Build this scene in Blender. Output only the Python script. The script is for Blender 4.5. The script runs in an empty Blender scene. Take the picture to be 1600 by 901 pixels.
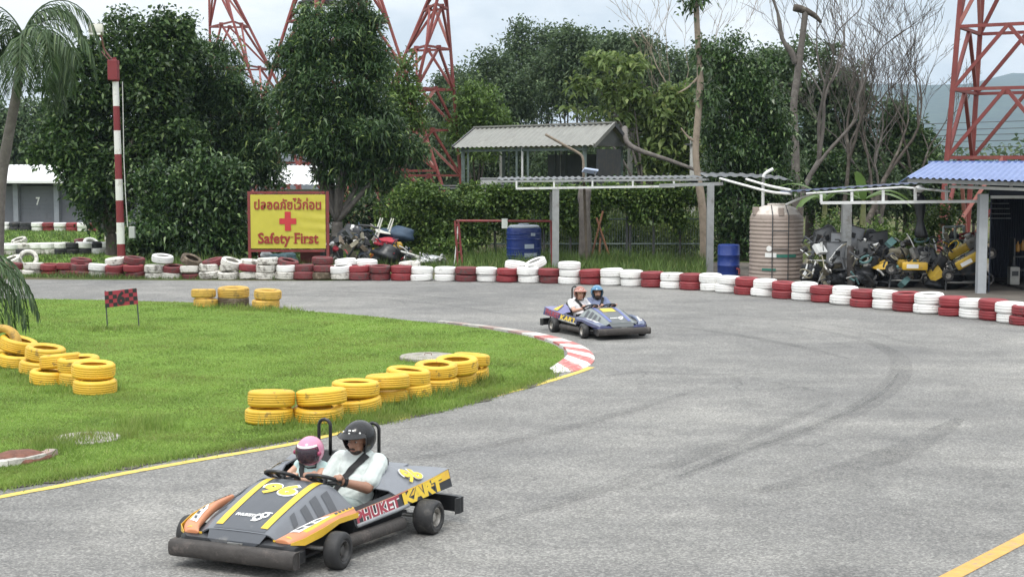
import bpy, bmesh, math, random
import numpy as np
from mathutils import Vector, Matrix, Euler, Quaternion

# ------------------------------------------------------------------ camera, sky, sun, exposure
FPX, HC, VH = 2300.0, 2.95, 262.0            # focal length in photo pixels, eye height, horizon row
PITCH = math.atan((450.5 - VH) / FPX)
SC = bpy.context.scene
COL = SC.collection
R = math.radians
cam_d = bpy.data.cameras.new('camera'); cam = bpy.data.objects.new('camera', cam_d); COL.objects.link(cam)
cam_d.sensor_width = 36.0; cam_d.lens = 36.0 * FPX / 1600.0; cam_d.clip_end = 30000.0; cam_d.clip_start = 0.1
cam.location = (0, 0, HC); cam.rotation_euler = (math.pi / 2 - PITCH, 0, 0)
SC.camera = cam
SUN_EL, SUN_AZ = 62.0, 205.0                  # elevation; azimuth clockwise from +Y
world = bpy.data.worlds.new('World'); SC.world = world; world.use_nodes = True
def build_sky():
    nt = world.node_tree; nd = nt.nodes; lk = nt.links; nd.clear()
    out = nd.new('ShaderNodeOutputWorld'); bg = nd.new('ShaderNodeBackground'); bg.inputs[1].default_value = 0.1
    sky = nd.new('ShaderNodeTexSky'); sky.sky_type = 'NISHITA'; sky.sun_disc = False
    sky.sun_elevation = R(SUN_EL); sky.sun_rotation = R(SUN_AZ); sky.air_density = 1.0; sky.dust_density = 2.0
    tc = nd.new('ShaderNodeTexCoord'); mp = nd.new('ShaderNodeMapping'); mp.inputs['Scale'].default_value = (1, 1, 2.6)
    n1 = nd.new('ShaderNodeTexNoise'); n1.inputs['Scale'].default_value = 5.5; n1.inputs['Detail'].default_value = 7; n1.inputs['Roughness'].default_value = 0.55
    lk.new(tc.outputs['Generated'], mp.inputs[0]); lk.new(mp.outputs[0], n1.inputs['Vector'])
    cr = nd.new('ShaderNodeValToRGB'); e = cr.color_ramp.elements
    e[0].position = 0.36; e[0].color = (0.54, 0.595, 0.645, 1); e[1].position = 0.56; e[1].color = (0.86, 0.87, 0.875, 1)
    lk.new(n1.outputs[0], cr.inputs[0])
    sx = nd.new('ShaderNodeSeparateXYZ'); lk.new(tc.outputs['Generated'], sx.inputs[0])
    # an overcast sky is about three times brighter overhead than at the horizon
    m1 = nd.new('ShaderNodeMath'); m1.operation = 'MULTIPLY_ADD'; m1.use_clamp = False
    mx = nd.new('ShaderNodeMath'); mx.operation = 'MAXIMUM'; mx.inputs[1].default_value = 0.0
    lk.new(sx.outputs[2], mx.inputs[0]); lk.new(mx.outputs[0], m1.inputs[0]); m1.inputs[1].default_value = 15.0; m1.inputs[2].default_value = 9.6
    sc_ = nd.new('ShaderNodeVectorMath'); sc_.operation = 'SCALE'
    lk.new(cr.outputs[0], sc_.inputs[0]); lk.new(m1.outputs[0], sc_.inputs['Scale'])
    mix = nd.new('ShaderNodeMixRGB'); mix.inputs[0].default_value = 0.93
    lk.new(sky.outputs[0], mix.inputs[1]); lk.new(sc_.outputs[0], mix.inputs[2])
    lk.new(mix.outputs[0], bg.inputs[0]); lk.new(bg.outputs[0], out.inputs[0])
build_sky()
sun_d = bpy.data.lights.new('sun', 'SUN'); sun_d.energy = 1.5; sun_d.angle = R(14); sun_d.color = (1.0, 0.96, 0.90)
sun = bpy.data.objects.new('sun', sun_d); COL.objects.link(sun); sun.location = (0, 0, 60)
_sd = Vector((math.sin(R(SUN_AZ)) * math.cos(R(SUN_EL)), math.cos(R(SUN_AZ)) * math.cos(R(SUN_EL)), math.sin(R(SUN_EL))))
sun.rotation_euler = _sd.to_track_quat('Z', 'Y').to_euler()
vs = SC.view_settings; vs.view_transform = 'Standard'; vs.look = 'None'; vs.gamma = 1.0; vs.exposure = 0.42; vs.use_curve_mapping = False
SC.cycles.use_denoising = True
SC.cycles.max_bounces = 6; SC.cycles.transparent_max_bounces = 8; SC.cycles.volume_bounces = 0
random.seed(7)

# ------------------------------------------------------------------ places measured on the photograph
def ray(u, v):
    rx, ry = (u - 800.0) / FPX, (450.5 - v) / FPX
    cp, sp = math.cos(PITCH), math.sin(PITCH)
    return Vector((rx, cp + sp * ry, -sp + cp * ry))
def P(u, v, Y):
    d = ray(u, v); t = Y / d.y
    return Vector((d.x * t, Y, HC + d.z * t))
def G(u, v, z=0.0):
    d = ray(u, v); t = (z - HC) / d.z
    return Vector((d.x * t, d.y * t, z))

# ------------------------------------------------------------------ materials
MATS = {}
def mat(name, col, rough=0.6, var=0.15, scale=5.0, bump=0.0, bscale=60.0, metal=0.0, dirt=None, damt=0.4, dscale=3.0,
        spec=0.5, coat=0.0, rnd=0.0, hue=0.0, dsharp=0.12):
    if name in MATS: return MATS[name]
    m = bpy.data.materials.new(name); m.use_nodes = True; MATS[name] = m
    nt = m.node_tree; nd, lk = nt.nodes, nt.links; b = nd['Principled BSDF']
    b.inputs['Roughness'].default_value = rough; b.inputs['Metallic'].default_value = metal
    b.inputs['Specular IOR Level'].default_value = spec; b.inputs['Coat Weight'].default_value = coat
    tc = nd.new('ShaderNodeTexCoord'); oi = nd.new('ShaderNodeObjectInfo')
    off = nd.new('ShaderNodeVectorMath'); off.operation = 'MULTIPLY_ADD'
    cb = nd.new('ShaderNodeCombineXYZ'); lk.new(oi.outputs['Random'], cb.inputs[0]); lk.new(oi.outputs['Random'], cb.inputs[1]); lk.new(oi.outputs['Random'], cb.inputs[2])
    lk.new(cb.outputs[0], off.inputs[0]); off.inputs[1].default_value = (37, 91, 53); lk.new(tc.outputs['Object'], off.inputs[2])
    n = nd.new('ShaderNodeTexNoise'); n.inputs['Scale'].default_value = scale; n.inputs['Detail'].default_value = 6; n.inputs['Roughness'].default_value = 0.65
    lk.new(off.outputs[0], n.inputs['Vector'])
    mr = nd.new('ShaderNodeMapRange'); mr.inputs[1].default_value = 0.3; mr.inputs[2].default_value = 0.7
    mr.inputs[3].default_value = 1 - var; mr.inputs[4].default_value = 1 + var; lk.new(n.outputs[0], mr.inputs[0])
    val = mr.outputs[0]
    if rnd:
        r2 = nd.new('ShaderNodeMapRange'); r2.inputs[3].default_value = 1 - rnd; r2.inputs[4].default_value = 1 + rnd
        lk.new(oi.outputs['Random'], r2.inputs[0]); mu = nd.new('ShaderNodeMath'); mu.operation = 'MULTIPLY'
        lk.new(val, mu.inputs[0]); lk.new(r2.outputs[0], mu.inputs[1]); val = mu.outputs[0]
    hv = nd.new('ShaderNodeHueSaturation'); hv.inputs['Color'].default_value = (*col, 1); lk.new(val, hv.inputs['Value'])
    c = hv.outputs[0]
    if dirt:
        d = nd.new('ShaderNodeTexNoise'); d.inputs['Scale'].default_value = dscale; d.inputs['Detail'].default_value = 9; d.inputs['Roughness'].default_value = 0.7
        lk.new(off.outputs[0], d.inputs['Vector'])
        dr = nd.new('ShaderNodeMapRange'); cut = 0.62 - 0.30 * damt
        dr.inputs[1].default_value = cut; dr.inputs[2].default_value = cut + dsharp; dr.inputs[4].default_value = min(1.0, 0.45 + damt)
        lk.new(d.outputs[0], dr.inputs[0])
        mx = nd.new('ShaderNodeMixRGB'); mx.inputs[2].default_value = (*dirt, 1); lk.new(dr.outputs[0], mx.inputs[0]); lk.new(c, mx.inputs[1]); c = mx.outputs[0]
    lk.new(c, b.inputs['Base Color'])
    if bump:
        bn = nd.new('ShaderNodeTexNoise'); bn.inputs['Scale'].default_value = bscale; bn.inputs['Detail'].default_value = 4
        lk.new(off.outputs[0], bn.inputs['Vector']); bp = nd.new('ShaderNodeBump'); bp.inputs['Strength'].default_value = bump; bp.inputs['Distance'].default_value = 0.02
        lk.new(bn.outputs[0], bp.inputs['Height']); lk.new(bp.outputs[0], b.inputs['Normal'])
    return m
def leafmat(name, dark, light, trans=0.3, rough=0.5, pale=None, dry=None):
    """leaves: every leaf its own shade (Random Per Island), partly letting light through"""
    if name in MATS: return MATS[name]
    m = bpy.data.materials.new(name); m.use_nodes = True; MATS[name] = m
    nt = m.node_tree; nd, lk = nt.nodes, nt.links; b = nd['Principled BSDF']; out = nd['Material Output']
    b.inputs['Roughness'].default_value = rough; b.inputs['Specular IOR Level'].default_value = 0.42
    g = nd.new('ShaderNodeNewGeometry'); cr = nd.new('ShaderNodeValToRGB'); e = cr.color_ramp.elements
    e[0].color = (*dark, 1); e[1].color = (*light, 1); e[1].position = 0.9
    if pale: x = e.new(1.0); x.color = (*pale, 1); e[1].position = 0.88
    lk.new(g.outputs['Random Per Island'], cr.inputs[0])
    tc = nd.new('ShaderNodeTexCoord'); n = nd.new('ShaderNodeTexNoise'); n.inputs['Scale'].default_value = 0.9; n.inputs['Detail'].default_value = 3
    lk.new(tc.outputs['Object'], n.inputs['Vector'])
    mr = nd.new('ShaderNodeMapRange'); mr.inputs[1].default_value = 0.3; mr.inputs[2].default_value = 0.7; mr.inputs[3].default_value = 0.72; mr.inputs[4].default_value = 1.3
    lk.new(n.outputs[0], mr.inputs[0]); hv = nd.new('ShaderNodeHueSaturation'); lk.new(cr.outputs[0], hv.inputs['Color']); lk.new(mr.outputs[0], hv.inputs['Value'])
    src = hv.outputs[0]
    if dry:      # patches of dry and of lush growth
        n2 = nd.new('ShaderNodeTexNoise'); n2.inputs['Scale'].default_value = 0.55; n2.inputs['Detail'].default_value = 7; n2.inputs['Roughness'].default_value = 0.7; lk.new(tc.outputs['Object'], n2.inputs['Vector'])
        m2 = nd.new('ShaderNodeMapRange'); m2.inputs[1].default_value = 0.46; m2.inputs[2].default_value = 0.70; m2.inputs[4].default_value = 0.62; lk.new(n2.outputs[0], m2.inputs[0])
        x2 = nd.new('ShaderNodeMixRGB'); x2.inputs[2].default_value = (*dry, 1); lk.new(m2.outputs[0], x2.inputs[0]); lk.new(src, x2.inputs[1]); src = x2.outputs[0]
    lk.new(src, b.inputs['Base Color'])
    t = nd.new('ShaderNodeBsdfTranslucent'); lk.new(src, t.inputs[0])
    mx = nd.new('ShaderNodeMixShader'); mx.inputs[0].default_value = trans
    lk.new(b.outputs[0], mx.inputs[1]); lk.new(t.outputs[0], mx.inputs[2]); lk.new(mx.outputs[0], out.inputs[0])
    return m

# ------------------------------------------------------------------ mesh building
def link(name, me, m, parent=None, smooth=False, angle=None):
    ms = m if isinstance(m, (list, tuple)) else [m]
    if not me.materials:
        for x in ms: me.materials.append(x)
    if smooth:
        me.polygons.foreach_set('use_smooth', [True] * len(me.polygons))
        if angle:
            try: me.set_sharp_from_angle(angle=R(angle))
            except Exception: pass
    o = bpy.data.objects.new(name, me); COL.objects.link(o)
    if parent is not None: o.parent = parent
    return o
def tag(o, label=None, cat=None, group=None, kind=None):
    if label: o['label'] = label
    if cat: o['category'] = cat
    if group: o['group'] = group
    if kind: o['kind'] = kind
    return o
def empty(name, loc=(0, 0, 0), rz=0.0, label=None, cat=None, group=None):
    o = bpy.data.objects.new(name, None); COL.objects.link(o); o.location = loc; o.rotation_euler = (0, 0, rz); o.empty_display_size = 0.2
    return tag(o, label, cat, group)
def copy_tree(o, parent=None):
    c = o.copy(); COL.objects.link(c); c.parent = parent
    for ch in o.children: copy_tree(ch, c)
    return c
def fast_mesh(name, V, F):
    V = np.asarray(V, dtype=np.float32).reshape(-1, 3); F = np.asarray(F, dtype=np.int32); k = F.shape[1]
    me = bpy.data.meshes.new(name); me.vertices.add(len(V)); me.vertices.foreach_set('co', V.ravel())
    me.loops.add(F.size); me.loops.foreach_set('vertex_index', F.ravel())
    me.polygons.add(len(F)); me.polygons.foreach_set('loop_start', np.arange(0, F.size, k, dtype=np.int32))
    me.update(calc_edges=True); return me
class MB:
    def __init__(s): s.v = []; s.f = []; s.m = []; s.mi = 0
    def add(s, vs_, fs): 
        b = len(s.v); s.v += [tuple(x) for x in vs_]; s.f += [tuple(i + b for i in f) for f in fs]; s.m += [s.mi] * len(fs); return s
    def box(s, c, size, rot=None, taper=1.0):
        x, y, z = size[0] / 2, size[1] / 2, size[2] / 2; t = taper
        vs_ = [Vector(p) for p in ((-x, -y, -z), (x, -y, -z), (x, y, -z), (-x, y, -z), (-x * t, -y * t, z), (x * t, -y * t, z), (x * t, y * t, z), (-x * t, y * t, z))]
        if rot is not None:
            q = rot if isinstance(rot, (Matrix, Quaternion)) else Euler(rot)
            q = q.to_matrix() if not isinstance(q, Matrix) else q
            vs_ = [q @ p for p in vs_]
        c = Vector(c)
        return s.add([p + c for p in vs_], [(3, 2, 1, 0), (4, 5, 6, 7), (0, 1, 5, 4), (1, 2, 6, 5), (2, 3, 7, 6), (3, 0, 4, 7)])
    def bbox(s, c, size, bev=0.01, rot=None):
        """box with chamfered vertical and top edges"""
        bm = bmesh.new(); bmesh.ops.create_cube(bm, size=1.0)
        for v in bm.verts: v.co = Vector((v.co.x * size[0], v.co.y * size[1], v.co.z * size[2]))
        bmesh.ops.bevel(bm, geom=bm.edges[:], offset=bev, segments=2, affect='EDGES', profile=0.6)
        q = Euler(rot).to_matrix() if rot is not None else Matrix.Identity(3); c = Vector(c)
        bm.verts.index_update(); s.add([q @ v.co + c for v in bm.verts], [[v.index for v in f.verts] for f in bm.faces]); bm.free(); return s
    def tube(s, pts, r, n=8, cap=True, closed=False):
        pts = [Vector(p) for p in pts]; k = len(pts); rr = r if isinstance(r, (list, tuple)) else [r] * k
        vs_, fs = [], []; up = None
        for i, p in enumerate(pts):
            a = pts[i - 1] if (i > 0 or closed) else p; b = pts[(i + 1) % k] if (i < k - 1 or closed) else p
            t = (b - a).normalized() if (b - a).length > 1e-9 else Vector((0, 0, 1))
            if up is None: up = Vector((0, 0, 1)) if abs(t.z) < 0.9 else Vector((1, 0, 0))
            x = t.cross(up); 
            if x.length < 1e-6: x = t.cross(Vector((1, 0.3, 0.1)))
            x.normalize(); y = x.cross(t).normalized(); up = y
            for j in range(n):
                a_ = 2 * math.pi * j / n; vs_.append(p + (x * math.cos(a_) + y * math.sin(a_)) * rr[i])
        for i in range(k if closed else k - 1):
            for j in range(n):
                i2 = (i + 1) % k; fs.append((i * n + j, i * n + (j + 1) % n, i2 * n + (j + 1) % n, i2 * n + j))
        if cap and not closed: fs.append(tuple(range(n - 1, -1, -1))); fs.append(tuple((k - 1) * n + j for j in range(n)))
        return s.add(vs_, fs)
    def beam(s, a, b, w, h=None):
        """square section bar from a to b"""
        a, b = Vector(a), Vector(b); d = b - a; q = d.to_track_quat('Z', 'X' if abs(d.normalized().z) > 0.9 else 'Y')
        return s.box((a + b) / 2, (w, h or w, d.length), q.to_matrix())
    def lathe(s, prof, n=24, c=(0, 0, 0), rot=None, closed=False, sx=1.0, sy=1.0):
        vs_, fs = [], []; k = len(prof); q = Euler(rot).to_matrix() if rot is not None else Matrix.Identity(3); c = Vector(c)
        for r, z in prof:
            for j in range(n):
                a = 2 * math.pi * j / n; vs_.append(c + q @ Vector((r * math.cos(a) * sx, r * math.sin(a) * sy, z)))
        for i in range(k if closed else k - 1):
            i2 = (i + 1) % k
            for j in range(n): fs.append((i * n + j, i * n + (j + 1) % n, i2 * n + (j + 1) % n, i2 * n + j))
        if not closed:
            if prof[0][0] > 1e-5: fs.append(tuple(range(n - 1, -1, -1)))
            if prof[-1][0] > 1e-5: fs.append(tuple((k - 1) * n + j for j in range(n)))
        return s.add(vs_, fs)
    def ball(s, c, r, n=14, m=9, rot=None):
        rx, ry, rz = r if isinstance(r, (list, tuple)) else (r, r, r); q = Euler(rot).to_matrix() if rot is not None else Matrix.Identity(3); c = Vector(c)
        vs_, fs = [c + q @ Vector((0, 0, -rz))], []
        for i in range(1, m):
            t = -math.pi / 2 + math.pi * i / m
            for j in range(n): a = 2 * math.pi * j / n; vs_.append(c + q @ Vector((rx * math.cos(t) * math.cos(a), ry * math.cos(t) * math.sin(a), rz * math.sin(t))))
        vs_.append(c + q @ Vector((0, 0, rz))); L = len(vs_) - 1
        for j in range(n):
            fs.append((0, 1 + (j + 1) % n, 1 + j)); fs.append((L, L - n + j, L - n + (j + 1) % n))
            for i in range(m - 2): a = 1 + i * n; fs.append((a + j, a + (j + 1) % n, a + n + (j + 1) % n, a + n + j))
        return s.add(vs_, fs)
    def caps(s, a, b, ra, rb, n=12):
        """tapered limb with rounded ends"""
        a, b = Vector(a), Vector(b); t = (b - a).normalized(); pts, rr = [], []
        for k in (0.02, 0.3, 0.6, 0.85): al = (1 - k) * math.pi / 2; pts.append(a - t * ra * math.sin(al)); rr.append(max(1e-4, ra * math.cos(al)))
        pts += [a, b]; rr += [ra, rb]
        for k in (0.85, 0.6, 0.3, 0.02): al = (1 - k) * math.pi / 2; pts.append(b + t * rb * math.sin(al)); rr.append(max(1e-4, rb * math.cos(al)))
        return s.tube(pts, rr, n)
    def poly(s, pts, th=None, axis=(0, 0, 1)):
        """flat polygon, or prism of thickness th along axis"""
        pts = [Vector(p) for p in pts]; k = len(pts)
        if th is None: return s.add(pts, [tuple(range(k))])
        d = Vector(axis) * th; return s.add(pts + [p + d for p in pts], [tuple(range(k - 1, -1, -1)), tuple(range(k, 2 * k))] + [(i, (i + 1) % k, k + (i + 1) % k, k + i) for i in range(k)])
    def loft(s, rings, cap=True, closed=True):
        n = len(rings[0]); vs_ = [p for r in rings for p in r]; fs = []
        for i in range(len(rings) - 1):
            for j in range(n if closed else n - 1): fs.append((i * n + j, i * n + (j + 1) % n, (i + 1) * n + (j + 1) % n, (i + 1) * n + j))
        if cap and closed: fs.append(tuple(range(n - 1, -1, -1))); fs.append(tuple((len(rings) - 1) * n + j for j in range(n)))
        return s.add(vs_, fs)
    def build(s, name, m, parent=None, smooth=False, angle=None, fix=True):
        me = bpy.data.meshes.new(name); me.from_pydata(s.v, [], s.f)
        if any(s.m): me.polygons.foreach_set('material_index', s.m)
        if fix:
            bm = bmesh.new(); bm.from_mesh(me); bmesh.ops.recalc_face_normals(bm, faces=bm.faces[:]); bm.to_mesh(me); bm.free()
        me.update(); return link(name, me, m, parent, smooth, angle)
def smoothpath(pts, k=6, closed=False):
    pts = [Vector(p) for p in pts]; n = len(pts); out = []
    for i in range(n if closed else n - 1):
        p0 = pts[(i - 1) % n] if (closed or i > 0) else pts[0]; p1 = pts[i]; p2 = pts[(i + 1) % n]; p3 = pts[(i + 2) % n] if (closed or i + 2 < n) else pts[-1]
        for j in range(k):
            t = j / k; out.append(0.5 * ((2 * p1) + (p2 - p0) * t + (2 * p0 - 5 * p1 + 4 * p2 - p3) * t * t + (3 * p1 - p0 - 3 * p2 + p3) * t ** 3))
    if not closed: out.append(pts[-1])
    return out
def textmesh(body, size=1.0, bold=0.0, extrude=0.0, space=1.0):
    """letters as mesh data: verts (Vector) and faces, centred on x and y"""
    c = bpy.data.curves.new('lettering', 'FONT'); c.body = body; c.size = size; c.offset = bold; c.extrude = extrude; c.space_character = space
    c.resolution_u = 3; c.align_x = 'CENTER'; c.align_y = 'CENTER'
    o = bpy.data.objects.new('lettering', c); COL.objects.link(o)
    me = bpy.data.meshes.new_from_object(o.evaluated_get(bpy.context.evaluated_depsgraph_get()))
    vs_ = [v.co.copy() for v in me.vertices]; fs = [tuple(p.vertices) for p in me.polygons]
    bpy.data.objects.remove(o); bpy.data.curves.remove(c); bpy.data.meshes.remove(me)
    if vs_:
        x0, x1 = min(v.x for v in vs_), max(v.x for v in vs_); y0, y1 = min(v.y for v in vs_), max(v.y for v in vs_)
        for v in vs_: v.x -= (x0 + x1) / 2; v.y -= (y0 + y1) / 2
        return vs_, fs, x1 - x0, y1 - y0
    return vs_, fs, 0, 0
def place_text(mb, body, origin, xdir, ydir, w, h, bold=0.0, lift=0.004, space=1.0, thick=0.0):
    """letters fitted into a w by h box on the plane at origin"""
    vs_, fs, tw, th = textmesh(body, 1.0, bold, 0.0, space)
    if not vs_: return mb
    o, x, y = Vector(origin), Vector(xdir).normalized(), Vector(ydir).normalized(); nrm = x.cross(y).normalized()
    return mb.add([o + x * (v.x * w / tw) + y * (v.y * h / th) + nrm * lift for v in vs_], fs)
# ------------------------------------------------------------------ the setting: ground, track, lawn, kerb, lines
RNG = np.random.default_rng(11)
def gpts(px, z=0.0): return [G(u, v, z) for u, v in px]
def sheet(name, pts, z, m, **kw):
    bm = bmesh.new(); vs_ = [bm.verts.new((p[0], p[1], z)) for p in pts]; f = bm.faces.new(vs_); bm.normal_update()
    if f.normal.z < 0: f.normal_flip()
    bmesh.ops.triangulate(bm, faces=bm.faces[:]); me = bpy.data.meshes.new(name); bm.to_mesh(me); bm.free()
    return tag(link(name, me, m), kind='structure', **kw)
def surfmat(name, build):
    m = bpy.data.materials.new(name); m.use_nodes = True; MATS[name] = m
    build(m.node_tree, m.node_tree.nodes, m.node_tree.links, m.node_tree.nodes['Principled BSDF']); return m
def noise(nd, lk, co, scale, detail=5, rough=0.6, dist=0.0):
    n = nd.new('ShaderNodeTexNoise'); n.inputs['Scale'].default_value = scale; n.inputs['Detail'].default_value = detail
    n.inputs['Roughness'].default_value = rough; n.inputs['Distortion'].default_value = dist; lk.new(co, n.inputs['Vector']); return n.outputs[0]
def ramp(nd, lk, fac, stops):
    cr = nd.new('ShaderNodeValToRGB'); e = cr.color_ramp.elements
    for i, (p, c) in enumerate(stops):
        x = e[i] if i < 2 else e.new(p); x.position = p; x.color = (*c, 1) if len(c) == 3 else c
    lk.new(fac, cr.inputs[0]); return cr.outputs[0]
def mixc(nd, lk, fac, a, b, mode='MIX'):
    x = nd.new('ShaderNodeMixRGB'); x.blend_type = mode
    for s_, i in ((fac, 0), (a, 1), (b, 2)):
        if hasattr(s_, 'links'): lk.new(s_, x.inputs[i])
        else: x.inputs[i].default_value = s_ if i == 0 else (*s_, 1)
    return x.outputs[0]
def bumpn(nd, lk, b, h, strength, dist=0.01):
    bp = nd.new('ShaderNodeBump'); bp.inputs['Strength'].default_value = strength; bp.inputs['Distance'].default_value = dist
    lk.new(h, bp.inputs['Height']); lk.new(bp.outputs[0], b.inputs['Normal'])
def f_asphalt(nt, nd, lk, b):
    tc = nd.new('ShaderNodeTexCoord'); co = tc.outputs['Object']
    big = noise(nd, lk, co, 0.16, 6, 0.6, 0.6); mid = noise(nd, lk, co, 1.4, 7, 0.7); 
    mp = nd.new('ShaderNodeMapping'); mp.inputs['Rotation'].default_value = (0, 0, R(-38)); mp.inputs['Scale'].default_value = (0.18, 1.1, 1); lk.new(co, mp.inputs[0])
    streak = noise(nd, lk, mp.outputs[0], 1.2, 6, 0.65)
    c = ramp(nd, lk, big, [(0.30, (0.134, 0.133, 0.130)), (0.68, (0.196, 0.192, 0.183))])
    c = mixc(nd, lk, 0.55, c, ramp(nd, lk, mid, [(0.25, (0.35, 0.35, 0.35)), (0.75, (0.68, 0.68, 0.68))]), 'OVERLAY')
    c = mixc(nd, lk, 0.5, c, ramp(nd, lk, streak, [(0.3, (0.36, 0.36, 0.37)), (0.7, (0.62, 0.62, 0.61))]), 'OVERLAY')
    dust = ramp(nd, lk, noise(nd, lk, co, 0.33, 8, 0.72, 1.2), [(0.44, (0.5, 0.5, 0.5)), (0.66, (0.72, 0.715, 0.70))]); c = mixc(nd, lk, 0.6, c, dust, 'OVERLAY')
    stain = ramp(nd, lk, noise(nd, lk, co, 0.75, 9, 0.75, 0.8), [(0.26, (0.22, 0.22, 0.22)), (0.40, (0.5, 0.5, 0.5))]); c = mixc(nd, lk, 0.75, c, stain, 'OVERLAY')
    # hairline cracks
    cv = nd.new('ShaderNodeTexVoronoi'); cv.feature = 'DISTANCE_TO_EDGE'; cv.inputs['Scale'].default_value = 0.55; wv = nd.new('ShaderNodeMixRGB'); wv.blend_type = 'ADD'; wv.inputs[0].default_value = 0.55; lk.new(co, wv.inputs[1])
    wn = nd.new('ShaderNodeTexNoise'); wn.inputs['Scale'].default_value = 1.6; wn.inputs['Detail'].default_value = 6; lk.new(co, wn.inputs['Vector']); lk.new(wn.outputs['Color'], wv.inputs[2]); lk.new(wv.outputs[0], cv.inputs['Vector'])
    crk = ramp(nd, lk, cv.outputs['Distance'], [(0.0, (0.55, 0.55, 0.55)), (0.012, (0, 0, 0))]); msk = ramp(nd, lk, noise(nd, lk, co, 0.28, 4, 0.6), [(0.50, (0, 0, 0)), (0.62, (1, 1, 1))])
    c = mixc(nd, lk, mixc(nd, lk, 1.0, crk, msk, 'MULTIPLY'), c, (0.05, 0.05, 0.05))
    # the stones of the wearing course: light chips in dark binder
    vo = nd.new('ShaderNodeTexVoronoi'); vo.inputs['Scale'].default_value = 62.0; lk.new(co, vo.inputs['Vector'])
    sp = nd.new('ShaderNodeSeparateColor'); lk.new(vo.outputs['Color'], sp.inputs[0])
    chips = ramp(nd, lk, sp.outputs[0], [(0.0, (0.20, 0.20, 0.20)), (0.55, (0.46, 0.46, 0.46)), (1.0, (0.95, 0.94, 0.91))])
    c = mixc(nd, lk, 0.55, c, chips, 'OVERLAY')
    fine = noise(nd, lk, co, 38.0, 5, 0.8)
    c = mixc(nd, lk, 0.52, c, ramp(nd, lk, fine, [(0.28, (0.2, 0.2, 0.2)), (0.72, (0.82, 0.82, 0.81))]), 'OVERLAY')
    lk.new(c, b.inputs['Base Color']); b.inputs['Roughness'].default_value = 0.82; b.inputs['Specular IOR Level'].default_value = 0.35
    bumpn(nd, lk, b, sp.outputs[1], 0.35, 0.006)
asphalt_m = surfmat('asphalt', f_asphalt)
def f_lawn(nt, nd, lk, b):
    tc = nd.new('ShaderNodeTexCoord'); co = tc.outputs['Object']
    c = ramp(nd, lk, noise(nd, lk, co, 0.5, 6, 0.6), [(0.3, (0.11, 0.185, 0.034)), (0.7, (0.155, 0.25, 0.048))])
    c = mixc(nd, lk, 0.7, c, ramp(nd, lk, noise(nd, lk, co, 22, 5, 0.7), [(0.3, (0.25, 0.25, 0.2)), (0.7, (0.75, 0.75, 0.7))]), 'OVERLAY')
    dirt = ramp(nd, lk, noise(nd, lk, co, 0.9, 6, 0.7), [(0.62, (0, 0, 0)), (0.74, (0.5, 0.5, 0.5))])
    c = mixc(nd, lk, dirt, c, (0.13, 0.10, 0.06))
    lk.new(c, b.inputs['Base Color']); b.inputs['Roughness'].default_value = 0.9; b.inputs['Specular IOR Level'].default_value = 0.1
    bumpn(nd, lk, b, noise(nd, lk, co, 30, 4), 0.6, 0.03)
lawn_m = surfmat('lawn_turf', f_lawn)
def f_ground(nt, nd, lk, b):
    tc = nd.new('ShaderNodeTexCoord'); co = tc.outputs['Object']
    c = ramp(nd, lk, noise(nd, lk, co, 0.35, 7, 0.65), [(0.38, (0.12, 0.095, 0.07)), (0.55, (0.075, 0.095, 0.03)), (0.75, (0.06, 0.10, 0.022))])
    c = mixc(nd, lk, 0.6, c, ramp(nd, lk, noise(nd, lk, co, 9, 6, 0.7), [(0.3, (0.25, 0.25, 0.25)), (0.7, (0.75, 0.75, 0.75))]), 'OVERLAY')
    lk.new(c, b.inputs['Base Color']); b.inputs['Roughness'].default_value = 0.95; b.inputs['Specular IOR Level'].default_value = 0.1
    bumpn(nd, lk, b, noise(nd, lk, co, 12, 4), 0.5, 0.04)
ground_m = surfmat('earth_ground', f_ground)
def f_dirt(nt, nd, lk, b):
    tc = nd.new('ShaderNodeTexCoord'); co = tc.outputs['Object']
    c = ramp(nd, lk, noise(nd, lk, co, 1.2, 8, 0.7), [(0.3, (0.06, 0.052, 0.045)), (0.6, (0.125, 0.11, 0.092)), (0.8, (0.19, 0.17, 0.145))])
    lk.new(c, b.inputs['Base Color']); b.inputs['Roughness'].default_value = 0.95; bumpn(nd, lk, b, noise(nd, lk, co, 25, 5), 0.5, 0.02)
dirt_m = surfmat('packed_dirt', f_dirt)

sheet('ground', [(-9000, -200), (9000, -200), (9000, 12000), (-9000, 12000)], 0.0, ground_m)
ROW = [(-170, 427.5), (20, 430), (100, 431.5), (213, 434.5), (300, 436), (420, 437.5), (535, 438.5), (660, 439.5), (762, 441), (859, 443.5),
       (923, 445.5), (988, 448), (1052, 452), (1114, 456), (1167, 461.5), (1225, 467.5), (1286, 473.5), (1351, 481), (1418, 488), (1488, 495), (1549, 502), (1600, 509), (1760, 540)]
def row_v(u):
    for (a, va), (b, vb) in zip(ROW, ROW[1:]):
        if a <= u <= b: return va + (vb - va) * (u - a) / (b - a)
    return ROW[-1][1]
edge = [G(u, v) for u, v in ((-900, 431), (-300, 434), (0, 436.3), (200, 437.6), (400, 438.6), (560, 438.4))]
edge += [G(u, row_v(u) - 3.5) for u in (600, 660, 762, 859, 923, 988, 1052, 1114, 1167, 1225, 1286, 1351, 1418, 1488, 1549, 1600, 1760)]
sheet('track', [(p.x, p.y) for p in smoothpath(edge, 3)] + [(16, 18), (20, -10), (-40, -10)], 0.004, asphalt_m)
# bare ground under the canopy and round the workshop
sheet('workshop_yard', [(p.x, p.y) for p in (G(1060, 446), G(1114, 452), G(1225, 464), G(1351, 477), G(1488, 491), G(1600, 504), G(1900, 530))] + [(26, 45), (6, 46)], 0.003, dirt_m)

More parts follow.
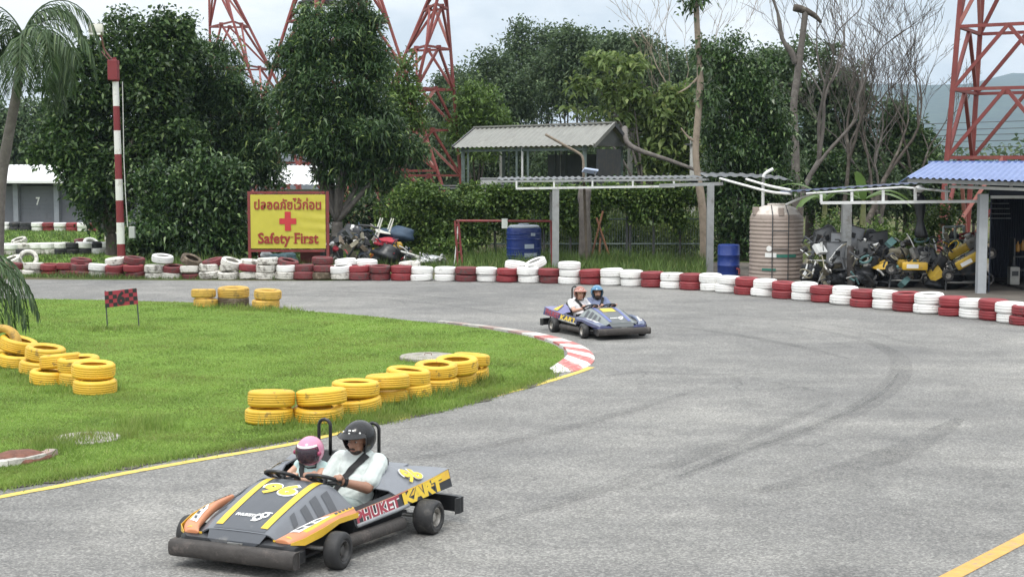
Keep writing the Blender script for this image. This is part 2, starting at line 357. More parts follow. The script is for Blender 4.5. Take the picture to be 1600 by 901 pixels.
LAWN = [(-260, 815), (0, 764), (100, 747), (200, 728), (300, 712), (400, 695), (470, 683), (560, 667), (640, 650), (700, 637), (760, 621), (820, 603), (856, 588),
        (868, 576), (882, 562), (881, 549), (862, 538), (820, 525.5), (760, 515), (700, 507.5), (640, 501.5), (560, 493), (480, 487), (400, 480), (330, 474.5), (200, 470.5), (100, 468.5), (0, 467.5), (-300, 466)]
lawn_poly = [(p.x, p.y) for p in gpts(LAWN)] + [(-26, 34), (-26, 9)]
def f_lawn_mesh():
    bm = bmesh.new(); vs_ = [bm.verts.new((x, y, 0.014)) for x, y in lawn_poly]; bm.faces.new(vs_)
    bmesh.ops.triangulate(bm, faces=bm.faces[:]); bmesh.ops.recalc_face_normals(bm, faces=bm.faces[:])
    me = bpy.data.meshes.new('lawn'); bm.to_mesh(me); bm.free(); return me
tag(link('lawn', f_lawn_mesh(), lawn_m), kind='structure')
far_poly = [(p.x, p.y) for p in gpts([(-300, 428), (0, 428.5), (120, 430), (330, 434.5), (560, 437), (560, 428), (200, 412), (165, 398), (160, 356), (-400, 352)])]
sheet('far_lawn', far_poly, 0.010, lawn_m)

def inpoly(x, y, poly):
    c = np.zeros(len(x), bool); n = len(poly)
    for i in range(n):
        x1, y1 = poly[i]; x2, y2 = poly[(i + 1) % n]
        if y1 == y2: continue
        k = ((y1 > y) != (y2 > y)) & (x < (x2 - x1) * (y - y1) / (y2 - y1) + x1); c ^= k
    return c
def blades(x, y, h, w, lean=0.5, z0=0.01):
    n = len(x); a = RNG.uniform(0, 2 * np.pi, n); b = RNG.uniform(0, 2 * np.pi, n); l = h * RNG.uniform(0.1, 1.0, n) * lean * 2
    V = np.zeros((n, 3, 3)); z = np.full(n, z0)
    V[:, 0] = np.stack([x - np.cos(a) * w / 2, y - np.sin(a) * w / 2, z], 1); V[:, 1] = np.stack([x + np.cos(a) * w / 2, y + np.sin(a) * w / 2, z], 1)
    V[:, 2] = np.stack([x + np.cos(b) * l, y + np.sin(b) * l, z + h], 1); return V.reshape(-1, 3)
def grow(name, poly, n, hmin, hmax, w, m, bbox=None, yfall=2.0, clump=None, lean=0.5):
    xs = [p[0] for p in poly]; ys = [p[1] for p in poly]; x0, x1, y0, y1 = bbox or (min(xs), max(xs), min(ys), max(ys))
    # more, finer blades near the camera
    k = 3 * n; t = RNG.uniform(0, 1, k); e = 1 - yfall; y = (y0 ** e + t * (y1 ** e - y0 ** e)) ** (1 / e) if abs(e) > 1e-3 else y0 * (y1 / y0) ** t
    x = RNG.uniform(x0, x1, k); keep = inpoly(x, y, poly) & (np.abs(x) < 0.40 * y + 0.5); x, y = x[keep][:n], y[keep][:n]
    cl = np.sin(x * 1.7 + 3 * np.sin(y * 0.9)) * np.sin(y * 2.1 + 2 * np.sin(x * 1.3)); cl2 = np.sin(x * 5.1 + y * 3.3) * np.sin(y * 6.7 - x * 2.2)
    h = RNG.uniform(hmin, hmax, len(x)) * (1 + 0.35 * cl + 0.3 * cl2); ww = w * (y / 16.0) ** 0.6
    return blades(x, y, np.maximum(h, 0.015), ww, lean)
lawn_leaf = leafmat('grass_blades', (0.125, 0.205, 0.036), (0.255, 0.365, 0.080), 0.5, 0.6, (0.36, 0.39, 0.15), dry=(0.27, 0.275, 0.085))
V1 = grow('g', lawn_poly, 260000, 0.012, 0.034, 0.0115, None, bbox=(-13.5, 1.5, 12.2, 33.2), yfall=2.2, lean=0.85)
tuft = []
def tufts(px, n, r, hmin, hmax, w=0.012):
    for u, v in px:
        c = G(u, v); k = n; a = RNG.uniform(0, 2 * np.pi, k); q = r * np.sqrt(RNG.uniform(0, 1, k))
        tuft.append(blades(c.x + q * np.cos(a), c.y + q * np.sin(a), RNG.uniform(hmin, hmax, k), w, 0.45))
tufts([(215, 664), (232, 668), (245, 672), (80, 700), (70, 708), (120, 690), (95, 694), (150, 692), (175, 684), (160, 612), (25, 590), (50, 600), (75, 612), (10, 575), (100, 612)], 170, 0.30, 0.06, 0.15)
tufts([(440, 670), (520, 665), (575, 652), (590, 648), (630, 632), (655, 632), (680, 622), (705, 616), (730, 606), (748, 600), (760, 596), (665, 622), (615, 642), (545, 660)], 150, 0.28, 0.06, 0.19)
tufts([(700, 632), (740, 618), (640, 643), (780, 606), (810, 598), (600, 655), (670, 638), (840, 588), (855, 580)], 130, 0.35, 0.03, 0.09)
tufts([(370, 483), (400, 485), (345, 482), (430, 486), (320, 482), (450, 488)], 110, 0.35, 0.06, 0.15, 0.02)
tufts([(145, 515), (190, 514), (225, 515), (165, 517)], 90, 0.3, 0.05, 0.12, 0.02)
tufts([(632, 564), (700, 565), (655, 568), (685, 568), (712, 561)], 90, 0.22, 0.04, 0.10)
# ragged grass along the asphalt edge
ex = []
NE = smoothpath(gpts(LAWN[:13]), 60); k = len(NE)
ii = RNG.integers(0, k, 12000); ax = np.array([NE[i].x for i in ii]); ay = np.array([NE[i].y for i in ii])
tuft.append(blades(ax + RNG.normal(0, 0.07, len(ii)), ay + RNG.normal(0, 0.07, len(ii)), RNG.uniform(0.02, 0.07, len(ii)), 0.011, 0.6))
V = np.concatenate([V1] + tuft); F = np.arange(len(V), dtype=np.int32).reshape(-1, 3)
tag(link('lawn_grass', fast_mesh('lawn_grass', V, F), lawn_leaf), 'short bright green grass covering the infield lawn', 'grass', kind='stuff')
# grass and weeds beyond the tyre wall and along the verge
vt = []
def band(px, n, hmin, hmax, w, lean=0.45):
    poly = [(p.x, p.y) for p in gpts(px)]; xs = [p[0] for p in poly]; ys = [p[1] for p in poly]
    x = RNG.uniform(min(xs), max(xs), n * 4); y = RNG.uniform(min(ys), max(ys), n * 4); kp = inpoly(x, y, poly); x, y = x[kp][:n], y[kp][:n]
    cl = np.sin(x * 2.3 + 2 * np.sin(y * 1.9)) * np.sin(y * 3.1 + x); vt.append(blades(x, y, RNG.uniform(hmin, hmax, len(x)) * (1 + 0.5 * cl), w, lean))
band([(-40, 434), (560, 438), (560, 428), (200, 426), (-40, 422)], 9000, 0.05, 0.14, 0.025)
band([(-40, 421), (165, 421), (160, 356), (-40, 354)], 9000, 0.06, 0.12, 0.05)
band([(640, 424), (1100, 434), (1110, 414), (880, 402), (640, 402)], 16000, 0.10, 0.42, 0.03)
band([(200, 420), (640, 424), (640, 400), (200, 400)], 6000, 0.08, 0.30, 0.03)
V = np.concatenate(vt); F = np.arange(len(V), dtype=np.int32).reshape(-1, 3)
tag(link('rough_grass', fast_mesh('rough_grass', V, F), leafmat('rough_grass', (0.05, 0.095, 0.018), (0.14, 0.22, 0.05), 0.3, 0.6, (0.24, 0.24, 0.10))),
    'rough grass and weeds along and behind the tyre wall', 'grass', kind='stuff')

# painted lines
def strip(name, pts, w, z, m, parent=None, th=None):
    pts = [Vector((p.x, p.y, 0)) for p in pts]; L, Rr = [], []
    for i, p in enumerate(pts):
        t = (pts[min(i + 1, len(pts) - 1)] - pts[max(i - 1, 0)]).normalized(); n = Vector((-t.y, t.x, 0)); ww = w(i / (len(pts) - 1)) if callable(w) else w
        L.append(p + n * ww / 2 + Vector((0, 0, z))); Rr.append(p - n * ww / 2 + Vector((0, 0, z)))
    mb = MB(); k = len(pts); mb.add(L + Rr, [(i, k + i, k + i + 1, i + 1) for i in range(k - 1)]); return mb.build(name, m, parent)
yline_m = mat('yellow_road_paint', (0.58, 0.43, 0.085), 0.7, 0.15, 9, dirt=(0.25, 0.24, 0.2), damt=0.30, dscale=14)
tag(strip('edge_line', smoothpath(gpts([(-260, 828), (0, 777), (100, 758.5), (200, 739), (300, 721), (400, 704), (470, 691), (600, 660), (680, 642), (760, 622), (840, 601), (900, 583), (924, 574)]), 8), 0.115, 0.009, yline_m),
    'yellow painted line curving along the edge of the lawn', 'road marking', kind='structure')
yline2_m = mat('amber_road_paint', (0.52, 0.30, 0.075), 0.7, 0.15, 9, dirt=(0.26, 0.22, 0.17), damt=0.30, dscale=14)
tag(strip('lane_line', gpts([(1330, 985), (1487, 901), (1600, 842), (1800, 738)]), 0.135, 0.009, yline2_m), 'amber painted line in the near right corner', 'road marking', kind='structure')
tag(strip('lane_line', gpts([(1545, 960), (1625, 893), (1800, 770)]), 0.10, 0.009, yline2_m), 'second amber line cut by the right frame corner', 'road marking', kind='structure')

# rubber marks left by turning karts
def f_skid(nt, nd, lk, b):
    tc = nd.new('ShaderNodeTexCoord'); co = tc.outputs['Object']
    n1 = noise(nd, lk, co, 1.1, 6, 0.7); n2 = noise(nd, lk, co, 42, 4, 0.8)
    b.inputs['Base Color'].default_value = (0.035, 0.035, 0.037, 1); b.inputs['Roughness'].default_value = 0.75
    a = nd.new('ShaderNodeMath'); a.operation = 'MULTIPLY'; lk.new(ramp(nd, lk, n1, [(0.3, (0.05, 0.05, 0.05)), (0.7, (0.5, 0.5, 0.5))]), a.inputs[0]); lk.new(ramp(nd, lk, n2, [(0.35, (0, 0, 0)), (0.65, (0.8, 0.8, 0.8))]), a.inputs[1])
    lk.new(a.outputs[0], b.inputs['Alpha'])
skid_m = surfmat('tyre_rubber_mark', f_skid)
SK = [([(1000, 765), (1070, 742), (1160, 705), (1260, 672), (1340, 640), (1390, 605), (1408, 578), (1400, 555), (1360, 535), (1300, 520), (1230, 508)], 0.34, 'dark rubber arc sweeping through the middle of the bend'),
      ([(1060, 745), (1180, 699), (1290, 660), (1375, 617), (1404, 583)], 0.10, 'narrow black rubber line inside the sweeping arc'),
      ([(1020, 507), (1120, 519), (1230, 538), (1330, 562)], 0.25, 'faint rubber streak ahead of the far kart'),
      ([(1180, 770), (1300, 742), (1420, 700), (1500, 655)], 0.45, 'broad faint rubber smear on the right of the track'),
      ([(930, 590), (1010, 582), (1100, 586), (1230, 584)], 0.18, 'thin rubber streak beside the striped kerb'),
      ([(1060, 498), (1160, 512), (1260, 527), (1360, 550)], 0.07, 'hairline rubber arc above the faint streak'),
      ([(1100, 490), (1230, 500), (1340, 516), (1430, 540)], 0.12, 'long thin rubber arc nearest the tyre wall'),
      ([(420, 462), (560, 466), (700, 478), (830, 500)], 0.25, 'thin rubber line trailing behind the far kart'),
      ([(300, 452), (480, 455), (640, 462), (800, 478)], 0.22, 'faint rubber line on the far straight'),
      ([(640, 720), (800, 690), (960, 650), (1120, 600)], 0.22, 'faint rubber line crossing the near track'),
      ([(760, 820), (960, 760), (1150, 690), (1300, 630)], 0.30, 'broad faint rubber trail right of the near kart')]
for i, (px, w, lab) in enumerate(SK):
    tag(strip('skid_mark', smoothpath(gpts(px), 8), lambda t, w=w: w * (0.25 + 0.75 * math.sin(math.pi * min(1, max(0.02, t)))), 0.008 + 0.002 * i, skid_m), lab, 'skid mark', kind='structure')

# striped kerb round the tip of the lawn
kw = mat('kerb_white', (0.62, 0.60, 0.56), 0.75, 0.12, 6, dirt=(0.25, 0.23, 0.20), damt=0.35, dscale=7)
kr = mat('kerb_red', (0.42, 0.13, 0.12), 0.75, 0.15, 6, dirt=(0.45, 0.38, 0.35), damt=0.4, dscale=7)
kw2 = mat('kerb_faded_white', (0.45, 0.43, 0.39), 0.8, 0.15, 6, dirt=(0.22, 0.21, 0.19), damt=0.5, dscale=6)
kr2 = mat('kerb_faded_red', (0.36, 0.25, 0.22), 0.8, 0.15, 6, dirt=(0.24, 0.22, 0.20), damt=0.5, dscale=6)
kerb = tag(empty('kerb', G(905, 560)), 'faded red and white striped kerb round the lawn tip', 'kerb', kind='structure')
ko = smoothpath(gpts([(866, 583), (902, 579.5), (923, 570), (929, 559), (919, 546), (897, 535.5), (852, 523.5), (800, 515.5), (740, 508), (690, 503.2)]), 14)
ki = smoothpath(gpts([(859, 579), (876, 567), (886, 558), (885, 550), (878, 543), (862, 535.5), (825, 525.3), (775, 516), (722, 509), (683, 504.5)]), 14)
n = len(ko); cut = [0]; acc = 0
for i in range(1, n):
    acc += ((ko[i] - ko[i - 1]).length + (ki[i] - ki[i - 1]).length) / 2
    if acc > 0.44: cut.append(i); acc = 0
cut.append(n - 1)
for q in range(len(cut) - 1):
    a, b = cut[q], cut[q + 1]
    if a == b: continue
    ring = []
    for i in range(a, b + 1):
        o_, i_ = ko[i] - kerb.location, ki[i] - kerb.location; z0, z1 = -0.02, 0.035
        ring.append([Vector((o_.x, o_.y, z0)), Vector((o_.x, o_.y, 0.012)), Vector((o_.x * .85 + i_.x * .15, o_.y * .85 + i_.y * .15, z1)), Vector((i_.x, i_.y, z1 + 0.006)), Vector((i_.x, i_.y, z0))])
    uq = ko[a].x / ko[a].y * FPX + 800; mb = MB().loft(ring); mb.build('kerb_block', (kw if q % 2 == 0 else kr) if uq > 845 else (kw2 if q % 2 == 0 else kr2), kerb)
# concrete covers, half grown over, and the broken kerb with red soil
conc = mat('weathered_concrete', (0.33, 0.31, 0.27), 0.9, 0.25, 6, 0.4, 40, dirt=(0.16, 0.15, 0.12), damt=0.4, dscale=5)
def cover(u, v, r, lab, h=0.05):
    c = G(u, v); n = 28; ph = random.random() * 6; prof = [(r, 0.0), (r, h - 0.012), (r - 0.015, h), (0.0001, h + 0.004)]
    o = MB().lathe(prof, n).build('manhole_cover', conc, None, True, 40); o.location = c; tag(o, lab, 'cover', 'concrete covers in the lawn')
    hd = MB().tube(smoothpath([(-0.05, 0, h), (-0.045, 0, h + 0.03), (0.045, 0, h + 0.03), (0.05, 0, h)], 3), 0.006, 6).build('lift_ring', mat('rusty_steel', (0.16, 0.075, 0.04), 0.85, 0.3, 20), o)
cover(669, 562, 0.44, 'pale round concrete cover in the grass behind the yellow tyres', 0.07)
cover(136, 687, 0.36, 'overgrown concrete cover near the left front of the lawn', 0.035)
soil = mat('red_soil', (0.15, 0.065, 0.045), 0.95, 0.35, 14, 0.9, 22)
c = G(33, 719)
mb = MB()
rings = [[(Vector((math.cos(a) * rr * 0.30 * (1 + 0.15 * math.sin(3 * a)), math.sin(a) * rr * 0.30 * (1 + 0.12 * math.sin(5 * a + 1)), z))) for a in [2 * math.pi * j / 18 for j in range(18)]] for rr, z in ((1.0, 0.0), (0.85, 0.05), (0.5, 0.09), (0.12, 0.10))]
mb.loft(rings); o = mb.build('soil_mound', soil, None, True); o.location = c; tag(o, 'small heap of red soil beside the broken kerb', 'soil')
kb = tag(empty('broken_kerb', G(36, 726)), 'short broken kerb with worn white and red paint by the soil', 'kerb')
kp = smoothpath([p - kb.location for p in gpts([(-30, 733), (10, 729), (40, 724), (66, 718), (82, 711)])], 4)
for i, mm in ((0, kw), (4, kw2), (8, kw2), (12, kr2)):
    pts = kp[i:i + 5]
    mb = MB(); rg = []
    for j, p in enumerate(pts):
        t = (pts[min(j + 1, 4)] - pts[max(j - 1, 0)]).normalized(); nn = Vector((-t.y, t.x, 0)); rg.append([p + nn * 0.06, p + nn * 0.055 + Vector((0, 0, 0.07)), p - nn * 0.055 + Vector((0, 0, 0.07)), p - nn * 0.065])
    mb.loft(rg); mb.build('kerb_block', mm, kb)
# worn earth between turf and asphalt
NEs = smoothpath(gpts(LAWN[:14]), 10); tag(strip('earth_edge', NEs, lambda t: 0.20 + 0.10 * math.sin(t * 61) + 0.07 * math.sin(t * 143 + 1) , 0.0125, dirt_m), 'worn strip of earth between the lawn and the asphalt', 'earth', kind='structure')
# ------------------------------------------------------------------ tyres
def tyre_profile(Rr, W, bead, ribs=4, dep=0.007):
    h = W / 2; p = []
    zs = np.linspace(-h * 0.72, h * 0.72, ribs * 4 + 1)
    for i, z in enumerate(zs):
        q = i % 4; dip = dep if (q == 0 and 0 < i < len(zs) - 1) else 0.0
        p.append((Rr - dip - 0.012 * (z / h) ** 2, z))
    p += [(Rr - 0.030, h * 0.93), (Rr - 0.055, h), (bead + 0.045, h * 0.97), (bead + 0.012, h * 0.86), (bead, h * 0.70), (bead + 0.02, h * 0.62), (Rr - 0.04, h * 0.72), (Rr - 0.028, 0.0),
          (Rr - 0.04, -h * 0.72), (bead + 0.02, -h * 0.62), (bead, -h * 0.70), (bead + 0.012, -h * 0.86), (bead + 0.045, -h * 0.97), (Rr - 0.055, -h), (Rr - 0.030, -h * 0.93)]
    return p
def tyre_mesh(name, ribs, n, lug=False):
    mb = MB(); mb.lathe(tyre_profile(0.29, 0.205, 0.175, ribs), n, closed=True)
    me = bpy.data.meshes.new(name); me.from_pydata(mb.v, [], mb.f); bm = bmesh.new(); bm.from_mesh(me); bmesh.ops.recalc_face_normals(bm, faces=bm.faces[:]); bm.to_mesh(me); bm.free()
    me.polygons.foreach_set('use_smooth', [True] * len(me.polygons)); me.set_sharp_from_angle(angle=R(50)); return me
TY_NEAR = tyre_mesh('tyre_ribbed', 5, 40); TY_FAR = tyre_mesh('tyre_worn', 3, 28)
TM = {'W': mat('tyre_paint_white', (0.76, 0.755, 0.73), 0.55, 0.05, 4, 0.12, 25, dirt=(0.16, 0.145, 0.13), damt=0.14, dscale=6, rnd=0.06),
      'w': mat('tyre_paint_dirty_white', (0.60, 0.58, 0.53), 0.7, 0.12, 5, 0.15, 25, dirt=(0.10, 0.085, 0.07), damt=0.42, dscale=5, rnd=0.1),
      'R': mat('tyre_paint_red', (0.215, 0.022, 0.027), 0.55, 0.10, 4, 0.12, 25, dirt=(0.07, 0.04, 0.04), damt=0.22, dscale=6, rnd=0.15),
      'r': mat('tyre_paint_worn_red', (0.15, 0.028, 0.031), 0.7, 0.15, 5, 0.15, 25, dirt=(0.07, 0.05, 0.045), damt=0.45, dscale=5, rnd=0.15),
      'Y': mat('tyre_paint_yellow', (0.66, 0.40, 0.032), 0.5, 0.08, 4, 0.12, 25, dirt=(0.07, 0.05, 0.025), damt=0.13, dscale=8, rnd=0.10, dsharp=0.05),
      'y': mat('tyre_paint_dusty_yellow', (0.52, 0.32, 0.06), 0.65, 0.15, 4, 0.12, 25, dirt=(0.12, 0.09, 0.04), damt=0.30, dscale=6, rnd=0.08),
      'K': mat('tyre_rubber_black', (0.022, 0.022, 0.024), 0.75, 0.2, 8, 0.15, 25, dirt=(0.10, 0.09, 0.08), damt=0.3, dscale=5, rnd=0.2),
      'D': mat('tyre_rubber_muddy', (0.10, 0.075, 0.05), 0.85, 0.3, 6, 0.2, 25, dirt=(0.25, 0.2, 0.15), damt=0.35, dscale=6)}
CN = {'W': 'white', 'w': 'dirty white', 'R': 'red', 'r': 'worn red', 'Y': 'yellow', 'y': 'dusty yellow', 'K': 'black', 'D': 'muddy bare rubber'}
TH = 0.2
def tyre(pos, col, label, group, s=1.0, tilt=(0, 0), near=False, sz=1.0):
    me = TY_NEAR if near else TY_FAR
    if not me.materials: me.materials.append(TM['W'])
    o = bpy.data.objects.new('tyre', me); COL.objects.link(o); o.location = pos
    o.rotation_euler = (tilt[0], tilt[1], random.uniform(0, 6.28)) if abs(tilt[0]) + abs(tilt[1]) < 0.02 else (tilt[0], tilt[1], 0)
    o.scale = (s, s, s * sz); o.material_slots[0].link = 'OBJECT'; o.material_slots[0].material = TM[col]
    return tag(o, label, 'tyre', group)
ORD = ['first', 'second', 'third', 'fourth', 'fifth', 'sixth', 'seventh', 'eighth', 'ninth', 'tenth']
LEV = {1: [''], 2: ['lower ', 'upper '], 3: ['lowest ', 'middle ', 'topmost ']}
# red and white wall along the outside of the bend: (u, colours from the ground up)
WALL = [(-8, 'rw'), (22, 'wr'), (52, 'ww'), (82, 'RR'), (108, 'rR'), (128, 'rr'), (153, 'wW'), (181, 'rR'), (211, 'rR'), (243, 'ww'), (272, 'wr'), (299, 'rw'), (328, 'ww'), (358, 'ww'), (388, 'wR'), (417, 'www'),
        (448, 'wW'), (476, 'rr'), (505, 'Dr'), (534, 'wW'), (563, 'rR'), (595, 'rr'), (627, 'RR'), (660, 'WW'), (695, 'WW'), (729, 'rr'), (762, 'WW'), (793, 'RR'), (826, 'WW'), (859, 'rR'), (891, 'WWW'), (923, 'RR'),
        (957, 'WW'), (988, 'WW'), (1019, 'RR'), (1051, 'WW'), (1081, 'RR'), (1112, 'WW'), (1138, 'WW'), (1167, 'RR'), (1194, 'WW'), (1226, 'RR'), (1257, 'WW'), (1287, 'RR'), (1319, 'WW'), (1351, 'RR'), (1385, 'WW'),
        (1418, 'RR'), (1452, 'WW'), (1488, 'RR'), (1521, 'WW'), (1550, 'RR'), (1580, 'WW'), (1604, 'RR')]
MARKS = [(0, 'right of the left frame edge', 'left of the left frame edge'), (190, 'right of the striped lamp pole', 'left of the striped lamp pole'), (388, "right of the yellow sign's left post", "left of the yellow sign's left post"),
         (512, "right of the yellow sign's right post", "left of the yellow sign's right post"), (715, "right of the red gate's left leg", "left of the red gate's left leg"),
         (867, 'right of the grey canopy post', 'left of the grey canopy post'), (1108, 'right of the rear canopy post', 'left of the rear canopy post'),
         (1212, "right of the beige tank's middle", "left of the beige tank's middle"), (1353, 'right of the heap of grey seats', 'left of the heap of grey seats'), (1536, 'right of the white workshop post', 'left of the white workshop post')]
def where(u, us):
    best = None
    for m_, r_, l_ in MARKS:
        k = sum(1 for x in us if (m_ < x <= u)) if u > m_ else sum(1 for x in us if (u <= x <= m_))
        if k and (best is None or k < best[0]): best = (k, r_ if u > m_ else l_)
    return ORD[best[0] - 1] + ' stack ' + best[1]
us = [w[0] for w in WALL]
GW = 'red and white tyre wall'
for i, (u, cs) in enumerate(WALL):
    worn = u < 560; wv = where(u, us); f = G(u, row_v(u)); d = f.copy(); d.z = 0; c = f + d.normalized() * 0.29
    zc_ = 0.0
    for k, ch in enumerate(cs):
        sq = random.uniform(0.88, 1.06); hgt = TH * sq; s = random.uniform(0.955, 1.05) * (1.0 if not worn else random.uniform(0.93, 1.03)); j = 0.04 if worn else 0.028
        t = (random.gauss(0, 0.05), random.gauss(0, 0.05)) if worn else (random.gauss(0, 0.026), random.gauss(0, 0.026))
        sink = 0.05 if u < 300 else 0.0
        tyre(c + Vector((random.uniform(-j, j), random.uniform(-j, j), 0.5 * hgt + zc_ + .002 - sink)), ch, f'{LEV[len(cs)][k]}{CN[ch]} tyre of the {wv}'.strip(), GW, s, t, False, sq / s); zc_ += hgt
# loose tyres thrown on top of the wall or lying behind it
def loose(u, v, Y, ch, tilt, label, s=1.0):
    p = P(u, v, Y); tyre(p, ch, label, 'loose tyres on the tyre wall', s, tilt)
ry = lambda u: G(u, row_v(u)).y + 0.3
loose(254, 404, ry(254), 'W', (0.1, 0.12), 'white tyre lying askew on the wall right of the striped pole')
loose(299, 407, ry(299), 'D', (0.2, 0.42), 'muddy bare tyre tipped up on the wall left of the yellow sign')
loose(333, 410, ry(333) + 0.15, 'r', (0.1, -0.2), 'worn red tyre flat on the wall beside the muddy tyre')
loose(362, 411, ry(362), 'w', (0.15, 0.3), 'dirty white tyre slumped on the wall left of the sign post')
loose(392, 411, ry(392) + 0.35, 'w', (0.0, 0.1), 'dirty white tyre lying behind the wall at the sign post')
loose(450, 411, ry(450) + 0.1, 'r', (0.12, 0.22), 'peeling red tyre sloping on the wall below the sign')
loose(540, 410, ry(540) + 0.25, 'W', (-0.12, -0.1), 'white tyre resting flat behind the wall right of the sign')
loose(573, 411, ry(573) + 0.4, 'W', (0.04, 0.05), 'clean white tyre on the wall in front of the scrap heap')
loose(504, 407, ry(504) + 0.5, 'r', (0.02, 0.03), 'dull red tyre lying behind the wall at the sign right post')
loose(181, 408, ry(181) + 0.3, 'w', (0.05, -0.1), 'dirty white tyre on the wall at the striped pole foot')
loose(210, 407, ry(210) + 0.3, 'r', (0.05, 0.12), 'worn red tyre on the wall just right of the striped pole')
loose(127, 409, ry(127) + 0.35, 'r', (0.05, 0.1), 'worn red tyre lying on the wall left of the striped pole')
loose(806, 414.5, ry(806) + 0.45, 'W', (0.06, 0.12), 'white tyre lying flat behind the wall below the blue barrel')
loose(837, 412, ry(837) + 0.4, 'W', (0.15, -0.38), 'white tyre tipped on the wall left of the canopy post')
loose(44, 405, ry(44) + 1.6, 'w', (1.0, 0.5), 'dirty white tyre standing tilted behind the left of the wall')
loose(18, 408, ry(18) + 1.2, 'w', (0.3, -0.3), 'dirty white tyre slumped behind the left end of the wall')
loose(640, 414.5, ry(640) + 0.45, 'w', (0.04, -0.05), 'dirty white tyre lying behind the red stacks by the scrap')

# two more tyre rows across the far lawn
def farrow(spec, v0, v1, u0, u1, name, group, skip=()):
    n = len(spec)
    for i, cs in enumerate(spec):
        u = u0 + (u1 - u0) * i / (n - 1); f = G(u, v0 + (v1 - v0) * i / (n - 1))
        for k, ch in enumerate(cs):
            tyre(f + Vector((random.uniform(-.03, .03), 0.29 + random.uniform(-.05, .05), 0.10 + TH * k)), ch, f'{LEV[len(cs)][k]}{CN[ch]} tyre, stack {ORD[i] if i < 10 else str(i + 1) + "th"} from the left of {name}', group, random.uniform(.97, 1.05), (random.gauss(0, .03), random.gauss(0, .03)))
farrow(['WW', 'KK', 'KK', 'WW', 'RR', 'WW', 'RR', 'WW', 'RR', 'KK'], 361, 362.5, 2, 164, 'the farthest row', 'tyre row before the garages')
farrow(['wW', 'wW', 'Kw', 'wW', 'wW', 'KW', 'KK', 'KW', 'WK', 'wW'], 400, 396.5, -8, 168, 'the middle far row', 'tyre row across the far lawn')
for u, v, Y, ch, t, lab in ((142, 381, 53, 'W', (0.5, 0.45), 'white tyre leaning on the middle far row'), (105, 384, 53.6, 'w', (0.1, 0.1), 'dirty white tyre lying on the middle far row'), (30, 377, 54, 'w', (0.3, -0.2), 'white tyre heaped left of the leaning one, far lawn'),
                            (176, 372, 56, 'w', (0.5, 0.3), 'dirty white tyre behind the striped pole, left side'), (60, 388, 52, 'w', (0.2, 0.3), 'dirty white tyre tipped against the middle far row'), (128, 378, 55.5, 'r', (0.1, 0.05), 'worn red tyre behind the middle far row')):
    tyre(P(u, v, Y), ch, lab, 'loose tyres on the far lawn', 1.0, t)

# yellow tyres on the infield lawn
YG = [(424, 668, 'YY', 'nearest', 1.0), (500, 664, 'YY', 'second nearest', 0.98), (558, 649, 'YY', 'third nearest', 1.01), (604, 636.5, 'YY', 'fourth nearest', 0.96), (641, 627.5, 'YY', 'fourth farthest', 1.0), (684, 616, 'YY', 'third farthest', 1.0), (711, 607.5, 'YY', 'second farthest', 0.98), (735, 598.5, 'YY', 'farthest', 0.96)]
for u, v, cs, nm, s in YG:
    f = G(u, v); d = Vector((f.x, f.y, 0)).normalized(); c = f + d * 0.29
    for k, ch in enumerate(cs):
        tyre(c + Vector((random.uniform(-.025, .025), random.uniform(-.03, .03), 0.098 + TH * .96 * k)) , ch, f'{LEV[2][k]}yellow tyre of the {nm} stack in the row beside the near kart', 'yellow tyre row by the track edge', s * random.uniform(.93, 1.06), (random.gauss(0, .055), random.gauss(0, .055)), True, random.uniform(.86, 1.0))
for u, v, cs, nm, s in ((320, 482, 'yy', 'left', 0.90), (366, 480.5, 'Dy', 'middle', 1.16), (417, 484, 'yy', 'right', 1.0)):
    f = G(u, v); d = Vector((f.x, f.y, 0)).normalized(); c = f + d * 0.3
    for k, ch in enumerate(cs):
        tyre(c + Vector((random.uniform(-.03, .03), 0, 0.10 + TH * k)), ch, f'{LEV[2][k]}{CN[ch]} tyre of the {nm} stack beyond the small flag', 'yellow tyres at the far lawn edge', s, (random.gauss(0, .03), random.gauss(0, .03)), True)
LG = [(149, 619, 0, (0.03, 0.02), 'lower yellow tyre of the rightmost stack on the left lawn'), (147, 617, 1, (0.04, 0.05), 'upper yellow tyre with grass inside, rightmost on the left lawn'),
      (126, 607, 0, (0.0, 0.05), 'lower yellow tyre hidden behind the grass-filled stack'), (124, 606, 1, (0.05, -0.03), 'upper yellow tyre behind the grass-filled stack'),
      (80, 604, 0, (0.02, 0.06), 'lower yellow tyre of the tipped stack, left lawn'), (96, 602, 1, (-0.10, -0.10), 'upper yellow tyre tipped to the right, left lawn'),
      (62, 589, 0, (0.0, 0.1), 'lower yellow tyre half sunk in grass, left lawn'), (72, 588, 1, (0.05, 0.12), 'upper yellow tyre of the third stack from the left lawn edge'),
      (28, 578, 0, (0.0, 0.1), 'lower yellow tyre deep in grass near the left frame edge'), (30, 575, 1, (0.02, 0.26), 'upper yellow tyre sloping down to the right, left frame edge')]
for u, v, k, t, lab in LG:
    f = G(u, v); d = Vector((f.x, f.y, 0)).normalized(); tyre(f + d * 0.29 + Vector((0, 0, 0.09 + TH * k + abs(t[1]) * 0.1)), 'Y', lab, 'yellow tyres on the left lawn', 0.98, t, True)
p = G(-4, 574); tyre(p + Vector((0, 0.2, 0.33)), 'y', 'dusty yellow tyre standing upright, showing its dark hollow at the left edge', 'yellow tyres on the left lawn', 1.0, (R(78), R(-22)), True)
p = G(-18, 566); tyre(p + Vector((0, 0.3, 0.10)), 'Y', 'yellow tyre under the upright one at the left frame edge', 'yellow tyres on the left lawn', 1.0, (0.02, 0.05), True)
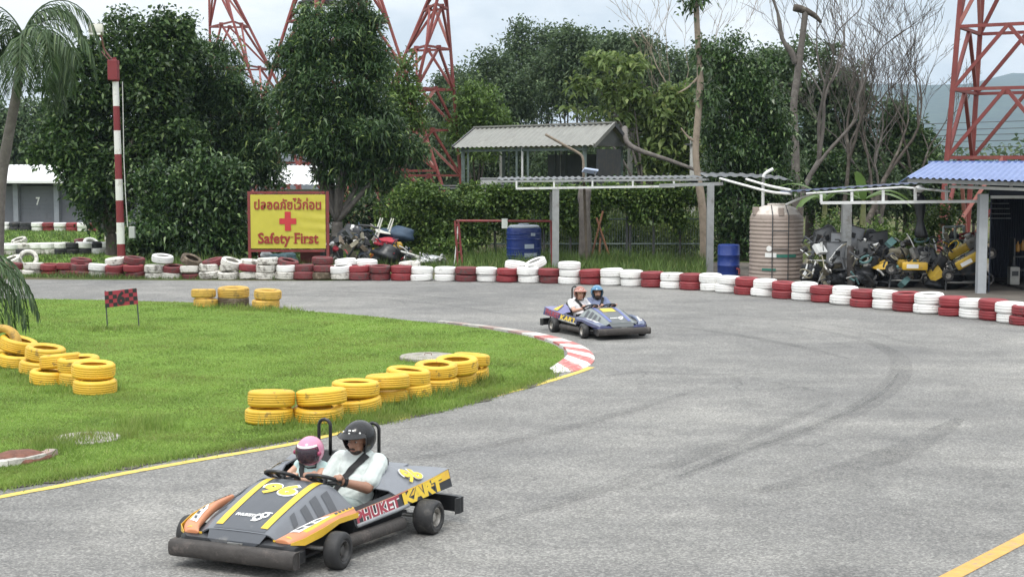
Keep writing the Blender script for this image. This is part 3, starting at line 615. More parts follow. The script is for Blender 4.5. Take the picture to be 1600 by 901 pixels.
# ------------------------------------------------------------------ two-seat karts
from mathutils.bvhtree import BVHTree
rubber = mat('slick_rubber', (0.018, 0.018, 0.019), 0.62, 0.25, 12, 0.1, 60, dirt=(0.07, 0.066, 0.06), damt=0.3, dscale=8)
black_p = mat('black_plastic', (0.016, 0.017, 0.019), 0.42, 0.2, 9, 0.05, 60, dirt=(0.06, 0.057, 0.052), damt=0.28, dscale=7)
black_m = mat('black_painted_tube', (0.012, 0.012, 0.013), 0.35, 0.1, 9)
foam = mat('worn_black_foam', (0.045, 0.040, 0.037), 0.8, 0.25, 9, 0.3, 45, dirt=(0.12, 0.10, 0.09), damt=0.3, dscale=6)
steel = mat('dull_steel', (0.32, 0.32, 0.31), 0.45, 0.2, 12, metal=0.8, dirt=(0.10, 0.08, 0.06), damt=0.3, dscale=9)
rim_m = mat('cast_rim', (0.36, 0.34, 0.31), 0.5, 0.25, 14, metal=0.5, dirt=(0.05, 0.045, 0.04), damt=0.4, dscale=10)
dkrim_m = mat('sooty_rim', (0.075, 0.072, 0.07), 0.5, 0.25, 14, metal=0.5, dirt=(0.2, 0.19, 0.17), damt=0.2, dscale=10)
white_dec = mat('white_decal', (0.74, 0.74, 0.72), 0.5, 0.06, 12, dirt=(0.3, 0.3, 0.3), damt=0.12, dscale=12)
red_dec = mat('red_decal', (0.27, 0.032, 0.05), 0.45, 0.15, 12)
yel_dec = mat('yellow_decal', (0.66, 0.46, 0.035), 0.45, 0.10, 12, dirt=(0.32, 0.24, 0.07), damt=0.18, dscale=14)
char_dec = mat('charcoal_decal', (0.052, 0.056, 0.064), 0.45, 0.12, 12)
dusty = (0.20, 0.195, 0.185)
def solid(mb, name, m, parent, th=0.012, smooth=True, angle=35):
    me = bpy.data.meshes.new(name); me.from_pydata(mb.v, [], mb.f); bm = bmesh.new(); bm.from_mesh(me)
    bmesh.ops.remove_doubles(bm, verts=bm.verts[:], dist=1e-5); bmesh.ops.recalc_face_normals(bm, faces=bm.faces[:])
    bmesh.ops.solidify(bm, geom=bm.faces[:], thickness=th); bmesh.ops.recalc_face_normals(bm, faces=bm.faces[:]); bm.to_mesh(me); bm.free()
    return link(name, me, m, parent, smooth, angle)
HOOD = [(0.24, [(0, .505), (.26, .500), (.33, .475), (.47, .355), (.52, .305)]), (0.32, [(0, .528), (.27, .523), (.345, .495), (.475, .365), (.525, .305)]), (0.55, [(0, .475), (.265, .470), (.33, .447), (.45, .355), (.50, .305)]),
        (0.80, [(0, .400), (.255, .396), (.305, .380), (.39, .325), (.44, .288)]), (0.98, [(0, .340), (.245, .336), (.285, .324), (.34, .288), (.37, .265)]), (1.08, [(0, .298), (.24, .295), (.275, .286), (.31, .264), (.33, .250)])]
HB = [None]
def hood_z(x, y):
    if HB[0] is not None:
        hit = HB[0].ray_cast(Vector((x, y, 1.5)), Vector((0, 0, -1)))
        if hit[0] is not None: return hit[0].z
    y = abs(y); x = min(max(x, HOOD[0][0]), HOOD[-1][0])
    for (xa, pa), (xb, pb) in zip(HOOD, HOOD[1:]):
        if xa <= x <= xb:
            t = (x - xa) / (xb - xa); pr = [(a[0] + (b[0] - a[0]) * t, a[1] + (b[1] - a[1]) * t) for a, b in zip(pa, pb)]; break
    for (ya, za), (yb, zb) in zip(pr, pr[1:]):
        if ya <= y <= yb: return za + (zb - za) * (y - ya) / max(1e-6, yb - ya)
    return pr[-1][1]
def hood_patch(mb, q, nx=8, ny=4, lift=0.005):
    q = [Vector((a, b)) for a, b in q]; vs_ = []
    for i in range(nx + 1):
        for j in range(ny + 1):
            s, t = i / nx, j / ny; p = (q[0] * (1 - t) + q[1] * t) * (1 - s) + (q[3] * (1 - t) + q[2] * t) * s; vs_.append((p.x, p.y, hood_z(p.x, p.y) + lift))
    return mb.add(vs_, [(i * (ny + 1) + j, i * (ny + 1) + j + 1, (i + 1) * (ny + 1) + j + 1, (i + 1) * (ny + 1) + j) for i in range(nx) for j in range(ny)])
SIDE = []
def set_side(y0, y1):
    SIDE[:] = [(x, zb, zt, y0 + (y1 - y0) * (.38 - x) / 1.26) for x, zb, zt in ((.38, .228, .330), (.15, .240, .345), (-.10, .252, .358), (-.35, .270, .382), (-.62, .290, .410), (-.88, .305, .448))]
def side_pt(x, t, sg, lift=0.0):
    for a, b in zip(SIDE, SIDE[1:]):
        if b[0] <= x <= a[0]:
            k = (a[0] - x) / (a[0] - b[0]); zb, zt, yo = (a[i] + (b[i] - a[i]) * k for i in (1, 2, 3)); break
    else: zb, zt, yo = SIDE[-1][1:] if x < 0 else SIDE[0][1:]
    return Vector((x, sg * (yo - 0.035 * t + lift), zb + (zt - zb) * t))
def side_text(mb, body, xa, xb, t0, t1, sg, bold=0.0, lift=0.005, slant=0.15):
    """letters between the two x positions, read from the outside of side sg"""
    vs_, fs, w, h = textmesh(body, 1.0, bold, 0.0, 1.0); out = []
    for v in vs_:
        a, b = v.x / w + 0.5 + slant * (v.y / h) * 0.06, v.y / h + 0.5
        x = xa + (xb - xa) * (a if sg > 0 else a); out.append(side_pt(x, t0 + (t1 - t0) * b, sg, lift))
    return mb.add(out, fs)
def rounded(mb, lev):
    """the same shape with its edges rounded off"""
    me = bpy.data.meshes.new('r'); me.from_pydata(mb.v, [], mb.f); bm = bmesh.new(); bm.from_mesh(me); bmesh.ops.remove_doubles(bm, verts=bm.verts[:], dist=1e-5); bmesh.ops.recalc_face_normals(bm, faces=bm.faces[:]); bm.to_mesh(me); bm.free()
    o = bpy.data.objects.new('r', me); COL.objects.link(o); md = o.modifiers.new('s', 'SUBSURF'); md.levels = lev; md.render_levels = lev
    m2 = bpy.data.meshes.new_from_object(o.evaluated_get(bpy.context.evaluated_depsgraph_get())); out = MB(); out.add([v.co for v in m2.vertices], [tuple(p.vertices) for p in m2.polygons]); bpy.data.objects.remove(o); bpy.data.meshes.remove(me); bpy.data.meshes.remove(m2); return out
def kart(loc, head, label, pal, num, logo=True, shift=0, fw=(.75, .60), rw=(-.42, .66), y0=.585, y1=.70):
    set_side(y0, y1)
    rz = math.atan2(head[1], head[0]); k = empty('kart', loc, rz, label, 'kart', 'karts on the track')
    body, panel, flank, accent, trim, rear_m, tint = pal[:7]
    # hood shell with its centre panel, stripes, slashes, number
    mb = MB(); rings = [[(x, -y, z) for y, z in reversed(p)] + [(x, y, z) for y, z in p[1:]] for x, p in HOOD]; mb.loft(rings, cap=False, closed=False); mb = rounded(mb, 2); HB[0] = BVHTree.FromPolygons([Vector(v) for v in mb.v], mb.f)
    hood = solid(mb, 'hood', flank, k, 0.012, True, 60)
    mb = MB(); hood_patch(mb, [(0.262, -.24), (0.262, .24), (1.068, .222), (1.068, -.222)], 14, 8, 0.003); mb.build('hood_panel', panel, hood, True)
    for sg in (-1, 1):
        mb = MB(); hood_patch(mb, [(0.265, sg * .185), (0.265, sg * .245), (1.03, sg * .225), (1.03, sg * .165)], 14, 2, 0.007); mb.build('stripe', pal[7] if len(pal) > 7 else yel_dec, hood, True)
        for (x0, x1) in ((.37, .46), (.50, .59), (.64, .72), (.77, .83)):
            ya = .335 if x0 < .5 else .31 if x0 < .7 else .29; yb = .47 if x0 < .5 else .44 if x0 < .7 else .37
            mb = MB(); hood_patch(mb, [(x0, sg * ya), (x1, sg * ya), (x1 + .07, sg * yb), (x0 + .07, sg * yb)], 4, 4, 0.006); mb.build('slash', char_dec, hood, True)
    if num:
        mb = MB(); vs_, fs, w, h = textmesh(num, 1.0, 0.050, 0.0, 1.06); mo = MB(); vo_, fo, w2, h2 = textmesh(num, 1.0, 0.075, 0.0, 1.06)
        mo.add([(0.50 - v.y / h * .195 - v.x / w * 0.0, v.x / w * .33, hood_z(0.50 - v.y / h * .195, v.x / w * .33) + 0.0065) for v in vo_], fo); mo.build('number_outline', white_dec, hood)
        mb.add([(0.50 - v.y / h * .175, v.x / w * .305, hood_z(0.50 - v.y / h * .175, v.x / w * .305) + 0.0085) for v in vs_], fs); mb.build('number', yel_dec, hood)
    else:
        mb = MB(); hood_patch(mb, [(0.42, -.13), (0.42, .13), (0.60, .13), (0.60, -.13)], 6, 6, 0.007); mb.build('number_plate', yel_dec, hood)
    if logo:
        mb = MB(); vs_, fs, w, h = textmesh('PHUKET', 1.0, 0.06)
        mb.add([(0.895 - v.y / h * .035 - v.x * 0.0, -.055 + v.x / w * .16, hood_z(0.895 - v.y / h * .035, -.055 + v.x / w * .16) + 0.007) for v in vs_], fs)
        mb.build('logo_lettering', white_dec, hood)
        mb = MB()
        for (cx, cy, s_, hole) in ((0.91, .065, .042, 1), (0.875, .105, .036, 1)):
            ring = []
            for a in range(8): 
                th = math.pi / 4 * a + math.pi / 8; ring.append((cx + s_ * math.cos(th) * 1.15, cy + s_ * math.sin(th)))
            inn = [((x - cx) * .5 + cx, (y - cy) * .5 + cy) for x, y in ring]
            vv = [(x, y, hood_z(x, y) + 0.0075) for x, y in ring + inn]; mb.add(vv, [(i, (i + 1) % 8, 8 + (i + 1) % 8, 8 + i) for i in range(8)])
        hood_patch(mb, [(0.835, .115), (0.835, .150), (0.85, .150), (0.85, .115)], 2, 2, 0.0075); hood_patch(mb, [(0.95, .03), (0.95, .075), (0.962, .075), (0.962, .03)], 2, 2, 0.0075)
        mb.build('logo_emblem', white_dec, hood)
    # nose below the hood
    def ring(x, w, z0, z1, r=.03): return [(x, -w, z0 + r), (x, -w + r, z0), (x, w - r, z0), (x, w, z0 + r), (x, w, z1 - r), (x, w - r, z1), (x, -w + r, z1), (x, -w, z1 - r)]
    mb = MB(); mb.loft([ring(.84, .48, .17, .262), ring(1.0, .515, .155, .256), ring(1.095, .495, .15, .248), ring(1.135, .44, .155, .232)]); nose = mb.build('nose', body, k, True, 40)
    mb = MB(); mb.loft([[(1.076, -.25, .292), (1.076, .25, .292)], [(1.142, -.225, .236), (1.142, .225, .236)], [(1.144, -.16, .195), (1.144, .16, .195)]], False, False); solid(mb, 'nose_panel', panel, nose, 0.006)
    # headlight pods flowing back over the front wheels
    POD = [(1.095, .325, .46, .272, .262, .236), (1.03, .375, .535, .314, .292, .226), (.85, .425, .572, .350, .325, .252), (.62, .480, .585, .380, .352, .300), (.34, .525, .590, .375, .338, .286)]
    for sg in (-1, 1):
        mb = MB(); mb.loft([[(x, sg * yi, zi), (x, sg * (yi * .45 + yo * .55), zi * .6 + zo * .4 + .008), (x, sg * (yo - .03), zo + .008), (x, sg * yo, zo - .015), (x, sg * yo, zb), (x, sg * yi, zb)] for x, yi, yo, zi, zo, zb in [(1.10,) + POD[0][1:]] + POD + [(.335,) + POD[-1][1:]]]); mb = rounded(mb, 2); PB = BVHTree.FromPolygons([Vector(v) for v in mb.v], mb.f)
        pod = mb.build('headlight_pod', accent, k, True, 70)
        mb = MB(); mb.loft([[(x + (.006 if i == 0 else 0), sg * (yo + .006), zo - .008), (x + (.006 if i == 0 else 0), sg * (yo + .006), zb + .004)] for i, (x, yi, yo, zi, zo, zb) in enumerate(POD)], False, False)
        mb.loft([[(1.091, sg * yo_, .262), (1.091, sg * yo_, .246)] for yo_ in (.31, .38, .446)], False, False); solid(mb, 'trim_band', trim, pod, 0.004)
        def pz(x, f):
            for a, b in zip(POD, POD[1:]):
                if b[0] <= x <= a[0]:
                    t = (a[0] - x) / (a[0] - b[0]); yi, yo, zi, zo = (a[i] + (b[i] - a[i]) * t for i in (1, 2, 3, 4)); yo -= .03; ym = yi * .45 + (yo + .03) * .55; y = yi + (yo - yi) * f
                    zm = zi * .6 + zo * .4 + .008; return y, (zi + (zm - zi) * (y - yi) / (ym - yi) if y < ym else zm + (zo + .008 - zm) * (y - ym) / max(1e-6, yo - ym))
        def pod_patch(mb, q, lift):
            vs_ = []; n1, n2 = 6, 5
            for i in range(n1 + 1):
                for j in range(n2 + 1):
                    s, t = i / n1, j / n2; x = (q[0][0] * (1 - t) + q[1][0] * t) * (1 - s) + (q[3][0] * (1 - t) + q[2][0] * t) * s; f = (q[0][1] * (1 - t) + q[1][1] * t) * (1 - s) + (q[3][1] * (1 - t) + q[2][1] * t) * s
                    y, z = pz(x, f); hit = PB.ray_cast(Vector((x, sg * y, 1.5)), Vector((0, 0, -1))); z = hit[0].z if hit[0] is not None else z; vs_.append((x, sg * y, z + lift))
            mb.add(vs_, [(i * 6 + j, i * 6 + j + 1, (i + 1) * 6 + j + 1, (i + 1) * 6 + j) for i in range(n1) for j in range(n2)])
        mb = MB(); pod_patch(mb, [(1.075, .60), (1.075, 1.0), (.345, 1.0), (.345, .72)], 0.0025); mb.build('trim_lip', trim, pod)
        mb = MB(); pod_patch(mb, [(1.02, .22), (1.0, .74), (.66, .80), (.78, .30)], 0.0045); mb.build('headlight', white_dec, pod)
        mb = MB()
        for q in ([(.985, .36), (.975, .56), (.93, .68), (.93, .44)], [(.905, .44), (.90, .70), (.84, .74), (.85, .50)], [(.82, .48), (.81, .64), (.75, .74), (.76, .56)]): pod_patch(mb, q, 0.007)
        mb.build('headlight_pattern', char_dec, pod)
        for q in range(5):
            mb = MB(); x = .60 - q * .050; pod_patch(mb, [(x, .66), (x, .90), (x - .034, .90), (x - .034, .66)], 0.005); mb.build('dash_mark', char_dec, pod)
        # side panel with lettering
        mb = MB(); mb.loft([[(x, sg * (yo - .11), zt), (x, sg * (yo - .035), zt), (x, sg * yo, zb), (x, sg * (yo - .11), zb)] for x, zb, zt, yo in SIDE]); sp = mb.build('side_panel', body, k, True, 30)
        mb = MB(); mb.loft([[side_pt(x, t, sg, 0.003) for t in (0.93, 1.0)] for x in (.37, .1, -.15, -.4, -.55)], False, False); mb.build('upper_trim', accent, sp)
        mb = MB(); mb.loft([[side_pt(x, t, sg, 0.0035) for t in (.50, 1.0)] for x in (-.32, -.50, -.70, -.87)], False, False); mb.build('rear_flash', trim, sp)
        xa, xm, xb = (.35, -.22, -.76) if sg > 0 else (-.80, -.24, .34)
        for bd, mm, li in ((0.10, white_dec, 0.0045), (0.045, red_dec, 0.0065))[0 if num else 1:]:
            mb = MB(); side_text(mb, 'PHUKET', xa, xm + (.03 if sg > 0 else -.03), .06, .97, sg, bd, li); mb.build('lettering' if bd < .06 else 'lettering_outline', mm, sp)
        for bd, mm, li in ((0.11, char_dec, 0.0050), (0.06 if num else 0.03, yel_dec, 0.0070)):
            mb = MB(); side_text(mb, 'KART', xm - (.01 if sg > 0 else -.01), xb, .04, .93, sg, bd, li); mb.build('lettering' if bd < .1 else 'lettering_outline', mm, sp)
        # sill, floor edge and side roller
        mb = MB(); mb.tube([tuple(side_pt(x, -.02, sg)) for x in (.36, .1, -.15, -.28)], .017, 8); mb.build('sill_tube', steel if sg < 0 else mat('grey_sill', (0.22, 0.23, 0.24), 0.45, 0.2, 9), k, True)  # light grey tube colour also paints the thin highlight along the sill
        mb = MB(); mb.loft([[side_pt(x, 0, sg) + Vector((0, -sg * a, b_)) for a, b_ in ((.012, .02), (.05, -.11), (.14, -.13), (.14, .02))] for x in (.37, .0, -.25)]); mb.build('sill', black_p, k)
        mb = MB(); ya, yb = side_pt(.37, 0, 1).y - .02, side_pt(-.2, 0, 1).y - .01; mb.tube([(.58, sg * (ya - .012), .130), (.56, sg * (ya - .01), .130), (-.20, sg * yb, .135), (-.22, sg * yb, .135)], [.040, .052, .052, .040], 14); mb.build('side_roller', foam, k, True, 40)
        for x in (.42, -.12): mb = MB(); mb.tube([(x, sg * .40, .12), (x, sg * (yb - .05), .13)], .016, 6); mb.build('roller_bracket', black_m, k)
        # rear shoulder beside the seat
        yy = lambda x: side_pt(x, 1, 1).y + .002; SH = [(-.16, yy(-.16), .366, yy(-.16) - .06, .395, .45, .405), (-.28, yy(-.28), .376, yy(-.28) - .08, .445, .445, .505), (-.44, yy(-.44), .390, yy(-.44) - .10, .462, .43, .535), (-.65, yy(-.65), .414, yy(-.65) - .12, .452, .40, .478), (-.885, yy(-.885), .452, yy(-.885) - .14, .455, .36, .445)]
        mb = MB(); mb.loft([[(x, sg * y0, z0), (x, sg * y1, z1), (x, sg * y2, z2)] for x, y0, z0, y1, z1, y2, z2 in SH], False, False); sh = solid(mb, 'rear_shoulder', rear_m, k, 0.012)
        # number plate leaning on the shoulder
        def shp(x, t):
            for a, b in zip(SH, SH[1:]):
                if b[0] <= x <= a[0]:
                    q = (a[0] - x) / (a[0] - b[0]); v_ = [a[i] + (b[i] - a[i]) * q for i in range(7)]
                    if t < .5: return Vector((x, sg * (v_[1] + (v_[3] - v_[1]) * t * 2), v_[2] + (v_[4] - v_[2]) * t * 2))
                    return Vector((x, sg * (v_[3] + (v_[5] - v_[3]) * (t * 2 - 1)), v_[4] + (v_[6] - v_[4]) * (t * 2 - 1)))
        nrm = Vector((0, sg * .75, .5)) * 0.016
        if num:
            mb = MB(); vs_, fs, w, h = textmesh(num, 1.0, 0.075); mb.add([shp(-.50 - sg * v.x / w * .24 + (-.05) * v.y / h, .46 + v.y / h * .66) + nrm for v in vs_], fs); mb.build('side_number_outline', white_dec, sh)
            mb = MB(); vs_, fs, w, h = textmesh(num, 1.0, 0.04); mb.add([shp(-.50 - sg * v.x / w * .215 + (-.05) * v.y / h, .46 + v.y / h * .60) + nrm * 1.35 for v in vs_], fs); mb.build('side_number', yel_dec, sh)
        else:
            mb = MB(); mb.add([shp(x, t) + nrm for x in (-.42, -.50, -.58) for t in (.15, .4, .6, .85)], [(i * 4 + j, i * 4 + j + 1, i * 4 + 5 + j, i * 4 + 4 + j) for i in range(2) for j in range(3)]); mb.build('side_number', yel_dec, sh)
        # seats, hoops, wheels
        y0 = sg * .23 + .03
        mb = MB(); mb.bbox((-.03, y0, .135), (.42, .37, .07), .025, (0, R(-6), 0)); seat = mb.build('seat', black_p, k, True, 40)
        bk = [[(-.20 - .26 * t - .02 * math.cos(a * 2), y0 + (.185 - .03 * t * t) * math.cos(a), .13 + .50 * t + 0.0 * a) for a in np.linspace(0, math.pi, 9)] for t in np.linspace(0, 1, 7)]
        bk = [[(-.22 - .24 * t + .11 * abs(math.cos(a)) ** 2.2 * (1 - .35 * t), y0 + (.195 - .035 * t * t) * math.cos(a), 0.13 + .44 * t) for a in np.linspace(0, math.pi, 11)] for t in np.linspace(0, 1, 7)]
        mb = MB(); mb.loft(bk, False, False); solid(mb, 'backrest', black_p, seat, 0.018)
        mb = MB(); pth = [(-.50, y0 - .055, .42), (-.505, y0 - .055, .80)] + [(-.507, y0 - .055 * math.cos(a), .805 + .055 * math.sin(a)) for a in np.linspace(.2, math.pi - .2, 7)] + [(-.505, y0 + .055, .80), (-.50, y0 + .055, .42)]
        mb.tube(pth, .0145, 10); mb.build('headrest_hoop', black_m, k, True)
        c = Vector((.17, sg * .19, .515)); ax = Vector((-.42, 0, .907)).normalized(); e1 = Vector((0, 1, 0)); e2 = ax.cross(e1)
        mb = MB(); mb.tube([c + (e1 * math.cos(a) + e2 * math.sin(a)) * .135 for a in np.linspace(0, 2 * math.pi, 29)[:-1]], .0155, 8, closed=True); sw = mb.build('steering_wheel', black_m, k, True)
        mb = MB()
        for a in (0.0, math.pi, -math.pi / 2): mb.beam(c - ax * .02, c + (e1 * math.cos(a) + e2 * math.sin(a)) * .130, .030, .010)
        mb.build('spoke', black_m, sw); mb = MB(); mb.tube([c - ax * .035, c + ax * .012], [.035, .03], 10); mb.build('hub', black_p, sw, True, 40)
        mb = MB(); mb.tube([c - ax * .03, c - ax * .30], .014, 8); mb.build('steering_column', black_m, sw)
        for x, yy, rr, ww in ((fw[0], fw[1], .140, .125), (rw[0], rw[1], .140, .170)):
            w = empty('wheel', (x, sg * yy, rr)); w.parent = k; h = ww / 2
            if x > 0: w.rotation_euler = (0, 0, R(shift))
            pr = [(.078, -h * .80), (.092, -h), (rr - .022, -h), (rr - .006, -h * .82), (rr, -h * .5), (rr, h * .5), (rr - .006, h * .82), (rr - .022, h), (.092, h), (.078, h * .80)]
            mb = MB(); mb.lathe(pr, 32, rot=(R(90), 0, 0), closed=True); mb.build('tyre', rubber, w, True, 40)
            o_ = -1 if sg > 0 else 1
            rp = [(.079, o_ * h * -.75), (.079, o_ * h * .80), (.072, o_ * h * .86), (.064, o_ * h * .72), (.058, o_ * h * .30), (.040, o_ * h * .26), (.034, o_ * h * .62), (.018, o_ * h * .66), (.0001, o_ * h * .70)]
            mb = MB(); mb.lathe(rp, 24, rot=(R(90), 0, 0)); rim = mb.build('rim', rim_m if x < 0 or tint else dkrim_m, w, True, 35)
            for b_ in range(5):
                a = b_ * 2 * math.pi / 5; mb = MB(); mb.tube([(math.cos(a) * .048, sg * h * .20, math.sin(a) * .048), (math.cos(a) * .048, sg * h * .42, math.sin(a) * .048)], .0065, 6); mb.build('wheel_nut', steel, rim)
    # chassis, engine, bumpers
    mb = MB(); mb.bbox((.10, 0, .085), (1.75, .86, .025), .008); mb.build('floor_pan', black_p, k)
    for x, y_ in (fw, rw): mb = MB(); mb.tube([(x, -y_, .14), (x, y_, .14)], .018, 8); mb.build('axle', steel, k, True)
    mb = MB(); mb.bbox((-.62, 0, .475), (.30, .56, .20), .06, (0, R(-16), 0)); mb.bbox((-.60, 0, .33), (.34, .50, .22), .02); mb.build('engine_cover', black_p, k, True, 40)
    mb = MB(); mb.bbox((-.86, 0, .37), (.05, y1 * 2 - .20, .14), .012, (0, R(14), 0)); mb.build('rear_panel', black_p, k, True, 40)
    mb = MB(); mb.bbox((-.72, 0, .445), (.33, .78, .02), .006, (0, R(3), 0)); mb.build('rear_deck', rear_m, k)
    fp = smoothpath([(1.145, -.52, .145), (1.175, -.51, .145), (1.185, -.30, .150), (1.187, 0, .150), (1.185, .30, .150), (1.175, .53, .145), (1.145, .54, .145)], 4)
    mb = MB()
    mb.loft([[p + Vector((-.045, 0, .062)), p + Vector((.012, 0, .062)), p + Vector((.038, 0, .045)), p + Vector((.046, 0, 0)), p + Vector((.038, 0, -.045)), p + Vector((.012, 0, -.062)), p + Vector((-.045, 0, -.062))] for p in fp]); fb = mb.build('front_bumper', foam, k, True, 50)
    for y in (-.3, .3): mb = MB(); mb.beam((1.0, y, .14), (1.16, y, .15), .05, .04); mb.build('bumper_bracket', black_m, fb)
    mb = MB(); mb.bbox((1.147, .02, .217), (.010, .13, .018), .003); mb.build('front_badge', steel, fb)
    for y in (-.50, .50): mb = MB(); mb.bbox((1.06, y, .145), (.14, .05, .10), .012); mb.build('bumper_cheek', black_p, fb)
    q = rw[1] + .09; rp = smoothpath([(-.78, -q, .165), (-.87, -q + .015, .165), (-.915, -.35, .165), (-.92, 0, .165), (-.915, .35, .165), (-.87, q - .015, .165), (-.78, q, .165)], 4)
    mb = MB(); mb.loft([[p + Vector((-.03, 0, .065)), p + Vector((.02, 0, .065)), p + Vector((.02, 0, -.065)), p + Vector((-.03, 0, -.065))] for p in rp]); rb = mb.build('rear_bumper', black_p, k, True, 50)
    for y in (-.4, .4): mb = MB(); mb.tube([(-.45, y, .16), (-.90, y, .20)], .016, 6); mb.tube([(-.86, y * 1.3, .33), (-.90, y * 1.35, .22)], .012, 6); mb.build('bumper_bracket', black_m, rb)
    return k
gloss = lambda n, c, **kw: mat(n, c, 0.36, 0.10, 7, 0.0, 40, dirt=dusty, damt=0.10, dscale=5, **kw)
NEAR_PAL = (mat('kart_black_body', (0.020, 0.021, 0.024), 0.4, 0.2, 7, dirt=(0.09, 0.085, 0.08), damt=0.22, dscale=6), gloss('kart_slate', (0.060, 0.066, 0.077)), gloss('kart_grey', (0.118, 0.127, 0.142)),
            gloss('kart_orange', (0.52, 0.21, 0.10)), gloss('kart_yellow', (0.66, 0.41, 0.035)), gloss('kart_mid_grey', (0.17, 0.18, 0.20)), False, yel_dec)
FAR_PAL = (mat('kart_navy_body', (0.03, 0.037, 0.11), 0.4, 0.2, 7, dirt=(0.15, 0.14, 0.14), damt=0.25, dscale=6), gloss('kart_deep_slate', (0.082, 0.09, 0.092)), gloss('kart_sage_grey', (0.165, 0.187, 0.185)),
           gloss('kart_blue_grey', (0.15, 0.175, 0.25)), gloss('kart_violet', (0.095, 0.10, 0.19)), gloss('kart_lilac', (0.15, 0.15, 0.29)), True, gloss('kart_blue', (0.085, 0.11, 0.29)))
HN = Vector((-.3987, -.9171)).normalized(); KN = Vector((-1.583, 11.617, 0.0))
HF = Vector((.390, -.921)).normalized(); KF = Vector((1.495, 26.24, 0.0))
kn = kart(KN, HN, 'grey and black two-seat kart numbered 96 with yellow stripes, nearest the camera', NEAR_PAL, '96', shift=3, fw=(.75, .650), rw=(-.46, .790), y0=.590, y1=.800)
kf = kart(KF, HF, 'blue and grey two-seat kart coming round the bend by the striped kerb', FAR_PAL, None, shift=-6); kf.scale = (.94, .94, .94)

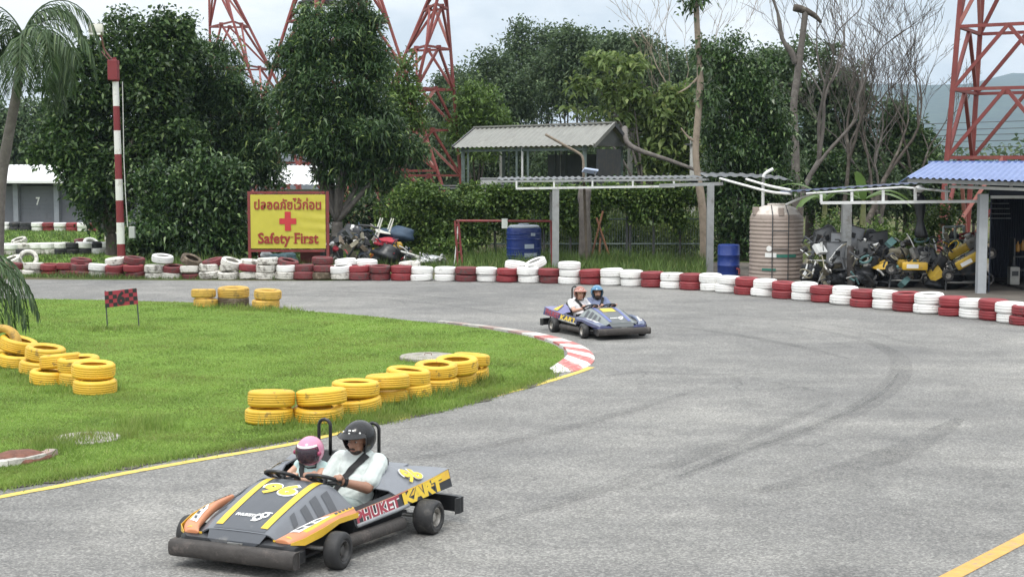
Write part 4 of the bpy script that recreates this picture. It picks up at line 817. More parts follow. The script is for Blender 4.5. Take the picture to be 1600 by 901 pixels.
# ------------------------------------------------------------------ people in the karts
def remesh(mb, name, m, parent, vox, sm=4, smooth=True):
    me = bpy.data.meshes.new(name); me.from_pydata(mb.v, [], mb.f); o = bpy.data.objects.new(name, me); COL.objects.link(o)
    bm = bmesh.new(); bm.from_mesh(me); bmesh.ops.recalc_face_normals(bm, faces=bm.faces[:]); bm.to_mesh(me); bm.free()
    md = o.modifiers.new('v', 'REMESH'); md.mode = 'VOXEL'; md.voxel_size = vox; md.use_smooth_shade = True
    if sm: s = o.modifiers.new('s', 'SMOOTH'); s.factor = 0.5; s.iterations = sm
    me2 = bpy.data.meshes.new_from_object(o.evaluated_get(bpy.context.evaluated_depsgraph_get())); bpy.data.objects.remove(o); bpy.data.meshes.remove(me); me2.name = name
    return link(name, me2, m, parent, smooth)
def helmet_shell(parent, c, r, m, kind, yaw, pitch, lining, trim, extra):
    """open-face or full-face shell; x forward"""
    rot = Euler((0, pitch, yaw)).to_matrix(); rx, ry, rz_ = r * 1.12, r * 0.94, r * 1.04; n1, n2 = 44, 26
    def pt(az, el, f=1.0):
        low = 1 - 0.10 * max(0, -el) ** 1.5; return Vector(c) + rot @ Vector((rx * math.cos(el) * math.cos(az) * f * low - .008, ry * math.cos(el) * math.sin(az) * f * low, rz_ * math.sin(el) * f))
    mb = MB(); V = [[pt(2 * math.pi * i / n1, -0.95 + (math.pi / 2 + 0.95) * j / n2) for i in range(n1)] for j in range(n2)]; top = pt(0, math.pi / 2)
    vs_ = [p for r_ in V for p in r_] + [top]; fs = []
    for j in range(n2 - 1):
        for i in range(n1):
            az = 2 * math.pi * (i + .5) / n1; az = az if az < math.pi else az - 2 * math.pi; el = -0.95 + (math.pi / 2 + 0.95) * (j + .5) / n2
            if kind == 'open': hole = abs(az) < 1.08 and el < 0.36
            else: hole = abs(az) < 1.1 and -0.52 < el < 0.44
            if not hole: fs.append((j * n1 + i, j * n1 + (i + 1) % n1, (j + 1) * n1 + (i + 1) % n1, (j + 1) * n1 + i))
    for i in range(n1): fs.append(((n2 - 1) * n1 + i, (n2 - 1) * n1 + (i + 1) % n1, len(vs_) - 1))
    mb.add(vs_, fs); h = solid(mb, 'helmet', m, parent, 0.022, True, 50)
    e0, a0 = (0.36, 1.08) if kind == 'open' else (0.44, 1.1)
    edge = [pt(a, e0, 1.004) for a in np.linspace(-a0, a0, 13)]
    if kind == 'open': pa = [pt(-a0, -0.9, 1.0)] + [pt(-a0, e, 1.004) for e in (-.5, 0)] + edge + [pt(a0, e, 1.004) for e in (0, -.5)] + [pt(a0, -0.9, 1.0)]; mb = MB(); mb.tube(pa, .006, 6); mb.build('edge_trim', trim, h, True)
    else:
        pa = [pt(-a0, 0, 1.004)] + edge + [pt(a0, 0, 1.004)] + [pt(a, -.52, 1.004) for a in np.linspace(a0, -a0, 13)]; mb = MB(); mb.tube(pa, .006, 6, closed=True); mb.build('edge_trim', trim, h, True)
    if extra == 'peak':
        mb = MB(); rows = []
        for t in np.linspace(0, 1, 5): rows.append([Vector(c) + rot @ Vector(((rx + .055 * t) * math.cos(a) * (1 - .10 * t * abs(a)), (ry + .03 * t) * math.sin(a), rz_ * math.sin(.40) - .012 * t + .02 * math.cos(a) * (1 - t))) for a in np.linspace(-1.05, 1.05, 13)])
        mb.loft(rows, False, False); pk = solid(mb, 'peak', m, h, 0.008)
        for a in (-.75, 0.0, .75): mb = MB(); mb.ball(pt(a, .50, 1.012), .009, 8, 6); mb.build('snap_button', white_dec, h, True)
        mb = MB(); 
        for i_, a in enumerate(np.linspace(-.14, .30, 6)):
            if i_ != 3: mb.add([pt(a - .03, .64, 1.012), pt(a + .03, .64, 1.012), pt(a + .04, .73, 1.012), pt(a - .02, .73, 1.012)], [(0, 1, 2, 3)])
        mb.build('helmet_lettering', white_dec, h)
    if extra == 'visor':
        mb = MB(); mb.loft([[pt(a, e, 1.035 + .03 * math.cos(a * 1.2)) for a in np.linspace(-1.25, 1.25, 17)] for e in np.linspace(-.60, .50, 9)], False, False); solid(mb, 'visor', VISOR, h, 0.003)
        mb = MB(); 
        for s_ in (-1, 1): mb.ball(pt(s_ * 1.2, .02, 1.04), (.02, .02, .02), 8, 6)
        mb.build('visor_pivot', trim, h, True)
        mb = MB(); mb.loft([[pt(a, e, 1.012) for a in np.linspace(-1.25, 1.25, 15)] for e in (.52, .66)], False, False); solid(mb, 'brow_panel', white_dec, h, 0.003)
    mb = MB(); mb.tube([pt(-1.2, -.75, .92), Vector(c) + rot @ Vector((r * .25, -r * .5, -r * 1.02)), Vector(c) + rot @ Vector((r * .42, 0, -r * 1.08)), Vector(c) + rot @ Vector((r * .25, r * .5, -r * 1.02)), pt(1.2, -.75, .92)], .008, 6); mb.build('chin_strap', lining, h, True)
    return h
def _visor():
    m = bpy.data.materials.new('smoked_visor'); m.use_nodes = True; nd, lk = m.node_tree.nodes, m.node_tree.links; b = nd['Principled BSDF']
    b.inputs['Base Color'].default_value = (0.06, 0.045, 0.06, 1); b.inputs['Roughness'].default_value = 0.08; b.inputs['Alpha'].default_value = 0.62; return m
VISOR = _visor()
def skin(n, c): 
    m = mat(n, c, 0.5, 0.08, 9, 0.0); b = m.node_tree.nodes['Principled BSDF']; b.inputs['Subsurface Weight'].default_value = 0.08; b.inputs['Subsurface Radius'].default_value = (.02, .008, .004); return m
def hand(mb, wr, C, ax, out, sc):
    """palm on top of the rim at C, four bent fingers over it, thumb alongside"""
    wr, C = Vector(wr), Vector(C); A = (C - wr).normalized(); T = out.normalized(); N = ax.normalized(); s = sc
    pc = C - A * .030 * s + N * .022 * s
    mb.caps(wr, pc - A * .02 * s, .026 * s, .030 * s, 10)
    for t in (-.024, -.008, .008, .024): mb.caps(pc - A * .022 * s + T * t * s, pc + A * .018 * s + T * t * 1.05 * s, .015 * s, .0135 * s, 8)
    for i, (t, L) in enumerate(((-.030, .86), (-.010, 1.0), (.011, .95), (.031, .75))):
        b0 = pc + A * .024 * s + T * t * s; b1 = b0 + (A * .030 - N * .006) * s * L; b2 = b1 + (A * .004 - N * .026) * s * L; b3 = b2 + (-A * .020 - N * .006) * s * L
        mb.caps(b0, b1, .0105 * s, .0095 * s, 8); mb.caps(b1, b2, .0095 * s, .0088 * s, 8); mb.caps(b2, b3, .0088 * s, .0075 * s, 8)
    sg_ = -1 if T.y > 0 else 1
    t0 = pc - A * .012 * s - T * .030 * s * (1); t1 = t0 - T * .022 * s + A * .018 * s - N * .008 * s; t2 = t1 + A * .026 * s - T * .004 * s - N * .012 * s
    mb.caps(t0, t1, .0125 * s, .011 * s, 8); mb.caps(t1, t2, .011 * s, .0085 * s, 8)
def person(kobj, label, yc, sz, tl, skin_m, shirt_m, trouser_m, head, wrists, rimc, hel, vox, stout=1.0, sleeve=0.62, beard=None, seat_x=-.20, watch=False, yaw=0.0, pitch=0.0, hr=0.145, face_extra=None, sleeveless=False, belt=1):
    root = None; s = sz; L = s * tl
    pel = Vector((seat_x, yc, .235)); che = Vector((seat_x - .10, yc, .235 + .27 * L)); shc = Vector((seat_x - .145, yc, .235 + .385 * L)); hd = Vector(head); nk = Vector((hd.x - .02, yc * .5 + hd.y * .5, hd.z - .105 * s)); nkb = Vector((shc.x + .0, yc, shc.z + .02))
    shw = .175 * s * (1 + .12 * (stout - 1) * 3)
    fwd = Matrix.Rotation(yaw, 3, 'Z') @ Matrix.Rotation(pitch, 3, 'Y')
    S = {1: shc + Vector((0, shw, -.01)), -1: shc + Vector((0, -shw, -.01))}; W = {1: Vector(wrists[0]), -1: Vector(wrists[1])}; E = {}
    for g in (1, -1):
        d = W[g] - S[g]; mid = (S[g] + W[g]) / 2; l = max(.5 * d.length + .012, .275 * s); drop = math.sqrt(max(0.0004, l * l - (d.length / 2) ** 2)); E[g] = mid + Vector((-.05, g * .45, -.9)).normalized() * drop
    def torso(mb, g_):
        k = stout
        for t, rx, ry in ((0, .125, .165), (.25, .128 * k, .160 * k), (.5, .124 * k, .160 * k), (.75, .115, .165), (1.0, .095, .150)):
            p = pel.lerp(shc, t); mb.ball(p + Vector((.012 * (k - 1) * 10 * (1 - abs(t - .35)), 0, 0)), (rx * s + g_, ry * s + g_, .105 * s + g_), 18, 11)
        for g in (1, -1): mb.ball(S[g] + Vector((0, -g * .015, 0)), (.066 * s * k + g_, .066 * s * k + g_, .068 * s * k + g_), 14, 9); mb.caps(nkb + Vector((0, 0, .0)), S[g] + Vector((0, -g * .02, .012)), .055 * s + g_, .05 * s + g_)
    mb = MB(); torso(mb, 0.0)
    mb.caps(nkb, nk, .060 * s, .056 * s); mb.caps(nk, nk + fwd @ Vector((.02, 0, .05)), .056 * s, .06 * s)
    h = hr / 0.145
    def hp(x, y, z): return hd + fwd @ Vector((x * h, y * h, z * h))
    def hball(x, y, z, r): mb.ball(hp(x, y, z), tuple(q * h for q in r), 16, 11, (0, pitch, yaw))
    hball(-.012, 0, .028, (.100, .079, .092)); hball(.028, 0, -.035, (.066, .064, .070)); hball(.045, 0, -.078, (.042, .045, .028))
    mb.caps(hp(.082, 0, .018), hp(.108, 0, -.028), .010 * h, .0155 * h, 10)
    for g in (1, -1): mb.ball(hp(.100, g * .013, -.032), .010 * h, 8, 6); mb.caps(hp(.084, g * .014, .026), hp(.070, g * .052, .024), .011 * h, .010 * h, 8); mb.ball(hp(.066, g * .040, -.022), (.022 * h, .02 * h, .02 * h), 10, 7); mb.ball(hp(-.01, g * .080, -.005), (.018 * h, .010 * h, .030 * h), 10, 7)
    mb.caps(hp(.090, -.020, -.058), hp(.090, .020, -.058), .0085 * h, .0085 * h, 8); mb.caps(hp(.087, -.016, -.068), hp(.087, .016, -.068), .009 * h, .009 * h, 8)
    for g in (1, -1):
        mb.caps(S[g], E[g], .052 * s * stout, .043 * s * stout); mb.caps(E[g], W[g], .042 * s * stout, .028 * s)
        C = Vector(rimc[0 if g > 0 else 1]); hand(mb, W[g], C, Vector((-.42, 0, .907)), Vector((0, g, 0)), s * 1.0)
        hip = pel + Vector((.05, g * .085 * s, -.03)); kne = Vector((.17, yc + g * .11 * s, .33)); ank = Vector((.62, yc + g * .10, .16))
        if sz < .85: kne = Vector((.10, yc + g * .10, .30)); ank = Vector((.40, yc + g * .08, .17))
        mb.caps(hip, kne, .078 * s, .058 * s); mb.caps(kne, ank, .055 * s, .038 * s); mb.caps(ank, ank + Vector((.14 * s, 0, .03)), .038 * s, .032 * s)
    root = remesh(mb, 'person', skin_m, None, vox, 3); root.location = kobj.location; root.rotation_euler = kobj.rotation_euler; root.scale = kobj.scale; tag(root, label, 'person', 'people riding the karts')
    mb = MB(); torso(mb, .012)
    for g in (1, -1):
        if sleeveless: mb.ball(S[g] + Vector((0, -g * .02, 0)), (.066 * s, .055 * s, .066 * s), 12, 8)
        else: q = S[g].lerp(E[g], sleeve); mb.caps(S[g], q, .068 * s * stout, .068 * s * stout)
    sh = remesh(mb, 'shirt', shirt_m, root, vox * 1.1, 2)
    # soft folds pulled across the cloth
    n_ = len(sh.data.vertices); co_ = np.empty(n_ * 3, np.float32); no_ = np.empty(n_ * 3, np.float32); sh.data.vertices.foreach_get('co', co_); sh.data.vertices.foreach_get('normal', no_); co_ = co_.reshape(-1, 3); no_ = no_.reshape(-1, 3)
    x_, y_, z_ = co_[:, 0], co_[:, 1] - yc, co_[:, 2]; w1 = np.sin(z_ * 58 + 22 * y_ + 5 * np.sin(x_ * 19 + y_ * 12)); w2 = np.sin(y_ * 70 - z_ * 38 + 4 * np.sin(z_ * 25)); amp = 0.0042 * s * (0.35 + 0.65 * np.clip((0.62 - z_) * 4, 0, 1))
    co_ += no_ * (amp * (np.abs(w1) ** 0.7 * np.sign(w1) * 0.7 + w2 * 0.45))[:, None]; sh.data.vertices.foreach_set('co', co_.ravel()); sh.data.update()
    mb = MB()
    for g in (1, -1):
        hip = pel + Vector((.05, g * .085 * s, -.03)); kne = Vector((.17, yc + g * .11 * s, .33)); ank = Vector((.62, yc + g * .10, .16))
        if sz < .85: kne = Vector((.10, yc + g * .10, .30)); ank = Vector((.40, yc + g * .08, .17))
        mb.caps(hip, kne, .092 * s, .074 * s); mb.caps(kne, kne.lerp(ank, .3), .072 * s, .066 * s)
    remesh(mb, 'trousers', trouser_m, root, vox * 1.6, 2)
    # eyes, brows, hair on the face
    for g in (1, -1):
        mb = MB(); mb.ball(hp(.0785, g * .032, .008), (.011 * h, .012 * h, .0085 * h), 10, 8); mb.build('eye', mat('eye_white', (0.38, 0.34, 0.31), 0.25, 0.02), root, True)
        mb = MB(); mb.ball(hp(.0895, g * .032, .008), (.004 * h, .006 * h, .006 * h), 8, 6); mb.build('iris', mat('dark_iris', (0.02, 0.012, 0.008), 0.15, 0.02), root, True)
        mb = MB(); mb.caps(hp(.090, g * .018, .034), hp(.076, g * .052, .033), .0065 * h, .005 * h, 8); mb.build('eyebrow', mat('dark_hair', (0.018, 0.013, 0.010), 0.6, 0.2, 40), root, True)
    mb = MB(); mb.caps(hp(.0965, -.018, -.0635), hp(.0965, .018, -.0635), .004 * h, .004 * h, 8); mb.build('lips', mat('lips', (0.30, 0.11, 0.09), 0.45, 0.05), root, True)
    if beard:
        mb = MB(); mb.caps(hp(.099, -.026, -.053), hp(.103, 0, -.047), .006, .008, 8); mb.caps(hp(.099, .026, -.053), hp(.103, 0, -.047), .006, .008, 8)
        if beard == 'full': mb.ball(hp(.045, 0, -.085), (.052, .055, .040), 14, 9); mb.ball(hp(.02, .05, -.05), (.045, .022, .045), 10, 8); mb.ball(hp(.02, -.05, -.05), (.045, .022, .045), 10, 8); mb.caps(hp(.085, -.03, -.06), hp(.07, -.035, -.09), .010, .012); mb.caps(hp(.085, .03, -.06), hp(.07, .035, -.09), .010, .012)
        elif beard == 'stubble': mb.ball(hp(.046, 0, -.082), (.0445, .0475, .030), 14, 9)
        mb.build('beard', mat('beard_hair', (0.030, 0.022, 0.018), 0.7, 0.3, 60, 0.4, 200), root, True)
    hm, kind, extra, lin, tr = hel; helmet_shell(root, hd + fwd @ Vector((-.012, 0, .015)), hr, hm, kind, yaw, pitch, lin, tr, extra)
    if watch:
        p = W[1].lerp(E[1], .16); d = (E[1] - W[1]).normalized(); mb = MB(); mb.tube([p - d * .014, p + d * .014], .038 * s, 14); mb.ball(p + Vector((.0, .030, .024)), (.018, .012, .018), 10, 7); mb.build('wristwatch', black_p, root, True, 40)
    # lap-and-shoulder harness laid on the shirt
    bv = BVHTree.FromPolygons([v.co for v in sh.data.vertices], [tuple(p.vertices) for p in sh.data.polygons])
    def belt_strip(a, b, wd, nm):
        rows = []
        for t in np.linspace(0, 1, 22):
            c0 = Vector(a).lerp(Vector(b), t); side = (Vector(b) - Vector(a)).normalized(); wv_ = Vector((1, 0, .35)).cross(side).normalized(); row = []
            for q in (-wd, -wd * .33, wd * .33, wd):
                o_ = c0 + wv_ * q + Vector((.6, 0, .21)); hit = bv.ray_cast(o_, Vector((-1, 0, -.35)).normalized())
                row.append((hit[0] + Vector((.010, 0, .006))) if hit[0] else None)
            if all(r_ is not None for r_ in row): rows.append(row)
        if len(rows) > 3: mb = MB(); mb.loft(rows, False, False); o = solid(mb, nm, BELT, root, 0.004)
    if belt:
        belt_strip(S[belt] + Vector((.02, -belt * .075 * s, .06 * s)), pel + Vector((.12, -belt * .12 * s, .10)), .028 * max(s, .8), 'shoulder_belt')
        if belt < 0 or kobj is kf: belt_strip(pel + Vector((.12, -.15 * s, .12)), pel + Vector((.12, .15 * s, .12)), .024, 'lap_belt')
    return root
BELT = mat('belt_webbing', (0.014, 0.014, 0.015), 0.75, 0.15, 30)
cloth = lambda n, c: mat(n, c, 0.88, 0.10, 14, 0.25, 22, spec=0.2)
tan = skin('skin_brown', (0.31, 0.165, 0.11)); fair = skin('skin_light', (0.52, 0.31, 0.22)); fair2 = skin('skin_pink', (0.50, 0.29, 0.215)); olive = skin('skin_olive', (0.36, 0.20, 0.14))
hblack = mat('helmet_black', (0.010, 0.010, 0.011), 0.22, 0.1, 6, spec=0.35, coat=0.12); hpink = mat('helmet_pink', (0.62, 0.24, 0.36), 0.25, 0.12, 6, coat=0.4, dirt=(0.62, 0.5, 0.55), damt=0.15)
horange = mat('helmet_copper', (0.31, 0.12, 0.085), 0.3, 0.12, 6, coat=0.3, dirt=(0.45, 0.3, 0.25), damt=0.3); hblue = mat('helmet_blue', (0.045, 0.18, 0.33), 0.22, 0.25, 5, coat=0.5, dirt=(0.2, 0.36, 0.48), damt=0.3, dscale=6)
magenta = mat('helmet_magenta_trim', (0.30, 0.04, 0.10), 0.4, 0.1)
mint = cloth('mint_cotton', (0.55, 0.60, 0.58)); 
person(kn, 'person in a mint T-shirt and black open-face helmet steering the near kart', .22, 1.0, .88, tan, mint, cloth('grey_green_shorts', (0.33, 0.38, 0.36)), (-.290, .240, .752), ((.115, .300, .500), (.115, .085, .512)), ((.18, .325, .532), (.18, .060, .532)),
       (hblack, 'open', 'peak', black_p, black_p), .0065, 1.10, .72, 'stubble', watch=True, pitch=.10, yaw=-.08, hr=.139, belt=1)
person(kn, 'small person in a pink helmet with smoked visor, passenger seat of the near kart', -.15, .68, 1.12, fair, cloth('aqua_top', (0.47, 0.62, 0.60)), cloth('child_shorts', (0.30, 0.33, 0.38)), (-.14, -.13, .640), ((.13, -.085, .485), (.12, -.30, .485)), ((.18, -.065, .530), (.175, -.322, .530)),
       (hpink, 'full', 'visor', black_p, magenta), .0065, 1.0, .3, None, pitch=.16, yaw=.05, hr=.118, sleeveless=True, belt=-1, seat_x=-.06)
person(kf, 'person in a white T-shirt and copper helmet riding in the far kart', -.20, .93, .95, fair2, cloth('white_cotton', (0.66, 0.65, 0.66)), cloth('pale_shorts', (0.55, 0.54, 0.56)), (-.265, -.20, .735), ((.115, -.085, .500), (.11, -.32, .485)), ((.18, -.065, .532), (.175, -.325, .530)),
       (horange, 'open', 'peak', black_p, black_p), .009, 1.0, .55, None, yaw=-.22, pitch=0.0, hr=.128, belt=-1)
person(kf, 'bearded person in a blue-grey shirt and glossy blue helmet in the far kart', .20, 1.0, .90, olive, cloth('blue_grey_cotton', (0.17, 0.20, 0.30)), cloth('dark_shorts', (0.08, 0.09, 0.12)), (-.275, .17, .738), ((.115, .300, .500), (.115, .085, .512)), ((.18, .325, .532), (.18, .060, .532)),
       (hblue, 'open', None, black_p, black_p), .009, 1.05, .70, 'full', yaw=-.25, pitch=.02, hr=.131, belt=1)
# ------------------------------------------------------------------ built things behind the tyre wall
red_st = mat('red_steel', (0.20, 0.035, 0.035), 0.6, 0.2, 6, dirt=(0.10, 0.05, 0.04), damt=0.3, dscale=5)
tower_m = mat('tower_red_paint', (0.205, 0.045, 0.040), 0.65, 0.18, 2, dirt=(0.22, 0.08, 0.06), damt=0.35, dscale=1.5)
tower_p = mat('tower_faded_paint', (0.36, 0.14, 0.12), 0.7, 0.15, 2, dirt=(0.35, 0.12, 0.10), damt=0.3, dscale=1.5)
grey_st = mat('galvanised_grey', (0.30, 0.31, 0.31), 0.5, 0.15, 5, metal=0.3, dirt=(0.16, 0.14, 0.12), damt=0.25, dscale=3)
white_st = mat('white_painted_steel', (0.62, 0.63, 0.62), 0.5, 0.08, 5, dirt=(0.3, 0.27, 0.22), damt=0.25, dscale=4)
dark_st = mat('dark_steel', (0.05, 0.055, 0.06), 0.6, 0.2, 5, dirt=(0.12, 0.08, 0.05), damt=0.3, dscale=5)
green_st = mat('green_grey_steel', (0.12, 0.16, 0.15), 0.6, 0.2, 5, dirt=(0.06, 0.07, 0.05), damt=0.3, dscale=4)
wood_m = mat('weathered_wood', (0.20, 0.16, 0.12), 0.85, 0.3, 8, 0.3, 50)
def part(parent, name, m, fn, smooth=False, angle=None):
    mb = MB(); fn(mb); return mb.build(name, m, parent, smooth, angle)
def rel(o): return lambda p: Vector(p) - o.location

# striped lamp pole
Yp = 45.0; b0 = P(190, 408, Yp); b0.z = 0
pole = empty('lamp_pole', b0, 0, 'red and white striped lamp pole with a floodlight on its bent arm', 'lamp pole')
pw, pr_ = mat('pole_white', (0.66, 0.66, 0.64), 0.6, 0.08, 3, dirt=(0.35, 0.32, 0.28), damt=0.25, dscale=3), mat('pole_red', (0.19, 0.022, 0.028), 0.55, 0.12, 3, dirt=(0.15, 0.03, 0.03), damt=0.2)
zz = [0] + [P(190, v, Yp).z for v in (381, 347.5, 313, 280, 241, 204, 166, 128)]
xo = lambda z: -0.012 * z
for i in range(8):
    part(pole, 'band', pr_ if i % 2 == 0 else pw, lambda mb: mb.tube([(xo(zz[i]), 0, zz[i]), (xo(zz[i + 1]), 0, zz[i + 1])], [0.125 - .004 * i, 0.121 - .004 * i], 14), True, 40)
zt = zz[-1]; ztop = P(184, 90, Yp).z
part(pole, 'switch_box', pr_, lambda mb: mb.bbox((xo(zt) - 0.04, -0.05, (zt + ztop) / 2 - 0.02), (0.30, 0.30, ztop - zt - 0.12), 0.03))
part(pole, 'cap', pr_, lambda mb: mb.tube([(xo(zt), 0, zt), (xo(zt) - .02, 0, ztop)], [0.10, 0.06], 12), True, 40)
fl = P(150, 48, Yp - 0.4) - b0
part(pole, 'arm', mat('arm_rust', (0.22, 0.10, 0.09), 0.7, 0.2, 5), lambda mb: (mb.tube(smoothpath([(xo(zt) - .05, 0, ztop - .1), (-.35, -.1, ztop + .22), (fl.x + .15, fl.y, fl.z - .18), (fl.x, fl.y, fl.z - .1)], 4), .028, 8), mb.tube([(xo(zt) - .05, 0, ztop - .25), (-.45, -.1, ztop + .18)], .018, 6)), True)
lamp = part(pole, 'floodlight', mat('floodlight_body', (0.42, 0.42, 0.36), 0.5, 0.1, 5), lambda mb: mb.bbox((fl.x, fl.y, fl.z + .02), (.42, .26, .30), .04, (R(-25), 0, R(8))), True, 40)
part(lamp, 'lens', mat('floodlight_glass', (0.55, 0.56, 0.52), 0.12, 0.05), lambda mb: mb.box((fl.x, fl.y - .13, fl.z - .04), (.34, .02, .22), (R(-25), 0, R(8))))
part(pole, 'bracket', grey_st, lambda mb: mb.tube([(fl.x - .1, fl.y, fl.z + .1), (fl.x + .12, fl.y, fl.z + .26), (fl.x + .2, fl.y, fl.z)], .018, 6))
part(pole, 'cable', mat('pale_cable', (0.5, 0.5, 0.48), 0.6), lambda mb: mb.tube([(.15, -.02, zt), (.145, -.03, 3.2), (.17, -.04, 2.2), (.21, -.02, 1.15)], .014, 6))
part(pole, 'meter_box', mat('meter_box_grey', (0.40, 0.41, 0.40), 0.5, 0.1), lambda mb: mb.bbox((.34, 0, .98), (.18, .14, .36), .02))

# yellow safety sign
Ys = 43.6
def sp_(u, v): return P(u, v, Ys)
sb = sp_(450, 412); sb.z = 0; sign = empty('safety_sign', sb, 0, 'yellow Safety First sign with a red cross in a dark red frame', 'sign'); q = rel(sign)
for u in (389, 511.5): part(sign, 'post', red_st, lambda mb: mb.box((q(sp_(u, 300)).x, 0, sp_(u, 299).z / 2), (.085, .085, sp_(u, 299).z)))
zb_, zt_ = sp_(450, 391.5).z, sp_(450, 301).z
for z in (zb_, zt_): part(sign, 'rail', red_st, lambda mb: mb.box((0, -.003, z), (q(sp_(511, 300)).x - q(sp_(389, 300)).x - .085, .075, .075)))
part(sign, 'brace', red_st, lambda mb: mb.beam((q(sp_(400, 300)).x, .06, zt_), (q(sp_(395, 300)).x, 1.0, 0.05), .06))
part(sign, 'brace', red_st, lambda mb: mb.beam((q(sp_(505, 300)).x, .06, zt_), (q(sp_(508, 300)).x, 1.0, 0.05), .06))
xl, xr, zb2, zt2 = q(sp_(391.5, 300)).x, q(sp_(508.5, 300)).x, sp_(450, 388).z, sp_(450, 304).z
def vinyl(mb):
    n1, n2 = 40, 26; vs_ = []
    for i in range(n1 + 1):
        for j in range(n2 + 1):
            s, t = i / n1, j / n2; wr = max(0, s - .45) * 0.016 * math.sin(t * 34 + 5 * s) * math.sin(math.pi * t); vs_.append((xl + (xr - xl) * s, -.062 + wr + .004 * math.sin(s * 9), zb2 + (zt2 - zb2) * t))
    mb.add(vs_, [(i * (n2 + 1) + j, (i + 1) * (n2 + 1) + j, (i + 1) * (n2 + 1) + j + 1, i * (n2 + 1) + j + 1) for i in range(n1) for j in range(n2)])
face = part(sign, 'panel', mat('sign_yellow_vinyl', (0.53, 0.465, 0.062), 0.42, 0.06, 3), vinyl, True)
part(sign, 'backing', grey_st, lambda mb: mb.box(((xl + xr) / 2, -.02, (zb2 + zt2) / 2), (xr - xl, .02, zt2 - zb2)))
sred = mat('sign_red_ink', (0.30, 0.030, 0.028), 0.45, 0.08, 4)
cx, sw_ = (xl + xr) / 2, xr - xl; yq = -.082
zc = lambda v: sp_(450, v).z
def lett(name, body, u0, u1, v0, v1, bold): part(face, name, sred, lambda mb: place_text(mb, body, ((q(sp_((u0 + u1) / 2, 300)).x), yq, (zc(v0) + zc(v1)) / 2), (1, 0, 0), (0, 0, 1), q(sp_(u1, 300)).x - q(sp_(u0, 300)).x, zc(v0) - zc(v1), bold, 0.0))
lett('lettering', 'ปลอดภัยไว้ก่อน', 397.5, 502, 309, 327.5, 0.022)
def thai_loops(mb):   # small round heads of the traditional letter forms
    for u, v in ((400.5, 316), (411.5, 324), (422.5, 318), (433, 323), (444, 323.5), (455.5, 317), (467.5, 323), (480.5, 323), (489.5, 317.5), (498, 317)):
        c = q(sp_(u, v)); mb.tube([(c.x + .022 * math.cos(a), yq + .001, sp_(u, v).z + .026 * math.sin(a)) for a in np.linspace(0, 6.28, 9)[:-1]], .008, 4, closed=True)
part(face, 'lettering', sred, thai_loops)
WORD = 'Safety First'
lett('lettering', WORD, 403, 497.5, 363.2, 385.5, 0.024)
def serifs(mb):
    for u, v, w in ((406, 379.6, 5), (404.5, 366, 3.5), (425, 379.4, 7), (419.5, 379.4, 5), (447.5, 370.2, 6), (457, 370.2, 5), (462.5, 379.4, 8), (462.5, 364.4, 7), (475.3, 379.4, 7), (474, 370.2, 4), (482, 379.4, 7), (481, 370.2, 4), (493.5, 370.2, 6)):
        c = q(sp_(u, v)); mb.box((c.x, yq, sp_(u, v).z), (w * .8 * Ys / FPX, .002, .022))
part(face, 'lettering', sred, serifs)
part(face, 'red_cross', mat('cross_red', (0.50, 0.035, 0.045), 0.45, 0.06, 4), lambda mb: mb.poly([(q(sp_(u, 300)).x, yq, zc(v)) for u, v in ((445, 330.5), (454.5, 330.5), (454.5, 341), (463, 341), (463, 350), (454.5, 350), (454.5, 360.5), (445, 360.5), (445, 350), (436.5, 350), (436.5, 341), (445, 341))]))

# small checkered flag board on the lawn
fb = G(191, 513); flag = empty('flag_board', fb, 0, 'small red and black checkered board with a 6 on two thin posts', 'flag board'); Yf = fb.y; q = rel(flag)
for (u, v, u2, v2) in ((168, 514, 164.5, 454), (217.5, 513, 212.5, 450)): a, b = P(u, v, Yf), P(u2, v2, Yf); a.z = 0; part(flag, 'post', dark_st, lambda mb: mb.tube([q(a), q(b)], .012, 6))
c00, c10, c11, c01 = (q(P(*p, Yf)) for p in ((165, 480.5), (216, 474.5), (213.5, 450), (163.5, 455.5)))
bl = lambda s, t, y=-.016: (c00 * (1 - s) + c10 * s) * (1 - t) + (c01 * (1 - s) + c11 * s) * t + Vector((0, y, 0))
fp_ = part(flag, 'panel', mat('flag_red', (0.30, 0.03, 0.05), 0.6, 0.1, 9), lambda mb: mb.poly([bl(0, 0), bl(1, 0), bl(1, 1), bl(0, 1)], .02, (0, 1, 0)))
fk = mat('flag_black', (0.02, 0.018, 0.02), 0.6, 0.1, 9)
for i in range(8):
    for j in range(4):
        if (i + j) % 2 == 0 and i not in (3, 4): part(fp_, 'check', fk, lambda mb: mb.add([bl(s, t, -.019) for s, t in ((i / 8, j / 4), ((i + 1) / 8, j / 4), ((i + 1) / 8, (j + 1) / 4), (i / 8, (j + 1) / 4))], [(0, 1, 2, 3)]))
part(fp_, 'number', fk, lambda mb: place_text(mb, '6', bl(.5, .5, -.02), c10 - c00, (0, 0, 1), .15, .26, .05, .002))

